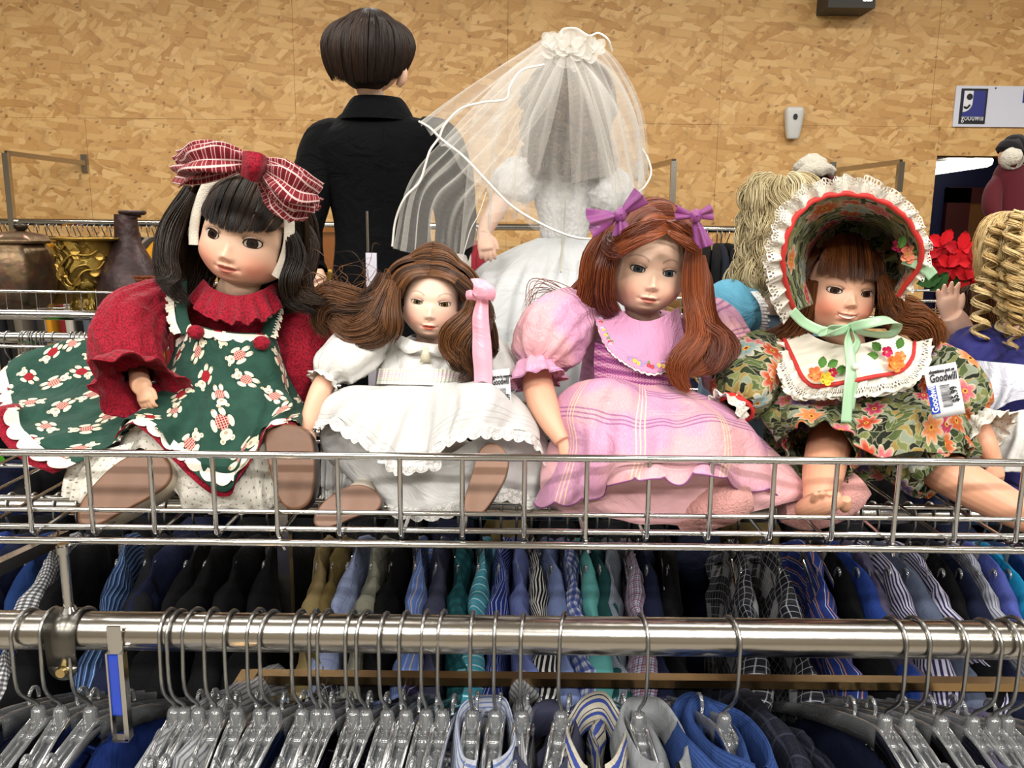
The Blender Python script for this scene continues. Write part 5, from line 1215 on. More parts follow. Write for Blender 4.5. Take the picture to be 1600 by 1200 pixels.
def orgbow(c, dirs, sc_, seed):
    b = None
    for k, (dx, dz, L_, w_) in enumerate(dirs):
        d = np.array([dx, -.15, dz]); d /= np.linalg.norm(d); s_ = np.array([-dz, 0, dx]); s_ /= np.linalg.norm(s_); rows = []
        for v in (-1, -.3, .3, 1): rows.append([np.array(c) + d * L_ * t + s_ * w_ * v * (0.12 + t ** .8) + np.array([0, -.006 * (1 - v * v), 0]) for t in (0, .35, .7, 1)])
        G = patch(rows, 40, 24); N = normals(G); u = np.linspace(0, 1, 40)[None]; v = np.linspace(0, 1, 24)[:, None]; G = G + N * (np.sin(v * PI * 4 + seed + k) * .003 * u)[..., None]
        m = MB(); m.grid(G); o = m.build('hair_bow' if b is None else 'bow_loop', ORG, d3 if b is None else b, thick=.0006); b = b or o
    m = MB(); a = np.linspace(0, 2 * PI, 14, endpoint=False); m.grid(np.array([[(c[0] + .006 * r_ * math.cos(t), c[1] - .006 + y_, c[2] + .007 * r_ * math.sin(t)) for t in a] for r_, y_ in ((.9, .006), (1, 0), (.6, -.004), (.1, -.005))]), cu=True); m.build('knot', ORG, b)
orgbow(P(968, 336, .775), [(.8, .75, .026, .007), (-.9, -.25, .030, .011), (.15, -1, .018, .008)], 1, 1)
orgbow(P(1085, 338, .79), [(-.9, .12, .02, .008), (.85, .25, .016, .007), (.3, -1, .03, .008)], 1, 5)
# organdy cloth
def organ(lines_v=(), lines_u=(), base='#c78eae', blush='#dca79c'):
    def f():
        u, v = uvs(); c = cmix(ss(noise(vec(u, v), 14, 2, dim='2D'), .42, .62) * .6, lin(base), lin(blush))
        c = cmix(ss(noise(vec(u * 3, v), 300, 1, dim='2D'), .5, .7) * .18, c, lin('#f0cfdc'))
        for k in lines_v:
            for j in range(3): c = cmix(((v - k - j * .0042).ab() < .0008) * .7, c, lin('#7d4580'))
        for k in lines_u:
            for j in range(3): c = cmix(((u - k - j * .0036).ab() < .0006) * .7, c, lin('#efd3a4'))
        return c
    return f
ORG_S = mat('organdy_sleeve', organ((.024, .052), ()), .6, sheen=.3, bmp=cloth_bump(.15, 900, 40, .7))
ORG_K = mat('organdy_skirt', organ((.018, .064), (.035, .10, .17)), .6, sheen=.3, alpha=.9, bmp=cloth_bump(.15, 900, 30, .6))
PINKP = mat('pink_cotton', '#c489aa', .7, sheen=.3, bmp=cloth_bump(.15, 900, 40, .6))
SATP = mat('pale_pink_satin', '#dba9ae', .35, spec=.5, sheen=.3, bmp=cloth_bump(.08, 900, 25, .5))
body = MB(); G = tube(PP([(1005, 488, .88), (1003, 510, .885), (995, 560, .89), (985, 620, .895)]), np.array([28, 88, 85, 85]) * S(.88), 30, 40, flat=.48); body.grid(np.concatenate([G, G[:, :1]], 1)); body.build('bodice', PINKP, d3)
puff(d3, 'sleeve', PP([(950, 486, .865), (915, 492, .845), (872, 515, .82), (848, 548, .80), (838, 572, .79)]), np.array([24, 42, 56, 50, 24]) * S(.82), ORG_S, 21, 11, .08, big=.09)
puff(d3, 'cuff', PP([(839, 568, .79), (838, 582, .783), (840, 596, .778)]), np.array([23, 36, 44]) * S(.79), ORG_S, 22, 9, .13, n=14, big=.03, thick=.0005)
puff(d3, 'sleeve', PP([(1070, 500, .87), (1105, 505, .86), (1128, 545, .85), (1135, 590, .84), (1125, 615, .84)]), np.array([24, 40, 48, 44, 26]) * S(.85), ORG_S, 23, 11, .08, big=.09)
arm_obj(d3, 'arm', PP([(840, 572, .80), (842, 610, .785), (858, 650, .765), (880, 690, .748)]), np.array([21, 25, 21, 13]) * S(.78), dict(wrist=P(880, 688, .748), dirv=(.35, -.3, -1), side=(1, -.2, .3), up=(0, -1, .2), size=.03, curl=.4), '#d9a488')
arm_obj(d3, 'arm', PP([(1128, 610, .845), (1125, 640, .83), (1115, 660, .82)]), np.array([16, 17, 12]) * S(.83), dict(wrist=P(1116, 658, .82), dirv=(-.3, -.4, -1), side=(-1, 0, 0), up=(0, -1, .2), size=.028, curl=.4), '#d9a488')
cl3, GC, NC = cloth(d3, 'collar', [[(965, 478, .83), (985, 496, .80), (1010, 502, .79), (1035, 495, .80), (1060, 480, .83)], [(942, 490, .825), (965, 520, .79), (1000, 545, .772), (1035, 545, .78), (1068, 520, .81)], [(925, 476, .83), (942, 530, .785), (972, 562, .768), (1022, 582, .765), (1075, 560, .80)]], PINKP, 120, 40, thick=.0008, ret=True, post=lambda G, N, u, v: G + np.array([0, 0, -.0012]) * (np.abs(np.sin(u * PI * 22)) * (v > .95))[..., None])
m = MB(); rs = np.random.RandomState(4)
for (uu, vv, cc_) in [(.08, .8, '#c3c7e0'), (.12, .86, '#b8354e'), (.16, .88, '#c3c7e0'), (.20, .86, '#e6c557'), (.23, .88, '#e6c557'), (.26, .86, '#6f8f55'), (.29, .88, '#b8354e'), (.32, .9, '#b9b5d8'), (.52, .87, '#9d8fc4'), (.56, .86, '#e6c557'), (.6, .88, '#e6c557'), (.64, .88, '#9d8fc4'), (.68, .86, '#b8354e'), (.71, .89, '#b8354e'), (.74, .87, '#9d8fc4'), (.78, .87, '#e6c557'), (.81, .9, '#e6c557')]:
    for j in range(2):
        i = int(uu * 119) + rs.randint(-1, 2); k = min(39, int(vv * 39) - j * 3); flower(m, GC[k, i] + np.array([0, -.0012, 0]), (0, -1, .2), .0021 if j == 0 else .0015, 5, cc_ if j == 0 else ['#6f8f55', '#d88fa8', '#9d8fc4'][rs.randint(3)], i, 1, .1)
m.build('embroidery', tinted(), cl3, kind='stuff')
edge_trim(cl3, 'lace_edge', GC[-1], (0, -.2, -1), .0022, WLACE, 160, 22, .5, ruf=.0003)
def smock3():
    u, v = uvs(); z = ((u * 170).fr() - .5).ab() * 2; c = lin('#a65c90'); y = v * 1000
    for k in (1, 5, 9, 13, 17, 21, 25, 29, 33): c = cmix((((y - k) - z * 2.6).ab() < .5).mx(((y - k) + z * 2.6 - 2.6).ab() < .5) * .8, c, lin('#5d2c5c' if k % 8 == 1 else '#d8aebd'))
    return c
cloth(d3, 'smocking', [[(930, 535, .81), (960, 545, .785), (1000, 560, .775), (1040, 570, .785), (1080, 570, .82)], [(928, 565, .805), (960, 572, .779), (1000, 580, .772), (1040, 586, .782), (1078, 590, .815)], [(930, 596, .80), (960, 598, .777), (1000, 602, .771), (1040, 606, .78), (1075, 610, .81)]], mat('smocking_purple', smock3, .8), 120, 40, post=lambda G, N, u, v: G + N * (np.sin(u * 2 * PI * 34) * .0008)[..., None], thick=.0005)
U3 = [[(880, 640, .80), (930, 620, .785), (990, 640, .775), (1060, 650, .77), (1130, 650, .785), (1190, 680, .80)],
      [(850, 720, .77), (910, 720, .735), (985, 725, .725), (1075, 720, .72), (1160, 715, .735), (1240, 735, .78)],
      [(848, 775, .755), (915, 780, .725), (990, 790, .715), (1080, 795, .712), (1170, 780, .722), (1258, 762, .765)],
      [(872, 792, .752), (940, 808, .725), (1000, 815, .716), (1085, 822, .716), (1175, 800, .722), (1250, 775, .765)]]
cloth(d3, 'underskirt', U3, SATP, 140, 90, folds=((3.5, .003, 0),), bump_=((25, .0015),), seed=31, thick=.0006)
S3 = [[(925, 592, .80), (950, 590, .787), (975, 594, .78), (1000, 597, .776), (1020, 600, .777), (1042, 603, .78), (1062, 606, .79), (1085, 612, .82)],
      [(882, 612, .79), (920, 596, .755), (960, 600, .75), (1000, 622, .75), (1040, 632, .75), (1085, 632, .755), (1125, 632, .77), (1150, 645, .80)],
      [(862, 650, .785), (895, 645, .74), (945, 655, .73), (995, 664, .722), (1050, 664, .718), (1110, 658, .725), (1165, 664, .745), (1205, 695, .785)],
      [(872, 700, .775), (900, 702, .73), (945, 706, .712), (995, 708, .70), (1050, 708, .696), (1115, 706, .704), (1180, 712, .73), (1235, 742, .77)],
      [(835, 786, .755), (880, 782, .725), (935, 768, .71), (984, 738, .674), (1045, 744, .672), (1104, 734, .674), (1180, 760, .715), (1256, 768, .76)]]
sk3, G_, N_ = cloth(d3, 'skirt', S3, ORG_K, 220, 160, folds=((6, .0035, .1),), bump_=((28, .0015),), seed=32, thick=0, ret=True, post=lambda G, N, u, v: G + np.array([0, 0, -.006]) * (np.abs(np.sin(u * PI * 9)) ** .7 * sst(v, .93, 1.0))[..., None])
m = MB(); m.grid(tube(G_[-1], .0007, G_.shape[1], 6, resample=False), cu=True); m.build('scallop_edge', mat('purple_thread', '#84507f', .7), sk3)
FUZZ = mat('pink_terry', '#d69b95', .95, sheen=.8, bmp=lambda: bump(noise(objc(), 420, 3, .7), .9, .004))
for pts, rr in ((((1062, 818, .725), (1090, 800, .72), (1135, 785, .715), (1172, 778, .715)), (16, 30, 34, 20)), (((1222, 800, .762), (1260, 800, .765), (1310, 780, .768), (1345, 755, .77)), (18, 30, 34, 24))):
    m = MB(); G = tube(PP(pts), np.array(rr) * S(.73), 30, 26, mod=lambda t, a: 1 + .03 * n2(a * 5, t * 20, 4)); m.grid(G, cu=True); m.cap(G[0], True); m.cap(G[-1]); m.build('slipper', FUZZ, d3)
# =============================================================== doll four: bonnet and flower print
def floral(scale=1.0, dark='#1a2114'):
    def f():
        u, v = uvs(); w = noise(vec(u, v), 55 * scale, 2, col=True, dim='2D'); wx, wy, wz = xyz(w)
        x, y = u + wx * .018 - .009, v + wy * .018 - .009
        # leaves: warped elongated cells with pale outlines
        e, cd = vor(vec(x * 1.0 + y * .5, y * 2.2 - x * .6), 95 * scale, ('Distance', 'Color')); r, g, b = xyz(cd)
        ed = vor(vec(x * 1.0 + y * .5, y * 2.2 - x * .6), 95 * scale, 'Distance', 'DISTANCE_TO_EDGE')
        c = ramp(r, [(0, dark), (.2, '#2d3a20'), (.42, '#56663a'), (.6, '#7c8550'), (.75, '#8f9a86'), (.88, '#a08a4c'), (1, '#3c5a4a')], True)
        c = cmix(ss(ed, .10, .03) * .55, c, lin('#c9c9a4')); c = cmix(ss(ed, .03, .0) * .6, c, lin('#10140c'))
        for sc_, R_, thr, n_, seed, cols in ((34, .36, .45, 6, 0.0, ['#9c1f35', '#c24a2c', '#b8395e', '#d97a3a', '#d76b78']), (27, .34, .55, 8, 3.3, ['#6d5c97', '#c9652f', '#8fb0ae', '#b5274a', '#e08a50'])):
            P_ = vec(u + seed, v + seed * .7); d, cc, _ = vor(P_, sc_ * scale, ('Distance', 'Color', 'Distance'), rnd=.75)
            _, n = node('TexVoronoi', {'Vector': P_, 'Scale': sc_ * scale, 'Randomness': .75}, voronoi_dimensions='2D'); pos = X(n.outputs['Position']); d = X(n.outputs['Distance']); cr, cg, cb = xyz(X(n.outputs['Color']))
            qx, qy, _z = xyz(pos); ang = X.m('ARCTAN2', v + seed * .7 - qy, u + seed - qx)
            rad = d / R_; pet = (ang * (n_ / 2) + cr * 6).cos().ab(); edge = pet * .45 + .55
            m_ = (rad < edge) * (cg > thr - .12); fc = ramp(cb, [(0, cols[0]), (.2, cols[1]), (.4, cols[2]), (.6, cols[3]), (.8, cols[4])], True)
            fc = cmix(ss(pet, .5, .0) * .5, fc, lin('#5e1324')); fc = cmix(ss(rad / edge, .6, 1.0) * .45, fc, lin('#f0c9b4')); fc = cmix(rad < .22, fc, lin('#d9a540')); fc = cmix(rad < .1, fc, lin('#7c1b25'))
            c = cmix((rad < edge * 1.12) * (cg > thr - .12) * .7, c, lin('#d8d6b8')); c = cmix(m_, c, fc)
        return cmix(1.0, c, (.74, .72, .70, 1), 'MULTIPLY')
    return f
FLO = mat('flower_print', floral(.95), .75, sheen=.2, bmp=cloth_bump(.15, 900, 40, .6))
FLOH = mat('flower_print_dark', floral(.8), .75, sheen=.2, bmp=cloth_bump(.15, 900, 40, .4))
RPIPE = mat('red_piping', '#c02a24', .6, sheen=.2)
H4 = Head(1331, 457, .80, 56, 6, 2, -3, sep=.45, nose=.34, mouth=.66, chin=1.14, top=1.4, jaw=.14, skin='#eab99d', lip='#c0604e', eye='#33190f', eyez=.92, smile=True, cheek=.62)
d4 = thing('doll', 'smiling doll in flower print dress and bonnet with green ribbon', 'doll', P(1320, 735, .90))
H4.build(d4, neck=[P(1325, 530, .855), P(1322, 550, .87)])
h = Hair(H4, 4, .0004, push=(1.06, 1.2, 1.42))
hm4 = hair_mat('chestnut', '#36180a', '#8f5429')
h.sheet([(-.7, -.3, 1.05), (-.3, -.15, 1.36), (.1, -.1, 1.42), (.5, -.2, 1.3), (.8, -.35, .95)], [(-.97, -.62, .30), (-.45, -1.02, .33), (0, -1.1, .30), (.42, -1.02, .32), (.9, -.72, .30)], n=1600, clump=14, frizz=.02, clump_amp=.05, bulge=.25, thick=.14)
h.sheet([(-.8, -.4, 1.0), (-.7, .3, 1.2)], [(-1.25, -.5, -.8), (-1.3, .2, -.9)], [(-1.2, -.6, .2), (-1.35, .3, .2)], n=700, clump=8, frizz=.03)
h.sheet([(.8, -.4, .9), (.7, .3, 1.2)], [(1.2, -.4, -.8), (1.3, .2, -.9)], [(1.15, -.55, .2), (1.3, .3, .2)], n=700, clump=8, frizz=.03)
for pts, n, rr, wv in [(((1268, 440, .81), (1258, 490, .82), (1235, 515, .83), (1205, 530, .84), (1180, 545, .85)), 380, (.2, .4, .4, .3, .1), .1), (((1262, 470, .82), (1250, 510, .83), (1225, 535, .835), (1200, 560, .84)), 260, (.2, .4, .35, .1), .1),
                      (((1390, 440, .81), (1400, 490, .82), (1430, 505, .83), (1450, 530, .84), (1462, 560, .85)), 420, (.2, .45, .5, .4, .1), .14), (((1395, 470, .83), (1420, 485, .85), (1455, 520, .86), (1475, 545, .86)), 300, (.2, .5, .4, .1), .14), (((1378, 430, .80), (1388, 470, .80), (1398, 500, .81)), 240, (.15, .25, .2), .05)]:
    h.lock(hp(H4, pts), n, rr, wave=wv, freq=1.5, frizz=.06)
h.build(d4, hm4, lambda x, z: (z < .75) & (np.abs(x) < .95))
# bonnet
inn = [(1270, 476, .80), (1262, 440, .82), (1266, 400, .84), (1284, 368, .85), (1315, 350, .86), (1350, 350, .86), (1383, 366, .85), (1402, 396, .84), (1404, 430, .82), (1398, 452, .80)]
pipe = [(1241, 487, .775), (1227, 440, .75), (1224, 395, .735), (1240, 345, .73), (1275, 312, .73), (1325, 303, .73), (1382, 316, .73), (1424, 352, .735), (1440, 405, .745), (1404, 462, .775)]
bn, G_, N_ = cloth(d4, 'bonnet', [inn, [tuple(np.array(a) * .5 + np.array(b) * .5 + np.array([0, 0, -.012])) for a, b in zip(inn, pipe)], pipe], FLOH, 160, 50, folds=((14, .0004, 0),), seed=41, thick=.0012, ret=True)
m = MB(); m.grid(tube(G_[-1], .0024, G_.shape[1], 10, resample=False), cu=True); m.build('piping', RPIPE, bn)
e = G_[-1]; cen = P(1328, 400, .745); rows = []; t = np.linspace(0, 1, len(e)); 
def ruffle(parent, e, dirs, width, seed, n=420, fq=15, amp=.006, nm='lace_ruffle', mt=None, nr=None):
    e = even(e, n); d = even(dirs, n) if len(dirs) != n else dirs; d = d / np.linalg.norm(d, axis=1, keepdims=True); x = np.linspace(0, 1, n); tt, _, _ = frames(e); out = np.cross(tt, d); out /= np.linalg.norm(out, axis=1, keepdims=True)
    w_ = width * (1 if nr is None else np.interp(x, [0, .55, .75, 1], [1, 1, nr, nr])) * (1 + .10 * wav(x * 40, seed)) * (1 - .12 + .12 * np.abs(np.sin(x * PI * fq * 2.2)) ** .6); G = []
    for v in np.linspace(0, 1, 14):
        wv_ = np.sin(x * 2 * PI * fq + wav(x * 30, seed) * 1.2) * amp * (.35 + .65 * v) + .4 * amp * np.sin(x * 2 * PI * fq * 2.3 + seed) * v
        G.append(e + d * (w_ * v)[:, None] + out * wv_[:, None])
    m = MB(); G = np.array(G); U = np.stack(np.meshgrid(x * n * .0022, np.linspace(0, 1, 14) * width), -1); m.grid(G, U); return m.build(nm, mt or EYEH, parent)
def eyeh():
    u, v = uvs(); hx = (u * 170).fr() - .5; k = 1.0
    h1 = ell(hx * 1.0, (v - .0135) * 170, 0, 0, .28, .28); h2 = ell(((u * 170 + .5).fr() - .5), (v - .0105) * 170, 0, 0, .2, .2)
    return 1 - h1.mx(h2)
EYEH = mat('eyelet_ruffle', lambda: lin('#dcd8cc'), .85, sheen=.3, alpha=eyeh, bmp=cloth_bump(.3, 900, 60, .5))
ruffle(bn, e, e - cen + np.array([0, -.004, 0]), .016, 3, fq=19, amp=.0045, nr=.55)
ruffle(bn, e + np.array([0, .006, 0]), e - cen + np.array([0, .01, 0]), .015, 8, fq=17, amp=.0045, nr=.6)
m = MB(); G = tube(PP([(1335, 400, .83), (1338, 395, .88), (1340, 395, .94), (1342, 400, .97)]), np.array([80, 84, 70, 20]) * S(.88), 20, 40, mod=lambda t, a: 1 + .02 * np.sin(a * 20)); m.grid(G, cu=True); m.build('crown', FLOH, bn)
fl = MB(); flower(fl, P(1418, 398, .755), (.1, -1, .1), .0085, 5, '#e08a68', 1); flower(fl, P(1402, 385, .765), (0, -1, .2), .006, 5, '#a11f48', 2); fl.build('fabric_flower', tinted(), bn, kind='stuff')
fl = MB(); leaf(fl, P(1424, 392, .752), (1, 0, .25), (0, -1, 0), .016, .005, '#4c7a34'); leaf(fl, P(1405, 388, .76), (.3, 0, 1), (0, -1, 0), .012, .004, '#5c8a40'); fl.build('leaf', tinted(), bn, kind='stuff')
GRN = mat('mint_ribbon', '#a9cfa9', .3, spec=.6, sheen=.2, transl=.1)
def rib(parent, pts, w, nm='ribbon', wd=(0, 0, 1), twist=0):
    p = spline(PP(pts), 50); m = MB(); t, N, B = frames(p, (0, 1, 0)); u = np.linspace(0, 1, 50)
    a = np.array(twist) * u if np.ndim(twist) == 0 else np.interp(u, np.linspace(0, 1, len(twist)), twist)
    d = B * np.cos(a)[:, None] + N * np.sin(a)[:, None]; G = np.array([p + d * (w * S(.77) / 2) * k + N * (.0004 * (1 - k * k)) for k in (-1, -.5, 0, .5, 1)]); m.grid(G); return m.build(nm, GRN, parent, thick=.0004)
r4 = rib(d4, [(1238, 486, .765), (1258, 505, .77), (1290, 518, .765), (1325, 514, .757)], 15)
rib(r4, [(1328, 512, .755), (1352, 506, .745), (1385, 500, .742), (1402, 505, .748), (1392, 522, .755), (1362, 522, .757), (1332, 514, .755)], 15, 'bow_loop', twist=(0, .4, 1.2, 2.2, 2.8, 3.0))
rib(r4, [(1328, 512, .755), (1305, 520, .745), (1286, 524, .748), (1292, 512, .757), (1325, 512, .756)], 13, 'bow_loop', twist=(0, .5, 1.6, 2.6, 3.1))
rib(r4, [(1328, 512, .753), (1326, 535, .750), (1330, 570, .744), (1326, 610, .738), (1322, 660, .735)], 16, 'ribbon_tail', twist=(1.2, .3, 0, .2, 0))
rib(r4, [(1330, 512, .754), (1340, 535, .752), (1328, 560, .748), (1334, 600, .744), (1330, 640, .74)], 14, 'ribbon_tail', twist=(1.4, .6, .2, .4, .6))
rib(bn, [(1412, 404, .757), (1430, 410, .752), (1448, 420, .75), (1458, 432, .752)], 17, 'ribbon_tail')
# dress
puff(d4, 'romper', PP([(1322, 530, .88), (1320, 560, .88), (1322, 620, .87), (1335, 680, .86), (1335, 730, .86)]), np.array([70, 112, 128, 145, 130]) * S(.87), FLO, 42, 16, .04, flat=.5, big=.05)
puff(d4, 'sleeve', PP([(1232, 545, .865), (1200, 560, .845), (1172, 590, .815), (1158, 622, .79), (1152, 636, .782)]), np.array([26, 46, 55, 46, 26]) * S(.82), FLO, 43, 11, .07, big=.09)
puff(d4, 'sleeve', PP([(1425, 555, .865), (1458, 575, .855), (1490, 610, .835), (1515, 645, .82), (1524, 655, .815)]), np.array([26, 42, 50, 40, 24]) * S(.84), FLO, 44, 11, .07, big=.09)
for pts, rr, sd in (([(1152, 630, .783), (1150, 640, .776)], (27, 27), 0), ([(1521, 650, .817), (1527, 656, .812)], (24, 25), 0)):
    m = MB(); G = tube(PP(pts), np.array(rr) * S(.79), 8, 30, flat=.8, resample=True); m.grid(G, cu=True); m.build('cuff_band', RPIPE, d4, thick=.003)
puff(d4, 'cuff', PP([(1151, 636, .779), (1140, 644, .77), (1128, 650, .762)]), np.array([24, 27, 36]) * S(.78), EYELET, 45, 11, .12, n=14, big=.02, thick=.0005, flat=.8)
puff(d4, 'cuff', PP([(1526, 655, .813), (1540, 668, .803), (1552, 678, .795)]), np.array([22, 34, 42]) * S(.8), EYELET, 46, 11, .12, n=14, big=.02, thick=.0005)
dark_in = mat('dress_lining', '#2a2620', .9)
puff(d4, 'pant_leg', PP([(1305, 640, .85), (1292, 665, .815), (1284, 690, .785), (1280, 706, .765)]), np.array([60, 68, 70, 66]) * S(.8), FLO, 47, 11, .05, flat=.75, big=.06, thick=.0012)
puff(d4, 'pant_leg', PP([(1350, 650, .85), (1400, 680, .82), (1445, 712, .79), (1478, 738, .77)]), np.array([60, 66, 62, 50]) * S(.8), FLO, 48, 11, .06, flat=.9, big=.06, thick=.0012)
cloth(d4, 'skirt', [[(1215, 610, .80), (1270, 618, .785), (1330, 618, .78), (1390, 615, .785), (1450, 615, .80), (1480, 625, .82)], [(1190, 645, .79), (1250, 640, .757), (1320, 648, .755), (1385, 650, .755), (1450, 640, .765), (1510, 650, .80)], [(1205, 672, .785), (1245, 660, .745), (1310, 655, .745), (1365, 678, .745), (1440, 672, .75), (1530, 690, .79)], [(1215, 690, .78), (1250, 664, .735), (1315, 668, .735), (1362, 712, .735), (1440, 706, .738), (1535, 712, .785)]], FLO, 130, 80, folds=((7, .0035, 0),), seed=49, thick=.0012, post=None)
SK4 = '#d39b7d'
m_ = arm_obj(d4, 'leg', PP([(1300, 670, .84), (1294, 700, .79), (1286, 740, .76), (1279, 772, .742), (1274, 792, .735)]), np.array([34, 35, 32, 24, 20]) * S(.76), None, SK4)
mb = MB(); cc = np.array(lin(SK4)[:3])
G = tube(PP([(1257, 800, .735), (1263, 795, .722), (1280, 788, .709), (1300, 782, .703), (1313, 780, .702)]), np.array([13, 22, 24, 21, 15]) * S(.71), 24, 18, flat=.85); mb.grid(G, cu=True); mb.cap(G[0], True); mb.cap(G[-1])
for k, (x_, y_, q_) in enumerate(((1273, 768, 5.6), (1284, 767, 5.8), (1295, 768, 6.2), (1307, 771, 6.8), (1321, 777, 9.0))):
    a = P(x_ - 2, y_ + 17, .704); b = P(x_ + 2, y_ + 2, .695); r_ = q_ * 1.1 * S(.7); G = tube(np.array([a, a * .6 + b * .4, b]), [r_ * .9, r_ * 1.1, r_ * .7], 10, 12); mb.grid(G, cu=True); mb.cap(G[-1]); mb.cap(G[0], True)
o = mb.build('foot', mat('porcelain_' + SK4[1:], SK4, .42), d4); r_ = o.modifiers.new('joined', 'REMESH'); r_.mode = 'VOXEL'; r_.voxel_size = .0008; r_.use_smooth_shade = True; r_ = o.modifiers.new('soft', 'SMOOTH'); r_.iterations = 4
arm_obj(d4, 'leg', PP([(1440, 715, .82), (1490, 745, .78), (1550, 778, .76), (1620, 815, .735)]), np.array([34, 35, 32, 24]) * S(.77), None, SK4)
arm_obj(d4, 'arm', PP([(1524, 655, .82), (1538, 690, .805), (1550, 715, .80), (1556, 728, .795)]), np.array([17, 18, 14, 10]) * S(.8), dict(wrist=P(1555, 722, .795), dirv=(.15, -.15, -1), side=(-1, 0, 0), up=(.2, -1, .2), size=.03, curl=.55), SK4)
# white collar with red piping, lace and flowers
pp4 = [(1224, 528, .83), (1240, 562, .79), (1254, 590, .765), (1274, 603, .755), (1320, 597, .748), (1365, 588, .75), (1405, 580, .765), (1424, 560, .79), (1428, 535, .83)]
top4 = [(1262, 520, .83), (1275, 528, .80), (1290, 534, .785), (1305, 538, .775), (1325, 540, .772), (1348, 537, .775), (1368, 532, .785), (1385, 526, .80), (1395, 518, .83)]
c4, G_, N_ = cloth(d4, 'collar', [top4, [tuple((np.array(a) + np.array(b)) / 2) for a, b in zip(top4, pp4)], pp4], mat('ivory_cloth', '#e2dccb', .8, sheen=.3), 90, 30, thick=.0008, ret=True)
e = G_[-1] + np.array([0, -.001, 0]); m = MB(); m.grid(tube(e, .0021, len(e), 8, resample=False), cu=True); m.build('piping', RPIPE, c4)
cen = P(1330, 545, .80); dd = (e - cen) * np.array([1, .15, 1.25]); ruffle(c4, e + np.array([0, .002, 0]), dd, .0185, 5, fq=15, amp=.004)
ruffle(c4, e + np.array([0, .006, 0]), dd, .0205, 6, fq=13, amp=.004)
for (q, r_, cl_, sd) in (((1272, 585, .748), .0075, '#e2824e', 3), ((1290, 592, .745), .0065, '#d9b93c', 4), ((1300, 582, .748), .0045, '#a3193a', 5), ((1397, 568, .757), .0085, '#e07f3c', 6), ((1385, 550, .765), .0055, '#c22a5c', 7), ((1405, 558, .762), .006, '#e39a62', 8)):
    m = MB(); flower(m, P(*q), (.05, -1, .25), r_, 5, cl_, sd); m.build('fabric_flower', tinted(), c4)
m = MB()
for q, d in (((1282, 575, .75), (.2, 0, 1)), ((1292, 572, .75), (1, 0, .5)), ((1305, 578, .75), (1, 0, .1)), ((1375, 548, .768), (-.6, 0, .6)), ((1372, 556, .765), (-1, 0, 0)), ((1402, 545, .765), (.3, 0, 1))): leaf(m, P(*q), d, (0, -1, 0), .011, .0042, '#4d7a35')
m.build('leaf', tinted(), c4, kind='stuff')
for q in ((1327, 545, .752), (1337, 573, .742)):
    m = MB(); a = np.linspace(0, 2 * PI, 16, endpoint=False); c = P(*q); m.grid(np.array([[(c[0] + .0032 * math.sin(b_) * math.cos(t), c[1] - .0032 * math.cos(b_), c[2] + .0032 * math.sin(b_) * math.sin(t)) for t in a] for b_ in np.linspace(.05, 2.4, 10)]), cu=True); m.build('pearl', mat('pearl', '#e8e2d6', .15, spec=.8, coat=.5), c4)
# ---- paper price tags
def price_tag(corners, Y, label, lines, name='price_tag', badge=True):
    """corners px: the tag's own top-left, top-right, bottom-right, bottom-left; the print is upside down in the photo"""
    q = [P(a, b, Y) for a, b in corners]; o = q[0]; ux = (q[1] - q[0]); uy = (q[3] - q[0]); w = np.linalg.norm(ux); hh = np.linalg.norm(uy); ex = ux / w; ey = uy / hh; nn = np.cross(ex, ey); nn /= np.linalg.norm(nn); nn = nn if nn[1] < 0 else -nn
    t = thing(name, label, 'tag', o); m = MB(); G = patch([[o + ux * a + uy * b - nn * .001 for a in (0, .5, 1)] for b in (0, .5, 1)], 8, 8); m.grid(G); c_ = m.build('card', mat('tag_paper', '#e4e5ea', .6), t, thick=.0006)
    up = -ey
    for (txt, a, b, size, mtl, rot, sx_) in lines:
        # a, b: position in tag units; rot in degrees of the reading direction measured in the tag plane
        r = math.radians(rot); rd = ex * math.cos(r) + ey * math.sin(r); ud = np.cross(nn, rd); R = Matrix(np.stack([rd, ud, nn], 1).tolist())
        text_mesh(txt, size, 'print', mtl, c_, o + ux * a + uy * b + nn * .0006, R=R, sx=sx_, ext=.0001, bold=.0002)
    return t, c_, (o, ux, uy, ex, ey, nn)
INKT = mat('tag_ink', '#17171c', .6); BLT = mat('tag_blue', '#1f3fb0', .5); WHT = mat('tag_white', '#eeeeee', .5)
t, c_, (o, ux, uy, ex, ey, nn) = price_tag([(1443, 575), (1494, 566), (1511, 651), (1459, 655)], .735, 'white paper price tag with blue strip pinned to the flower print sleeve',
    [('Goodwill', .10, .30, .0105, INKT, 0, .62), ('donations put us', .12, .13, .0042, INKT, 0, .8), ('$5.99', .86, .74, .0085, INKT, -90, .8)])
def quad(par, a0, b0, a1, b1, mtl, nm, lift=.0006):
    m = MB(); c = [o + ux * a + uy * b + nn * lift for a, b in ((a0, b0), (a1, b0), (a1, b1), (a0, b1))]; m.add(c, [[0, 1, 2, 3]]); return m.build(nm, mtl, par, False)
bl = quad(c_, -.03, .36, .24, .90, BLT, 'blue_strip'); r = math.radians(-90); rd = -ey; ud = np.cross(nn, rd)
text_mesh('Goodwill', .0085, 'print', WHT, bl, o + ux * .20 + uy * .87 + nn * .0009, R=Matrix(np.stack([rd, ud, nn], 1).tolist()), sx=.85, ext=.0001, bold=.0002)
m = MB(); rs = np.random.RandomState(3)
for k in range(20):
    b0 = .38 + k * .022; w_ = rs.choice([.006, .010, .014]); c = [o + ux * a + uy * b + nn * .0006 for a, b in ((.36, b0), (.66, b0), (.66, b0 + w_), (.36, b0 + w_))]; m.add(c, [[0, 1, 2, 3]])
m.build('barcode', INKT, c_, False, kind='stuff')
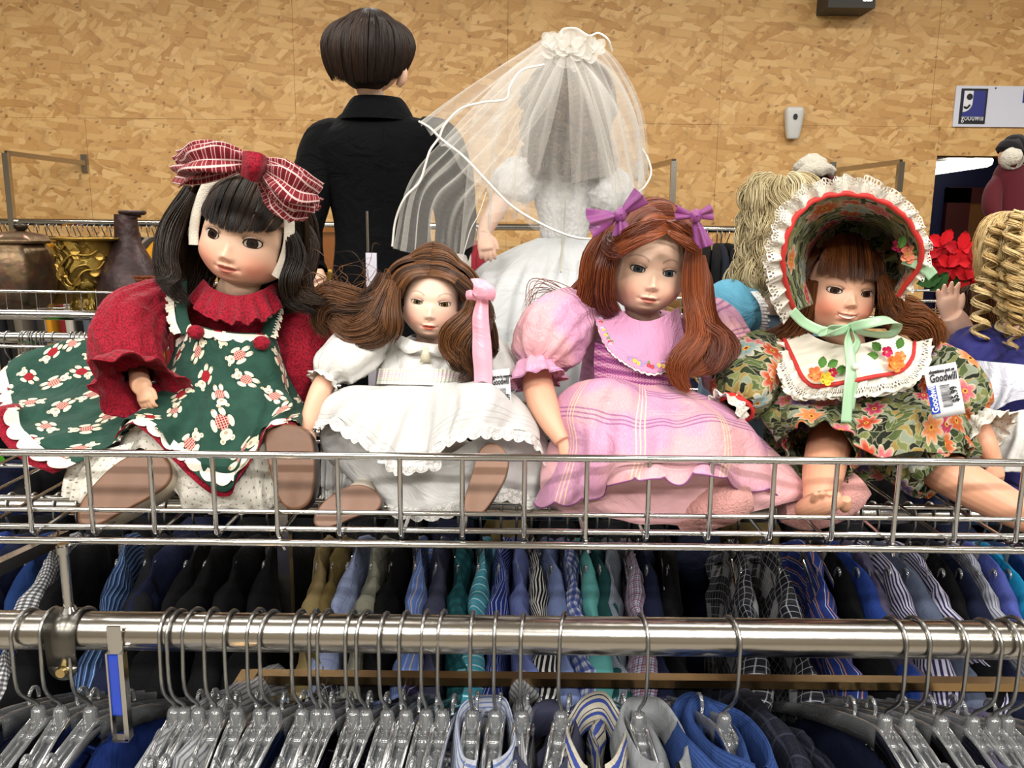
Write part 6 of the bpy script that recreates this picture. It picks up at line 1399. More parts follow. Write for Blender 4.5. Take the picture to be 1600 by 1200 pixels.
t, c_, (o, ux, uy, ex, ey, nn) = price_tag([(766, 579), (796, 576), (805, 640), (770, 642)], .752, 'white paper price tag behind the pink ribbon of the white dress',
    [('Goodwill', .06, .36, .0085, INKT, 0, .5), ('thank you for supporting', .05, .19, .0030, INKT, 0, .62), ('$9.99', .94, .9, .006, INKT, -90, .8)])
m = MB()
for k in range(14):
    b0 = .46 + k * .03; c = [o + ux * a + uy * b + nn * .0006 for a, b in ((.42, b0), (.76, b0), (.76, b0 + .014), (.42, b0 + .014))]; m.add(c, [[0, 1, 2, 3]])
m.build('barcode', INKT, c_, False, kind='stuff')
# =============================================================== suited doll seen from behind
BLK = mat('black_wool', '#08090b', .9, spec=.12, bmp=cloth_bump(.2, 900, 30, .8))
GY = 1.12
g1 = thing('doll', 'standing boy doll seen from behind in black suit with short brown hair', 'doll', (P(590, 660, GY)[0], GY, ZF))
HG = Head(578, 105, GY - .02, 44, 3, 168, 0, top=1.3, chin=1.05, skin='#e6bfa4')
HG.o = P(580, 92, GY)
HG.build(g1, neck=[P(588, 168, GY), P(590, 205, GY)], faceless=False)
h = Hair(HG, 21, .00055, push=(1.14, 1.25, 1.36))
h.sheet([(-.06, .25, 1.36), (.0, .2, 1.38), (.06, .25, 1.36)], [(-1.04, -.75, -.15), (-1.12, -.1, -.35), (-1.1, .6, -.75), (-.75, 1.15, -.95), (0, 1.3, -1.0), (.75, 1.15, -.95), (1.1, .6, -.75), (1.12, -.1, -.35), (1.04, -.75, -.15)], [(-1.1, -.7, .9), (-1.3, -.1, .7), (-1.3, .8, .6), (-.9, 1.4, .5), (0, 1.6, .5), (.9, 1.4, .5), (1.3, .8, .6), (1.3, -.1, .7), (1.1, -.7, .9)], n=5200, clump=44, frizz=.018, clump_amp=.03, thick=.10, bulge=.05)
h.sheet([(-.2, .2, 1.36), (.2, .2, 1.36)], [(-.95, -.95, .1), (0, -1.15, .35), (.95, -.95, .1)], [(-.8, -.9, 1.1), (0, -1.1, 1.2), (.8, -.9, 1.1)], n=900, clump=10, frizz=.03)
m_ = MB(); q_ = PP([(622, 104, GY - .012), (628, 112, GY - .014), (628, 124, GY - .014), (622, 134, GY - .01)]); m_.grid(tube(q_, np.array([6, 8, 7, 4]) * S(GY), 14, 14, flat=.6), cu=True); m_.build('ear', mat('ear_skin', '#e3b79c', .45), g1)
h.build(g1, hair_mat('groom', '#0e0604', '#36200f', .55), lambda x, z: (z < .5) & (np.abs(x) < .95))
def sg_(t, a): return 1 + .012 * np.sin(a * 3 + t * 9) + .02 * n2(a * 2, t * 9, 8)
jk = MB(); G = tube(PP([(588, 170, GY), (588, 186, GY), (590, 208, GY), (593, 240, GY), (595, 300, GY), (597, 350, GY), (600, 400, GY), (600, 470, GY)]), np.array([34, 60, 98, 104, 84, 72, 74, 84]) * S(GY), 60, 60, flat=.5, mod=sg_); jk.grid(G, cu=True); jacket = jk.build('jacket', BLK, g1)
for pts, rr, nm in ((((540, 205, GY), (512, 222, GY), (496, 260, GY), (484, 310, GY - .01), (474, 360, GY - .02), (480, 410, GY - .02), (490, 430, GY - .03)), (20, 32, 33, 31, 28, 25, 22), 'sleeve'), (((650, 202, GY), (680, 222, GY), (700, 262, GY), (708, 310, GY), (712, 355, GY - .01), (706, 395, GY - .02), (700, 420, GY - .03)), (20, 34, 35, 33, 30, 27, 24), 'sleeve')):
    puff(g1, nm, PP(pts), np.array(rr) * S(GY), BLK, 3, 4, .0, n=40, sides=30, big=.05)
c, G_, N_ = cloth(g1, 'collar', [[(566, 160, GY - .02), (578, 152, GY + .012), (604, 152, GY + .012), (620, 160, GY - .02)], [(560, 170, GY - .035), (575, 160, GY - .05), (606, 160, GY - .05), (626, 172, GY - .035)], [(536, 190, GY - .03), (568, 177, GY - .062), (612, 177, GY - .062), (648, 192, GY - .03)]], BLK, 50, 24, thick=.003)if False else (None, None, None)
m = MB(); G = tube(PP([(588, 182, GY), (588, 172, GY), (590, 160, GY), (590, 153, GY)]), np.array([50, 42, 36, 33]) * S(GY), 20, 40, flat=.75); m.grid(G, cu=True); G2_ = tube(PP([(590, 153, GY), (590, 160, GY - .0), (590, 176, GY), (590, 190, GY)]), np.array([35, 41, 50, 56]) * S(GY), 20, 40, flat=.85); m.grid(G2_, cu=True); m.build('collar', BLK, g1)
m = MB()
p = PP([(600, 195, GY - .056), (600, 260, GY - .054), (602, 330, GY - .044), (603, 390, GY - .046)]); add_tube(m, p + np.array([0, -.001, 0]), .0007, 30, 6); m.build('centre_seam', BLK, jacket)
for x_ in (-.03, .03):
    m = MB(); add_tube(m, [(P(600, 470, GY)[0] + x_, GY, P(600, 440, GY)[2]), (P(600, 470, GY)[0] + x_, GY, ZF + .02)], [.035, .03], 10, 16); m.build('trouser_leg', BLK, g1)
    m = MB(); add_tube(m, [(P(600, 470, GY)[0] + x_, GY - .02, ZF + .014), (P(600, 470, GY)[0] + x_, GY + .06, ZF + .012)], [.014, .012], 6, 12); m.build('shoe', mat('black_satin', '#0a0a0d', .5), g1)
arm_obj(g1, 'hand', PP([(494, 425, GY - .03), (500, 440, GY - .035)]), np.array([.010, .010]), dict(wrist=P(498, 438, GY - .035), dirv=(.2, -.2, -1), side=(1, 0, 0), up=(-.5, -1, 0), size=.045, curl=.4), '#e3b79c')
cf = MB(); add_tube(cf, PP([(702, 405, GY - .028), (706, 425, GY - .033), (715, 440, GY - .036)]), np.array([26, 28, 28]) * S(GY), 8, 20); cf.build('shirt_cuff', mat('shirt_white', '#d6d4ce', .7), g1)
arm_obj(g1, 'hand', PP([(712, 435, GY - .036), (725, 455, GY - .04)]), np.array([.012, .011]), dict(wrist=P(722, 450, GY - .04), dirv=(.4, -.2, -1), side=(1, -.5, 0), up=(-.5, -1, 0), size=.045, curl=.4), '#e3b79c')
# stand with white post, tag
t = thing('doll_stand', 'white metal doll stand with a thin rod behind the suited doll', 'stand', P(580, 500, GY - .09))
a, b = P(580, 395, GY - .09), P(580, 392, GY - .09); bot = np.array([a[0], a[1], ZF])
m = MB(); m.box((a + bot) / 2, (.013, .004, a[2] - bot[2])); m.build('post', mat('stand_white', '#cfcdd8', .5), t, False)
m = MB(); top_ = P(577, 330, GY - .09); add_tube(m, [a + np.array([-.004, 0, 0]), np.array([a[0] - .004, a[1], top_[2]])], .0018, 2, 8); m.build('rod', CHROME, t)
m = MB(); m.cap([(a[0] + .05 * math.cos(q), a[1] + .05 * math.sin(q), ZF + .003) for q in np.linspace(0, 2 * PI, 24, endpoint=False)]); m.build('base', mat('stand_white', '#cfcdd8', .5), t, thick=.003)

# =============================================================== bride doll seen from behind, veil
VY = 1.13
g2 = thing('doll', 'standing bride doll seen from behind in white gown under a long sheer veil', 'doll', (P(880, 660, VY)[0], VY, ZF))
HB = Head(890, 170, VY - .02, 54, 2, 176, 0, top=1.25, chin=1.05, skin='#e6bfa4'); HB.o = P(890, 165, VY); HB.build(g2, neck=[P(888, 235, VY), P(888, 262, VY)])
h = Hair(HB, 31, .0008, push=(1.2, 1.3, 1.3))
for k in range(190):
    a = random.uniform(0, 2 * PI) if k < 120 else random.uniform(.2, PI - .2); r0 = random.uniform(.85, 1.2); zz = random.uniform(-1.5, 1.1); q0 = np.array([r0 * math.cos(a), .1 + r0 * math.sin(a), zz]); q0[:2] *= (1.0 if zz < .4 else 1.25 - zz * .6)
    pts = [q0, q0 + np.array([.1, .05, -.2]), q0 + np.array([-.05, .1, -.45]), q0 + np.array([.08, .05, -.7])]; h.lock(pts, 34, (.12, .16, .16, .06), wave=.13, freq=1.8, frizz=.05)
h.build(g2, hair_mat('bride', '#2c1b12', '#7d5f42', .5), lambda x, z: (z < .5) & (np.abs(x) < .95))
GOWN = mat('bridal_satin', '#c6c9ca', .6, sheen=.4, bmp=cloth_bump(.1, 900, 22, .5))
GLACE = mat('bridal_lace', lambda: cmix(ss(vor(vec(*uvs()), 150, 'Distance'), .25, .5) * .3, lin('#d8dadb'), lin('#aeb1b3')), .75, sheen=.4, bmp=lambda: bump(vor(vec(*uvs()), 150, 'Distance'), .7, .002))
m = MB(); G = tube(PP([(888, 243, VY), (888, 262, VY), (886, 290, VY), (884, 320, VY), (882, 348, VY), (880, 372, VY), (880, 380, VY)]), np.array([38, 56, 52, 46, 38, 35, 38]) * S(VY), 50, 50, flat=.6, mod=lambda t, a: 1 + .012 * n2(a * 4, t * 20, 3)); G2_ = np.concatenate([G, G[:, :1]], 1); m.grid(G2_, grid_uv(G2_)); bd = m.build('bodice', GLACE, g2)
m = MB(); p = PP([(888, 250, VY - .04), (884, 310, VY - .037), (880, 370, VY - .03), (876, 425, VY - .09)]); add_tube(m, p, .0011, 40, 6); m.build('back_opening', mat('gown_lining', '#b9b6a4', .8), bd)  # thin beige line down the back of bodice and skirt
edge_trim(bd, 'lace_edge', PP([(838, 262, VY - .02), (860, 256, VY - .04), (888, 254, VY - .046), (915, 258, VY - .04), (938, 266, VY - .02)]), (0, -.3, 1), .007, WLACE, 120, 9, .4, ruf=.001)
for pts, rr, sd in ((((842, 270, VY), (818, 278, VY - .01), (798, 292, VY - .02), (792, 305, VY - .02)), (24, 32, 32, 20), 51), (((934, 275, VY), (950, 292, VY - .01), (952, 312, VY - .015), (945, 330, VY - .015)), (22, 32, 34, 20), 52)):
    puff(g2, 'sleeve', PP(pts), np.array(rr) * S(VY), GLACE, sd, 10, .08, big=.08)
arm_obj(g2, 'arm', PP([(790, 300, VY - .02), (776, 325, VY - .03), (762, 350, VY - .05), (756, 368, VY - .07)]), np.array([15, 15, 13, 9]) * S(VY), dict(wrist=P(757, 364, VY - .07), dirv=(.15, -.3, -1), side=(1, 0, 0), up=(0, -1, 0), size=.042, curl=.4), '#e6bfa8')
def ring(cx, cy, w, Y, dpt, n=60):
    c = P(cx, cy, Y); a = np.linspace(0, 2 * PI, n, endpoint=False); return np.array([(c[0] + w * S(Y) * math.cos(t), c[1] + dpt * math.sin(t), c[2]) for t in a])
m = MB(); R_ = spline(np.array([ring(880, 372, 38, VY, .022), ring(876, 392, 78, VY, .05), ring(868, 425, 118, VY, .075), ring(860, 480, 138, VY, .09), ring(855, 560, 150, VY, .10), ring(850, 640, 160, VY + .01, .10)]), 60)
t_ = np.linspace(0, 2 * PI, 60, endpoint=False); nn_ = 240; R2_ = np.array([even(np.vstack([r, r[:1]]), nn_ + 1)[:-1] for r in R_]); th = np.linspace(0, 2 * PI, nn_, endpoint=False); c_ = R2_.mean(1, keepdims=True)
R2_ = c_ + (R2_ - c_) * (1 + .045 * np.sin(th * 21 + wav(th * 3, 4) * 2)[None, :, None] * np.clip(np.linspace(0, 1, 60) * 3, .1, 1)[:, None, None]); m.grid(R2_, cu=True); m.build('skirt', GOWN, g2)
m = MB(); add_tube(m, PP([(880, 380, VY), (870, 520, VY)]), [.02, .02], 4, 10); q = P(860, 600, VY); add_tube(m, [(q[0], VY, ZF + .1), (q[0], VY, ZF + .004)], [.03, .03], 4, 12); m.build('underskirt', GOWN, g2)
# veil: sheer layers and satin cord edge
def veil_a():
    _, n = node('LayerWeight', {'Blend': .45}); f = X(n.outputs['Facing']); u, v = uvs()
    net = ((u * 480 + v * 480).sin() * (u * 480 - v * 480).sin()) * .05
    return (f.pw(1.8) * .6 + net * .4 + .17).mn(.95)
VEIL = mat('veil_tulle', '#ece9e2', .9, alpha=veil_a, transl=.35)
CORD = mat('satin_cord', '#e9e6dc', .5, sheen=.4)
def vlayer(parent, nm, rows, fold, seed, amp=.006):
    return cloth(parent, nm, rows, VEIL, 150, 120, folds=((fold, amp, .08),), bump_=((14, .003),), seed=seed, ret=True)
o1, A1, _ = vlayer(g2, 'veil', [[(846, 84, VY - .03), (858, 78, VY - .06), (880, 76, VY - .07), (905, 80, VY - .06), (925, 92, VY - .03)],
    [(800, 108, VY), (835, 118, VY - .08), (880, 125, VY - .10), (930, 125, VY - .08), (965, 120, VY)],
    [(745, 175, VY - .02), (800, 195, VY - .10), (870, 205, VY - .12), (945, 190, VY - .10), (998, 180, VY)],
    [(735, 270, VY - .05), (790, 265, VY - .12), (865, 280, VY - .135), (950, 270, VY - .11), (1012, 260, VY)],
    [(722, 405, VY - .07), (790, 345, VY - .14), (870, 368, VY - .15), (950, 355, VY - .12), (1012, 315, VY - .02)]], 7, 61, .009)
o2, A2, _ = vlayer(o1, 'veil_layer', [[(850, 50, VY), (858, 60, VY - .03), (866, 72, VY - .05), (880, 80, VY - .06)],
    [(785, 95, VY - .0), (800, 115, VY - .05), (830, 125, VY - .08), (860, 115, VY - .08)],
    [(716, 145, VY - .02), (735, 175, VY - .08), (780, 200, VY - .11), (830, 190, VY - .11)],
    [(655, 190, VY - .06), (690, 225, VY - .12), (750, 290, VY - .14), (820, 330, VY - .14)]], 5, 62)
o3, A3, _ = vlayer(o1, 'veil_layer', [[(852, 62, VY - .02), (862, 74, VY - .04), (872, 84, VY - .05), (884, 88, VY - .06)],
    [(770, 130, VY - .03), (790, 150, VY - .07), (825, 165, VY - .10), (860, 160, VY - .10)],
    [(690, 215, VY - .07), (705, 240, VY - .10), (735, 270, VY - .12), (775, 270, VY - .12)],
    [(640, 285, VY - .09), (655, 300, VY - .11), (690, 320, VY - .13), (735, 340, VY - .13)],
    [(616, 388, VY - .09), (640, 395, VY - .12), (680, 400, VY - .13), (722, 405, VY - .12)]], 5, 63)
o4, A4, _ = vlayer(o1, 'veil_layer', [[(890, 66, VY - .05), (905, 64, VY - .04), (925, 68, VY - .02), (940, 72, VY + .02)],
    [(905, 110, VY - .08), (930, 112, VY - .06), (955, 112, VY - .02), (972, 108, VY + .02)],
    [(930, 190, VY - .11), (955, 190, VY - .08), (985, 185, VY - .03), (1004, 175, VY + .02)],
    [(955, 300, VY - .12), (975, 300, VY - .09), (1000, 290, VY - .04), (1014, 262, VY + .02)]], 5, 64)
for k, (a, b) in enumerate((((880, 88, VY - .075), [(858, 150, VY - .115), (830, 230, VY - .14), (790, 330, VY - .15)]), ((890, 90, VY - .08), [(905, 150, VY - .12), (915, 210, VY - .13), (925, 280, VY - .13)]), ((900, 90, VY - .07), [(930, 140, VY - .11), (955, 200, VY - .12), (968, 280, VY - .10)]))):
    pts = [a] + b; q = PP(pts); m = MB(); w_ = np.array([.004, .012, .018, .024]); rows = [q + np.array([1, 0, .2]) * w_[:, None] * s_ + np.array([0, -.012 * (1 - abs(s_)), 0]) for s_ in (-1, -.4, .4, 1)]; G = patch(rows, 60, 24); m.grid(G); m.build('veil_fold', VEIL, o1)
def cord(pts, r=.0014, par=None): m = MB(); add_tube(m, PP(pts), r, 90, 7); m.build('satin_cord', CORD, par or o1)
cord([(655, 190, VY - .062), (672, 200, VY - .09), (692, 219, VY - .11), (725, 245, VY - .13), (760, 282, VY - .15), (800, 322, VY - .155), (850, 352, VY - .16), (895, 370, VY - .16), (930, 374, VY - .15)])
cord([(613, 385, VY - .095), (618, 345, VY - .10), (632, 310, VY - .11), (655, 285, VY - .11), (664, 260, VY - .11), (672, 235, VY - .11), (686, 215, VY - .10), (695, 195, VY - .10), (720, 170, VY - .10), (755, 160, VY - .10), (790, 155, VY - .10), (797, 135, VY - .10), (815, 110, VY - .09), (850, 101, VY - .08)])
cord([(1003, 232, VY), (1013, 250, VY - .01), (1017, 272, VY - .01), (1005, 294, VY - .02), (985, 305, VY - .03)])
cord([(876, 58, VY - .05), (880, 46, VY - .05), (900, 45, VY - .05), (920, 56, VY - .05), (935, 52, VY - .05), (950, 62, VY - .05), (956, 80, VY - .04)])
cord([(722, 405, VY - .12), (735, 360, VY - .13), (748, 335, VY - .135), (760, 300, VY - .14)], .0006)
m = MB()
for k, (cx, cy, r0_) in enumerate(((870, 78, 22), (892, 74, 24), (912, 84, 22), (888, 96, 22), (858, 68, 14), (930, 76, 14))): flower(m, P(cx, cy, VY - .065 - .004 * (k % 3)), (0.1 * (k - 2), -1, .4), r0_ * S(VY), 4, '#e6e3dc', k, 2, .5)
for C_ in m.C: C_[:] = np.array(lin('#e2dfd8')[:3])
m.build('veil_pouf', mat('pouf_tulle', '#e9e6df', .9, alpha=.62, transl=.3), o1)

# =============================================================== smaller dolls behind the bonnet
SKL = '#eec3ac'
def curls(H, spots, mt, parent, seed, n=60, rad=.0006, hl=None, name='hair'):
    h = Hair(H, seed, rad); 
    for k, (pts, nn, rr, wv, fq) in enumerate(spots): h.lock(hp(H, pts), nn, rr, wave=wv, freq=fq, frizz=.05, push=False)
    return h.build(parent, mt, hl, name=name)
BL = hair_mat('pale_blond', '#a69468', '#e9ddb8', .45)
BY1 = 1.0
gb = thing('doll', 'blond curly doll seen from behind, standing behind the flowered bonnet', 'doll', (P(1215, 600, BY1)[0], BY1, ZF))
HB2 = Head(1215, 370, BY1, 58, 5, 165, 0, top=1.3, chin=1.1, skin=SKL); HB2.o = P(1222, 362, BY1); HB2.build(gb, neck=[P(1222, 460, BY1), P(1222, 490, BY1)])
sp = []
for k in range(80):
    a = random.uniform(0, 2 * PI); t = random.uniform(0, 1); cx = 1222 + 66 * math.cos(a) * (.75 + .25 * t); cy = 285 + 150 * t; Yk = BY1 - .055 * abs(math.sin(a)) * 1.0
    sp.append((((cx * .4 + 1222 * .6, cy - 22 if t > .15 else 275, Yk), (cx, cy, Yk - .01), (cx + random.uniform(-10, 10), cy + 28, Yk - .015), (cx + random.uniform(-16, 14), cy + 52, Yk - .01)), 64, (.12, .26, .28, .10), .10, 1.4))
curls(HB2, sp, BL, gb, 71, hl=lambda x, z: (z < .5) & (np.abs(x) < .9))
puff(gb, 'dress', PP([(1222, 478, BY1), (1222, 520, BY1), (1215, 600, BY1), (1212, 665, BY1)]), np.array([30, 55, 75, 90]) * S(BY1), mat('pale_blue_cotton', '#8aa6bd', .8, sheen=.3), 72, 12, .04, flat=.6)
# blue bonnet doll
gc = thing('doll', 'small doll in a puffy sky blue bonnet between the pink sleeve and the bonnet', 'doll', (P(1140, 600, .97)[0], .97, ZF))
BLB = mat('sky_blue_cotton', '#5fa3bf', .75, sheen=.3, bmp=cloth_bump(.2, 900, 30, .9))
m = MB(); c = P(1142, 483, .955); th = np.linspace(0, 2 * PI, 90, endpoint=False); rows = []
for b_ in np.linspace(.06, PI - .4, 36):
    rr = math.sin(b_) * (1 + .05 * np.sin(th * 11 + 1) * (b_ / 2.6) ** 2); rows.append(np.stack([c[0] + .037 * rr * np.cos(th), c[1] + .04 * rr * np.sin(th), np.full(90, c[2]) + .033 * math.cos(b_) + .0015 * np.sin(th * 5 + b_ * 4)], 1))
m.grid(np.array(rows), cu=True); bnn = m.build('bonnet', BLB, gc)
edge_trim(bnn, 'lace_edge', PP([(1172, 455, .925), (1186, 475, .91), (1190, 500, .915), (1184, 520, .93)]), (1, -.2, 0), .009, WLACE, 80, 7, .4, ruf=.001)
HC = Head(1150, 495, .95, 33, 0, 60, 0, skin=SKL); HC.o = P(1150, 492, .955); HC.build(gc, neck=[P(1150, 525, .96), P(1150, 540, .965)], faceless=True)
puff(gc, 'dress', PP([(1148, 520, .965), (1148, 545, .97), (1146, 620, .97), (1146, 680, .97)]), np.array([18, 45, 58, 70]) * S(.97), mat('pale_blue_cotton', '#8aa6bd', .8, sheen=.3), 73, 12, .05, flat=.6)
# Santa style hat doll
gd = thing('doll', 'doll in a dark red hat with white fur trim peeking above the bonnet', 'doll', (P(1268, 640, 1.22)[0], 1.22, ZF))
FUR = mat('white_fur', '#ddd5c4', .95, sheen=.8, bmp=lambda: bump(noise(objc(), 320, 3, .8), 1, .006)); DRED = mat('dark_red_velvet', '#4c0c12', .85, sheen=.6)
q = P(1268, 300, 1.22); 
m = MB(); G = tube(PP([(1266, 312, 1.22), (1268, 292, 1.22), (1268, 277, 1.22), (1270, 260, 1.22)]), np.array([36, 37, 33, 16]) * S(1.22), 16, 30); m.grid(G, cu=True); m.cap(G[-1]); hat = m.build('hat', DRED, gd)
m = MB(); G = tube(PP([(1240, 280, 1.19), (1252, 272, 1.165), (1270, 266, 1.16), (1288, 264, 1.17), (1300, 267, 1.19)]), np.array([5, 8, 10, 9, 6]) * S(1.2), 30, 16, mod=lambda t, a: 1 + .12 * n2(a * 4, t * 30, 5)); m.grid(G, cu=True); m.build('fur_trim', FUR, hat)
m = MB(); G = tube(PP([(1268, 270, 1.19), (1268, 260, 1.19), (1268, 250, 1.19), (1268, 240, 1.19)]), np.array([22, 23, 19, 6]) * S(1.19), 20, 24, mod=lambda t, a: 1 + .08 * n2(a * 4, t * 12, 6)); m.grid(G, cu=True); m.cap(G[-1]); m.build('pompom', FUR, hat)
HD = Head(1268, 330, 1.22, 32, 0, 10, 0, skin=SKL); HD.build(gd, neck=[P(1268, 362, 1.23), P(1268, 380, 1.23)])
puff(gd, 'coat', PP([(1268, 365, 1.23), (1268, 390, 1.23), (1268, 500, 1.23), (1268, 655, 1.23)]), np.array([20, 50, 60, 80]) * S(1.23), DRED, 74, 8, .02, flat=.6)
# ringlet doll at the right edge
RY2 = .93
ge = thing('doll', 'blond ringlet doll in blue and white at the right edge, seen from behind', 'doll', (P(1585, 650, RY2)[0], RY2, ZF))
HE = Head(1590, 420, RY2, 50, 0, 170, 0, skin=SKL); HE.o = P(1592, 425, RY2 + .01); HE.build(ge, neck=[P(1592, 500, RY2 + .01), P(1592, 530, RY2 + .01)])
BL2 = hair_mat('golden', '#b48f52', '#f3e2b0', .4)
h = Hair(HE, 81, .00055); rs = np.random.RandomState(8)
for k in range(26):
    x0 = rs.uniform(1535, 1640); y0 = rs.uniform(350, 470); Yk = RY2 - .03 - .035 * rs.uniform(0, 1) * (1 - ((x0 - 1590) / 70) ** 2); L_ = rs.uniform(60, 105); n_ = 40; u = np.linspace(0, 1, n_); R_ = rs.uniform(8, 12) * S(RY2)
    base_ = spline(PP([(x0 * .6 + 1595 * .4, y0 - 22, Yk + .01), (x0, y0, Yk), (x0 - 3, y0 + L_ * .5, Yk - .002), (x0 + rs.uniform(-8, 8), y0 + L_, Yk)]), n_)
    ph = rs.uniform(0, 6.28); tu = L_ / 15; cl = np.stack([np.cos(u * tu * 2 * PI + ph), np.sin(u * tu * 2 * PI + ph), u * 0], 1) * R_ * np.interp(u, [0, .2, .9, 1], [.3, 1, .9, .4])[:, None]
    h.K = 60; h.lock(HE.L(spline(base_ + cl, 60)), 46, (.03, .1, .1, .1, .03), push=False, frizz=.012, flat=.7); h.K = 16
for k in range(110):
    a = rs.uniform(-PI, PI); h.lock(hp(HE, [(1592, 335, RY2 + .01), (1592 + 45 * math.cos(a), 345, RY2 - .03 * math.sin(a)), (1592 + 62 * math.cos(a), 385, RY2 - .045 * math.sin(a)), (1592 + 64 * math.cos(a), 440, RY2 - .05 * math.sin(a))]), 40, (.1, .15, .15, .1), wave=.08, freq=1.5, frizz=.04, push=False)
h.build(ge, BL2, lambda x, z: (z < .5) & (np.abs(x) < .9))
VIO = mat('indigo_cotton', '#2c2c6c', .7, sheen=.3, bmp=cloth_bump(.2, 900, 30, .8)); SHEER = mat('sheer_white', '#dfe0ea', .7, sheen=.3, alpha=.75, bmp=cloth_bump(.2, 500, 60, .8))
puff(ge, 'dress', PP([(1592, 520, RY2), (1592, 550, RY2), (1588, 620, RY2 - .01), (1590, 700, RY2 - .02), (1590, 745, RY2 - .02)]), np.array([30, 62, 60, 80, 95]) * S(RY2), VIO, 82, 12, .05, flat=.7)
puff(ge, 'sleeve', PP([(1562, 535, RY2), (1535, 540, RY2 - .01), (1510, 555, RY2 - .02), (1500, 565, RY2 - .02)]), np.array([22, 34, 34, 20]) * S(RY2), VIO, 83, 9, .08)
cloth(ge, 'shawl', [[(1500, 560, RY2 - .03), (1545, 565, RY2 - .06), (1600, 570, RY2 - .07), (1660, 580, RY2 - .05)], [(1470, 600, RY2 - .03), (1540, 612, RY2 - .075), (1600, 600, RY2 - .085), (1660, 610, RY2 - .06)], [(1450, 655, RY2 - .02), (1520, 660, RY2 - .08), (1590, 625, RY2 - .09), (1660, 630, RY2 - .07)]], SHEER, 90, 50, folds=((6, .004, 0),), seed=84)
cloth(ge, 'underskirt', [[(1560, 655, RY2 - .085), (1600, 640, RY2 - .10), (1650, 650, RY2 - .09)], [(1545, 690, RY2 - .08), (1595, 690, RY2 - .11), (1650, 690, RY2 - .10)], [(1500, 725, RY2 - .06), (1580, 738, RY2 - .11), (1650, 740, RY2 - .10)]], WHITECLOTH, 60, 40, folds=((5, .004, 0),), seed=85, thick=.0006)
# raised hand doll
gf = thing('doll', 'doll with a raised bare hand and indigo sleeve beside the bonnet', 'doll', (P(1500, 650, .99)[0], .99, ZF))
arm_obj(gf, 'arm', PP([(1512, 560, .98), (1502, 530, .97), (1492, 505, .96), (1485, 490, .955)]), np.array([25, 23, 21, 16]) * S(.97), dict(wrist=P(1484, 498, .955), dirv=(-.22, 0, 1), side=(1, 0, .3), up=(0, 1, 0), size=.048, curl=.22, spread=.25), SKL)
puff(gf, 'dress', PP([(1525, 545, .99), (1520, 575, .985), (1520, 620, .98), (1520, 700, .98)]), np.array([30, 50, 55, 75]) * S(.98), VIO, 86, 10, .05, flat=.6)
HF = Head(1545, 480, 1.0, 34, 0, 170, 0, skin=SKL); HF.o = P(1545, 478, 1.02); HF.build(gf, neck=[P(1540, 512, 1.0), P(1535, 540, .99)])
curls(HF, [(((1545, 445, 1.0), (1545 + 38 * math.cos(a), 455, 1.02 - .03 * math.sin(a)), (1545 + 42 * math.cos(a), 490, 1.02 - .035 * math.sin(a)), (1545 + 40 * math.cos(a), 525, 1.02 - .03 * math.sin(a))), 40, (.1, .25, .25, .1), .12, 1.6) for a in np.linspace(0, 2 * PI, 22)], hair_mat('brown', '#1f0f07', '#8a5a34'), gf, 87, hl=lambda x, z: (z < .5) & (np.abs(x) < .9))
arm_obj(gf, 'leg', PP([(1512, 640, .90), (1530, 628, .88), (1545, 618, .87)]), np.array([17, 17, 14]) * S(.88), None, SKL)
# red robed figure and poinsettia
gg = thing('figurine', 'tall wooden figure in a dark red robe and black cap at the doorway', 'figurine', (P(1580, 640, 1.3)[0], 1.3, ZF))
ROBE = mat('robe_red', '#470c16', .8, sheen=.3)
m = MB(); G = tube(PP([(1578, 250, 1.3), (1578, 270, 1.3), (1576, 310, 1.3), (1574, 400, 1.3), (1572, 520, 1.3), (1572, 662, 1.3)]), np.array([12, 22, 28, 36, 46, 58]) * S(1.3), 40, 30); m.grid(G, cu=True); m.cap(G[0], True); m.build('robe', ROBE, gg)
m = MB(); G = tube(PP([(1562, 280, 1.3), (1552, 300, 1.29), (1550, 325, 1.28), (1558, 345, 1.27)]), np.array([10, 13, 13, 9]) * S(1.3), 16, 16); m.grid(G, cu=True); m.cap(G[-1]); m.build('arm', ROBE, gg)
m = MB(); G = tube(PP([(1580, 262, 1.3), (1582, 248, 1.3), (1584, 236, 1.3), (1586, 226, 1.3)]), np.array([15, 19, 18, 10]) * S(1.3), 16, 20); m.grid(G, cu=True); m.cap(G[-1]); m.build('head', mat('painted_face', '#c99a7a', .6), gg)
m = MB(); G = tube(PP([(1580, 255, 1.295), (1582, 247, 1.28), (1586, 250, 1.28)]), np.array([14, 16, 10]) * S(1.3), 10, 16); m.grid(G, cu=True); m.build('beard', FUR, gg)
m = MB(); G = tube(PP([(1583, 243, 1.3), (1585, 238, 1.3), (1586, 236, 1.3), (1590, 222, 1.3), (1596, 212, 1.3)]), np.array([22, 26, 20, 18, 5]) * S(1.3), 24, 24); m.grid(G, cu=True); m.cap(G[-1]); m.build('cap', mat('black_felt', '#141114', .9, sheen=.2), gg)
gp = thing('poinsettia', 'bright red artificial poinsettia spray behind the raised hand', 'flower', (P(1490, 470, 1.08)[0], 1.08, ZF))
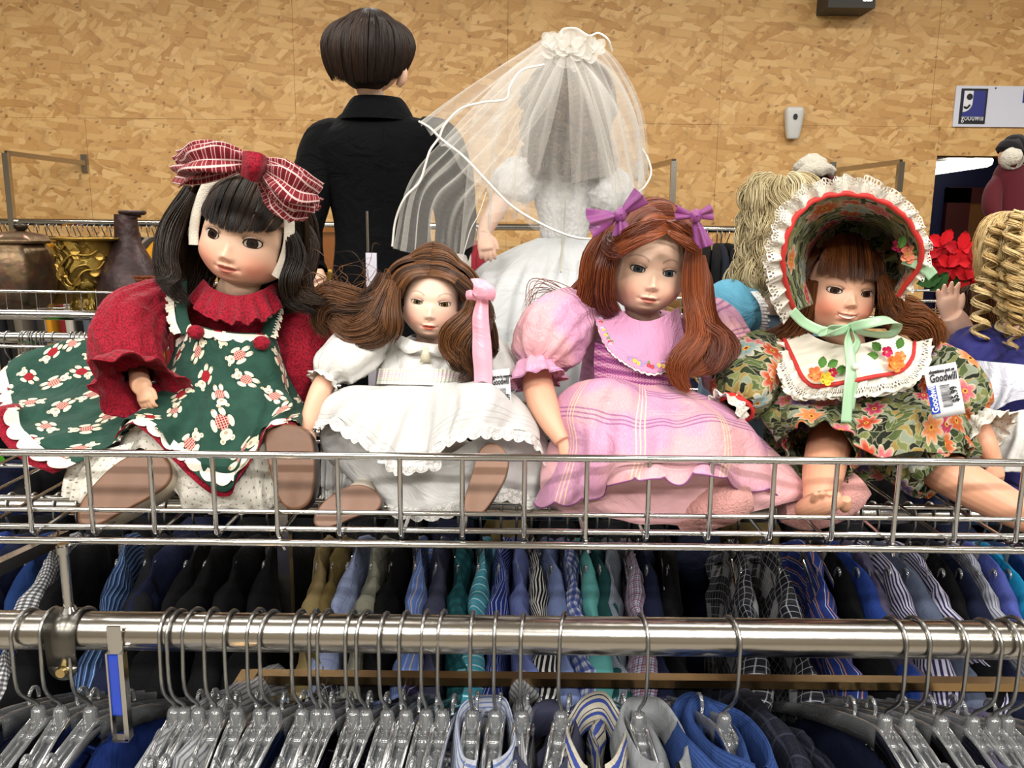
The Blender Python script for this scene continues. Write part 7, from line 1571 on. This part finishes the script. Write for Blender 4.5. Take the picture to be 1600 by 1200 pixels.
for k, (px, py, rr, L_) in enumerate([(1470, 385, 0, 30), (1500, 392, .3, 32), (1520, 410, .6, 28), (1458, 410, 1, 28), (1485, 415, 1.4, 30), (1512, 435, .2, 28), (1475, 440, .7, 26), (1505, 455, .9, 24), (1530, 455, .1, 20)]):
    m = MB(); c = P(px, py, 1.06 - .012 * (k % 3))
    for j in range(5):
        a = rr + j * 2 * PI / 5; d = np.array([math.cos(a), -.35, math.sin(a)]); leaf(m, c, d, (0, -1, .2), L_ * S(1.06), L_ * .30 * S(1.06), '#c0101c' if (j + k) % 3 else '#9c0a18')
    m.build('bloom', tinted(), gp, kind='stuff')
m = MB()
for px, py, d in ((1480, 425, (-.6, 0, -.8)), (1492, 430, (.5, 0, -.9)), (1470, 432, (-.9, 0, -.3))): leaf(m, P(px, py, 1.035), d, (0, -1, 0), .03, .009, '#2f5a2a')
m.build('leaf', tinted(), gp, kind='stuff')
m = MB(); add_tube(m, [P(1495, 420, 1.08), P(1498, 520, 1.08), (P(1495, 500, 1.08)[0], 1.08, ZF)], .003, 10, 8); m.build('stem', mat('stem_green', '#37522c', .7), gp)

# =============================================================== middle rack with pots, left
MY = 2.25
ZP = P(100, 490, MY)[2]; ZPT = P(100, 456, MY)[2]
mr = thing('wire_basket', 'chrome wire basket shelf in the distance holding pots and vases', 'basket', (P(100, 480, MY)[0], MY, ZP))
xa, xb = -2.3, 1.35
for nm, yy, zz, r in (('top_rail', MY, ZPT, .004), ('floor_rail', MY, ZP, .004), ('floor_rail', MY + .15, ZP, .003), ('rear_rail', MY + .42, ZPT, .004)): wire(nm, (xa, yy, zz), (xb, yy, zz), r, parent=mr)
i = 0
for x in np.arange(xa, xb, .0405):
    m = MB(); rod(m, (x, MY, ZPT), (x, MY, ZP), .0016, 5); rod(m, (x, MY, ZP), (x, MY + .42, ZP), .0016, 5); m.build('upright_wire', CHROME, mr)
for k, py in enumerate((491, 519)):
    z = P(100, py, MY)[2]; t = thing('hanging_rail', ('upper' if k == 0 else 'lower') + ' round chrome rail under the distant basket of pots', 'rail', (-.9, MY - .02, z)); m = MB(); add_tube(m, [(xa, MY - .02 - .1 * k, z), (xb, MY - .02 - .1 * k, z)], .014, 2, 14, resample=False); m.build('tube', CHROME, t)
zr = P(100, 519, MY)[2]
HRAD = (.014, .07)
hx = [12, 36, 40, 44, 48, 52, 58, 64, 70, 84, 112, 118, 126, 134, 470, 1090, 1110, 1455]
for k, px in enumerate(hx):
    x = P(px, 519, MY - .12)[0]; t = thing('clothes_hanger', 'clear hanger on the distant lower rail, %s from left' % ORD[k], 'hanger', (x, MY - .12, zr - .07), 'hangers on the distant lower rail'); hanger(t, .09, .2); t.rotation_euler = (0, 0, random.uniform(-.3, .3))
MC = [(8, 'khaki'), (18, 'mint'), (40, 'ink'), (60, 'palegrey'), (90, 'royal'), (112, 'khaki'), (132, 'charcoal'), (480, 'ink'), (520, 'black'), (1095, 'navy'), (1120, 'ink'), (1450, 'black'), (1480, 'ink')]
SH['lime'] = ('lime green', '#4fae2a', None)
for k, (px, key) in enumerate(MC):
    if k == 1: key = 'lime'
    x = P(px, 519, MY - .12)[0]; put_shirt(key, x, MY - .0, zr - .055, random.uniform(-.2, .2), .2, .08, k, '%s garment on the distant rail below the pots, %s from left' % (SH[key][0], ORD[k]), 'garments on the distant rails', thick=.03)
def lathe(prof, c, mt, name, parent, n=48, fac=None, mod=None, uv=True):
    """prof: (radius px, y px)"""
    a = np.linspace(0, 2 * PI, n + 1); rows = []
    for k, (r, py) in enumerate(prof):
        z = P(c[0], py, c[1])[2]; x0 = P(c[0], py, c[1])[0] * 0 + P(c[0], prof[0][1], c[1])[0]; rr = r * S(c[1]) * (1 if fac is None else fac(a))
        if mod is not None: rr = rr * mod(k / (len(prof) - 1), a)
        rows.append(np.stack([x0 + rr * np.cos(a), c[1] + rr * np.sin(a), np.full(n + 1, z)], 1))
    G = np.array(rows); m = MB(); m.grid(G, grid_uv(G)); return m, G
def finish(m, G, mt, name, parent, caps=True):
    if caps: m.cap(G[0][:-1]); m.cap(G[-1][:-1])
    return m.build(name, mt, parent)
PY = MY + .17
def bronze(): 
    n = noise(objc(), 9, 3, .6); n2_ = noise(objc(), 45, 3, .6); c = ramp(n, [(.3, '#453a2c'), (.45, '#7b6448'), (.55, '#64463a'), (.7, '#56584a')]); return cmix(ss(n2_, .45, .65) * .4, c, lin('#3a3a30'))
BRZ = mat('patinated_brass', bronze, .32, .65, bmp=lambda: bump(noise(objc(), 60, 2), .2, .004))
jar = thing('lidded_jar', 'large octagonal patinated brass jar with lid at the far left', 'jar', (P(30, 480, PY)[0], PY, ZP))
octf = lambda a: 1 / np.maximum(np.abs(np.cos((a % (PI / 4)) - PI / 8)) / math.cos(PI / 8), .1)
prof = spline(np.array([(36, 487), (52, 470), (60, 445), (60, 420), (56, 395), (48, 380)], float), 24); m, G = lathe(prof, (28, PY), BRZ, 'body', jar, 64, octf); finish(m, G, BRZ, 'body', jar)
m, G = lathe([(47, 380), (50, 378), (49, 374), (38, 366), (12, 361), (6, 360)], (28, PY), BRZ, 'lid', jar, 64, octf); ld = finish(m, G, BRZ, 'lid', jar)
m, G = lathe(spline(np.array([(5, 361), (8, 358), (10, 354), (8, 350), (2, 349)], float), 12), (33, PY), BRZ, 'knob', ld, 20); finish(m, G, mat('dark_bronze', '#33281f', .4, .6), 'knob', ld)
for k in (0, 1, 2, 3, 4, 5, 6, 7):
    pass
def goldm():
    u, v = uvs(); n = noise(vec(u, v), 16, 3, .55, 1.4, dim='2D'); return cmix(ss(n, .45, .56), lin('#5f4a1c'), lin('#c3a352'))
def goldb():
    u, v = uvs(); n = noise(vec(u, v), 16, 3, .55, 1.4, dim='2D'); return bump(ss(n, .45, .58) + noise(vec(u, v), 120, 2, dim='2D') * .1, 1, .012)
GOLD = mat('embossed_gold', goldm, .35, .75, bmp=goldb); GOLDP = mat('plain_gold', '#a8873f', .35, .8, bmp=lambda: bump(noise(objc(), 90, 3), .3, .004))
pot = thing('planter', 'gold metal planter embossed with vines and a small blue sticker', 'planter', (P(138, 480, PY - .02)[0], PY - .02, ZP))
m, G = lathe(spline(np.array([(24, 487), (25, 478), (20, 466), (24, 455), (33, 440), (37, 410), (38, 385), (40, 377)], float), 40), (138, PY - .02), GOLD, 'body', pot, 60); finish(m, G, GOLD, 'body', pot)
m, G = lathe([(40, 377), (51, 374), (52, 371), (49, 370.5), (38, 373), (34, 400)], (138, PY - .02), GOLDP, 'rim', pot, 60); m.build('rim', GOLDP, pot)
q = P(107, 390, PY - .02 - 37 * S(PY) * .72); m = MB(); m.box(q + np.array([.002, .02, 0]), (.02, .0015, .02), np.array(Matrix.Rotation(-.75, 3, 'Z'))); m.build('sticker', mat('sticker_blue', '#9db4dc', .5), pot, False)
# raised vine with leaves on the planter
def potpt(a, py, off=.002): 
    r = np.interp(py, [377, 385, 410, 440, 455], [40, 38, 37, 33, 24]) * S(PY) + off; c = P(138, 480, PY - .02); return np.array([c[0] + r * math.sin(a), PY - .02 - r * math.cos(a), P(138, py, PY - .02)[2]])
m = MB()
for (a0, y0, a1, y1) in ((-1.1, 425, 1.0, 385), (-.5, 455, 1.2, 405), (-1.2, 400, -.2, 380), (0, 440, -.9, 415)):
    add_tube(m, [potpt(a0 + (a1 - a0) * t, y0 + (y1 - y0) * t + 6 * math.sin(t * 9), .004) for t in np.linspace(0, 1, 9)], .0035, 30, 6)
m.build('vine_relief', GOLDP, pot)
lf = None
for k, (a, y) in enumerate(((-.9, 412), (-.6, 400), (-.3, 415), (0, 392), (.3, 405), (.6, 385), (.8, 400), (-.2, 432), (.25, 430), (.6, 425), (-.55, 437), (.95, 418), (-1.0, 392))):
    m = MB(); p = potpt(a, y, .005); d = np.array([math.cos(k * 2.1), 0, math.sin(k * 2.1)]); leaf(m, p, d, (math.sin(a), -math.cos(a), 0), .03, .010, '#b08f45'); m.build('leaf_relief', GOLDP, pot)
vs = thing('vase', 'dark brown hammered bottle vase standing beside the gold planter', 'vase', (P(207, 480, PY)[0], PY, ZP))
VAS = mat('dark_brown_metal', lambda: cmix(ss(noise(objc(), 14, 4, .6), .4, .65), lin('#2e1d1d'), lin('#45302f')), .45, .3, bmp=lambda: bump(noise(objc(), 26, 2), .7, .01))
m, G = lathe(spline(np.array([(50, 487), (48, 455), (44, 430), (30, 400), (19, 375), (17, 350), (16, 335)], float), 36), (207, PY), VAS, 'body', vs); finish(m, G, VAS, 'body', vs)
m, G = lathe([(16, 336), (19, 334), (20, 331), (18, 329), (12, 329.5), (12, 340)], (207, PY), VAS, 'lip', vs); m.build('lip', VAS, vs)
bk = thing('basket', 'low round reddish brown wicker basket in front of the dark vase', 'basket', (P(212, 480, PY - .06)[0], PY - .06, ZP))
WIC = mat('wicker', lambda: cmix(noise(objc(), 90, 2), lin('#4a2415'), lin('#8a4a28')), .7)
m = MB(); q0 = P(212, 430, MY + .07); c_ = (q0[0], MY + .16)
for k in range(11):
    z = P(212, 434 + k * 4.6, MY + .07)[2]; th = np.linspace(0, 2 * PI, 90); rr = (.066 + .003 * (k % 2)) * (1 - .02 * k) + .003 * np.sin(th * 16 + (k % 2) * PI); add_tube(m, np.stack([c_[0] + rr * np.cos(th), c_[1] + rr * np.sin(th) * .9, np.full(90, z) + .0015 * np.sin(th * 31)], 1), .0042, 110, 6, caps=False)
m.build('weave', WIC, bk, kind='stuff')
m = MB(); G_ = np.array([[(c_[0] + r_ * math.cos(t), c_[1] + r_ * .9 * math.sin(t), P(212, py, MY + .07)[2]) for t in np.linspace(0, 2 * PI, 30)] for r_, py in ((.06, 436), (.055, 486), (.001, 486))]); m.grid(G_); m.build('bowl', WIC, bk)
bx = thing('cardboard_box', 'plain tan cardboard box behind the jar and gold planter', 'box', (P(100, 480, MY + .3)[0], MY + .3, ZP))
a_, b_ = P(70, 392, MY + .28), P(172, 492, MY + .28); m = MB(); m.box(((a_[0] + b_[0]) / 2, MY + .34, (a_[2] + ZP) / 2), (b_[0] - a_[0], .12, a_[2] - ZP)); m.build('carton', mat('cardboard', '#94703f', .8), bx, False)
m = MB(); m.box(((a_[0] + b_[0]) / 2, MY + .279, a_[2] - .05), (b_[0] - a_[0], .001, .03)); m.build('packing_tape', mat('tape', '#a98a58', .3), bx, False)
cb = thing('wooden_cabinet', 'orange brown wooden box standing behind the brunette, left of the suit', 'cabinet', (P(500, 480, PY)[0], PY, ZP))
a_, b_ = P(478, 362, PY - .05), P(512, 490, PY - .05); WD = mat('orange_wood', lambda: cmix(noise(vec(xyz(objc())[0] * 12, xyz(objc())[2]), 8, 3), lin('#7a3e16'), lin('#a35f28')), .4)
m = MB(); m.box(((a_[0] + b_[0]) / 2, PY, (a_[2] + ZP) / 2), (b_[0] - a_[0], .18, a_[2] - ZP)); m.build('carcass', WD, cb, False); m = MB(); m.box(((a_[0] + b_[0]) / 2, PY, a_[2] + .006), (b_[0] - a_[0] + .02, .2, .014)); m.build('top', WD, cb, False)
pb = thing('planter', 'small plain gold pot behind the hair of the doll in white', 'planter', (P(527, 480, PY - .08)[0], PY - .08, ZP))
m, G = lathe([(20, 488), (20, 478), (17, 470), (19, 440), (19, 428), (21, 426), (21, 422), (17, 422), (16, 440)], (527, PY - .08), GOLDP, 'body', pb, 40); m.build('body', GOLDP, pb)
wn = thing('wicker_ball', 'tangled brown vine ball beside the small gold pot', 'decoration', P(560, 455, PY - .06)); rs = np.random.RandomState(5); c = P(560, 450, PY - .06); m = MB()
for k in range(22):
    u_ = rs.normal(size=3); u_ /= np.linalg.norm(u_); v_ = np.cross(u_, rs.normal(size=3)); v_ /= np.linalg.norm(v_); R_ = rs.uniform(.03, .042); th = np.linspace(0, 2 * PI, 24); add_tube(m, c + (u_ * np.cos(th)[:, None] + v_ * np.sin(th)[:, None]) * R_, .0016, 30, 5, caps=False)
m.build('vines', mat('dark_vine', '#3a2418', .7), wn, kind='stuff')
# smudges painted over the board, top right
SM = mat('scorch_mark', '#4a3022', .8, alpha=lambda: ss(noise(objc(), 26, 4, .7), .48, .60) * ss(X.m('SQRT', (xyz(objc())[0] * 9).pw(2) + (xyz(objc())[2] * 13).pw(2)), 1.0, .2))
for px, py, w_ in ((1520, 42, .24), (1500, 14, .16)):
    q = P(px, py, WF); m = MB(); m.grid(np.array([[(q[0] + a * w_ / 2, WF + .0015, q[2] + b * w_ * .35) for a in np.linspace(-1, 1, 6)] for b in (-1, 0, 1)])); m.build('stain', SM, backing)
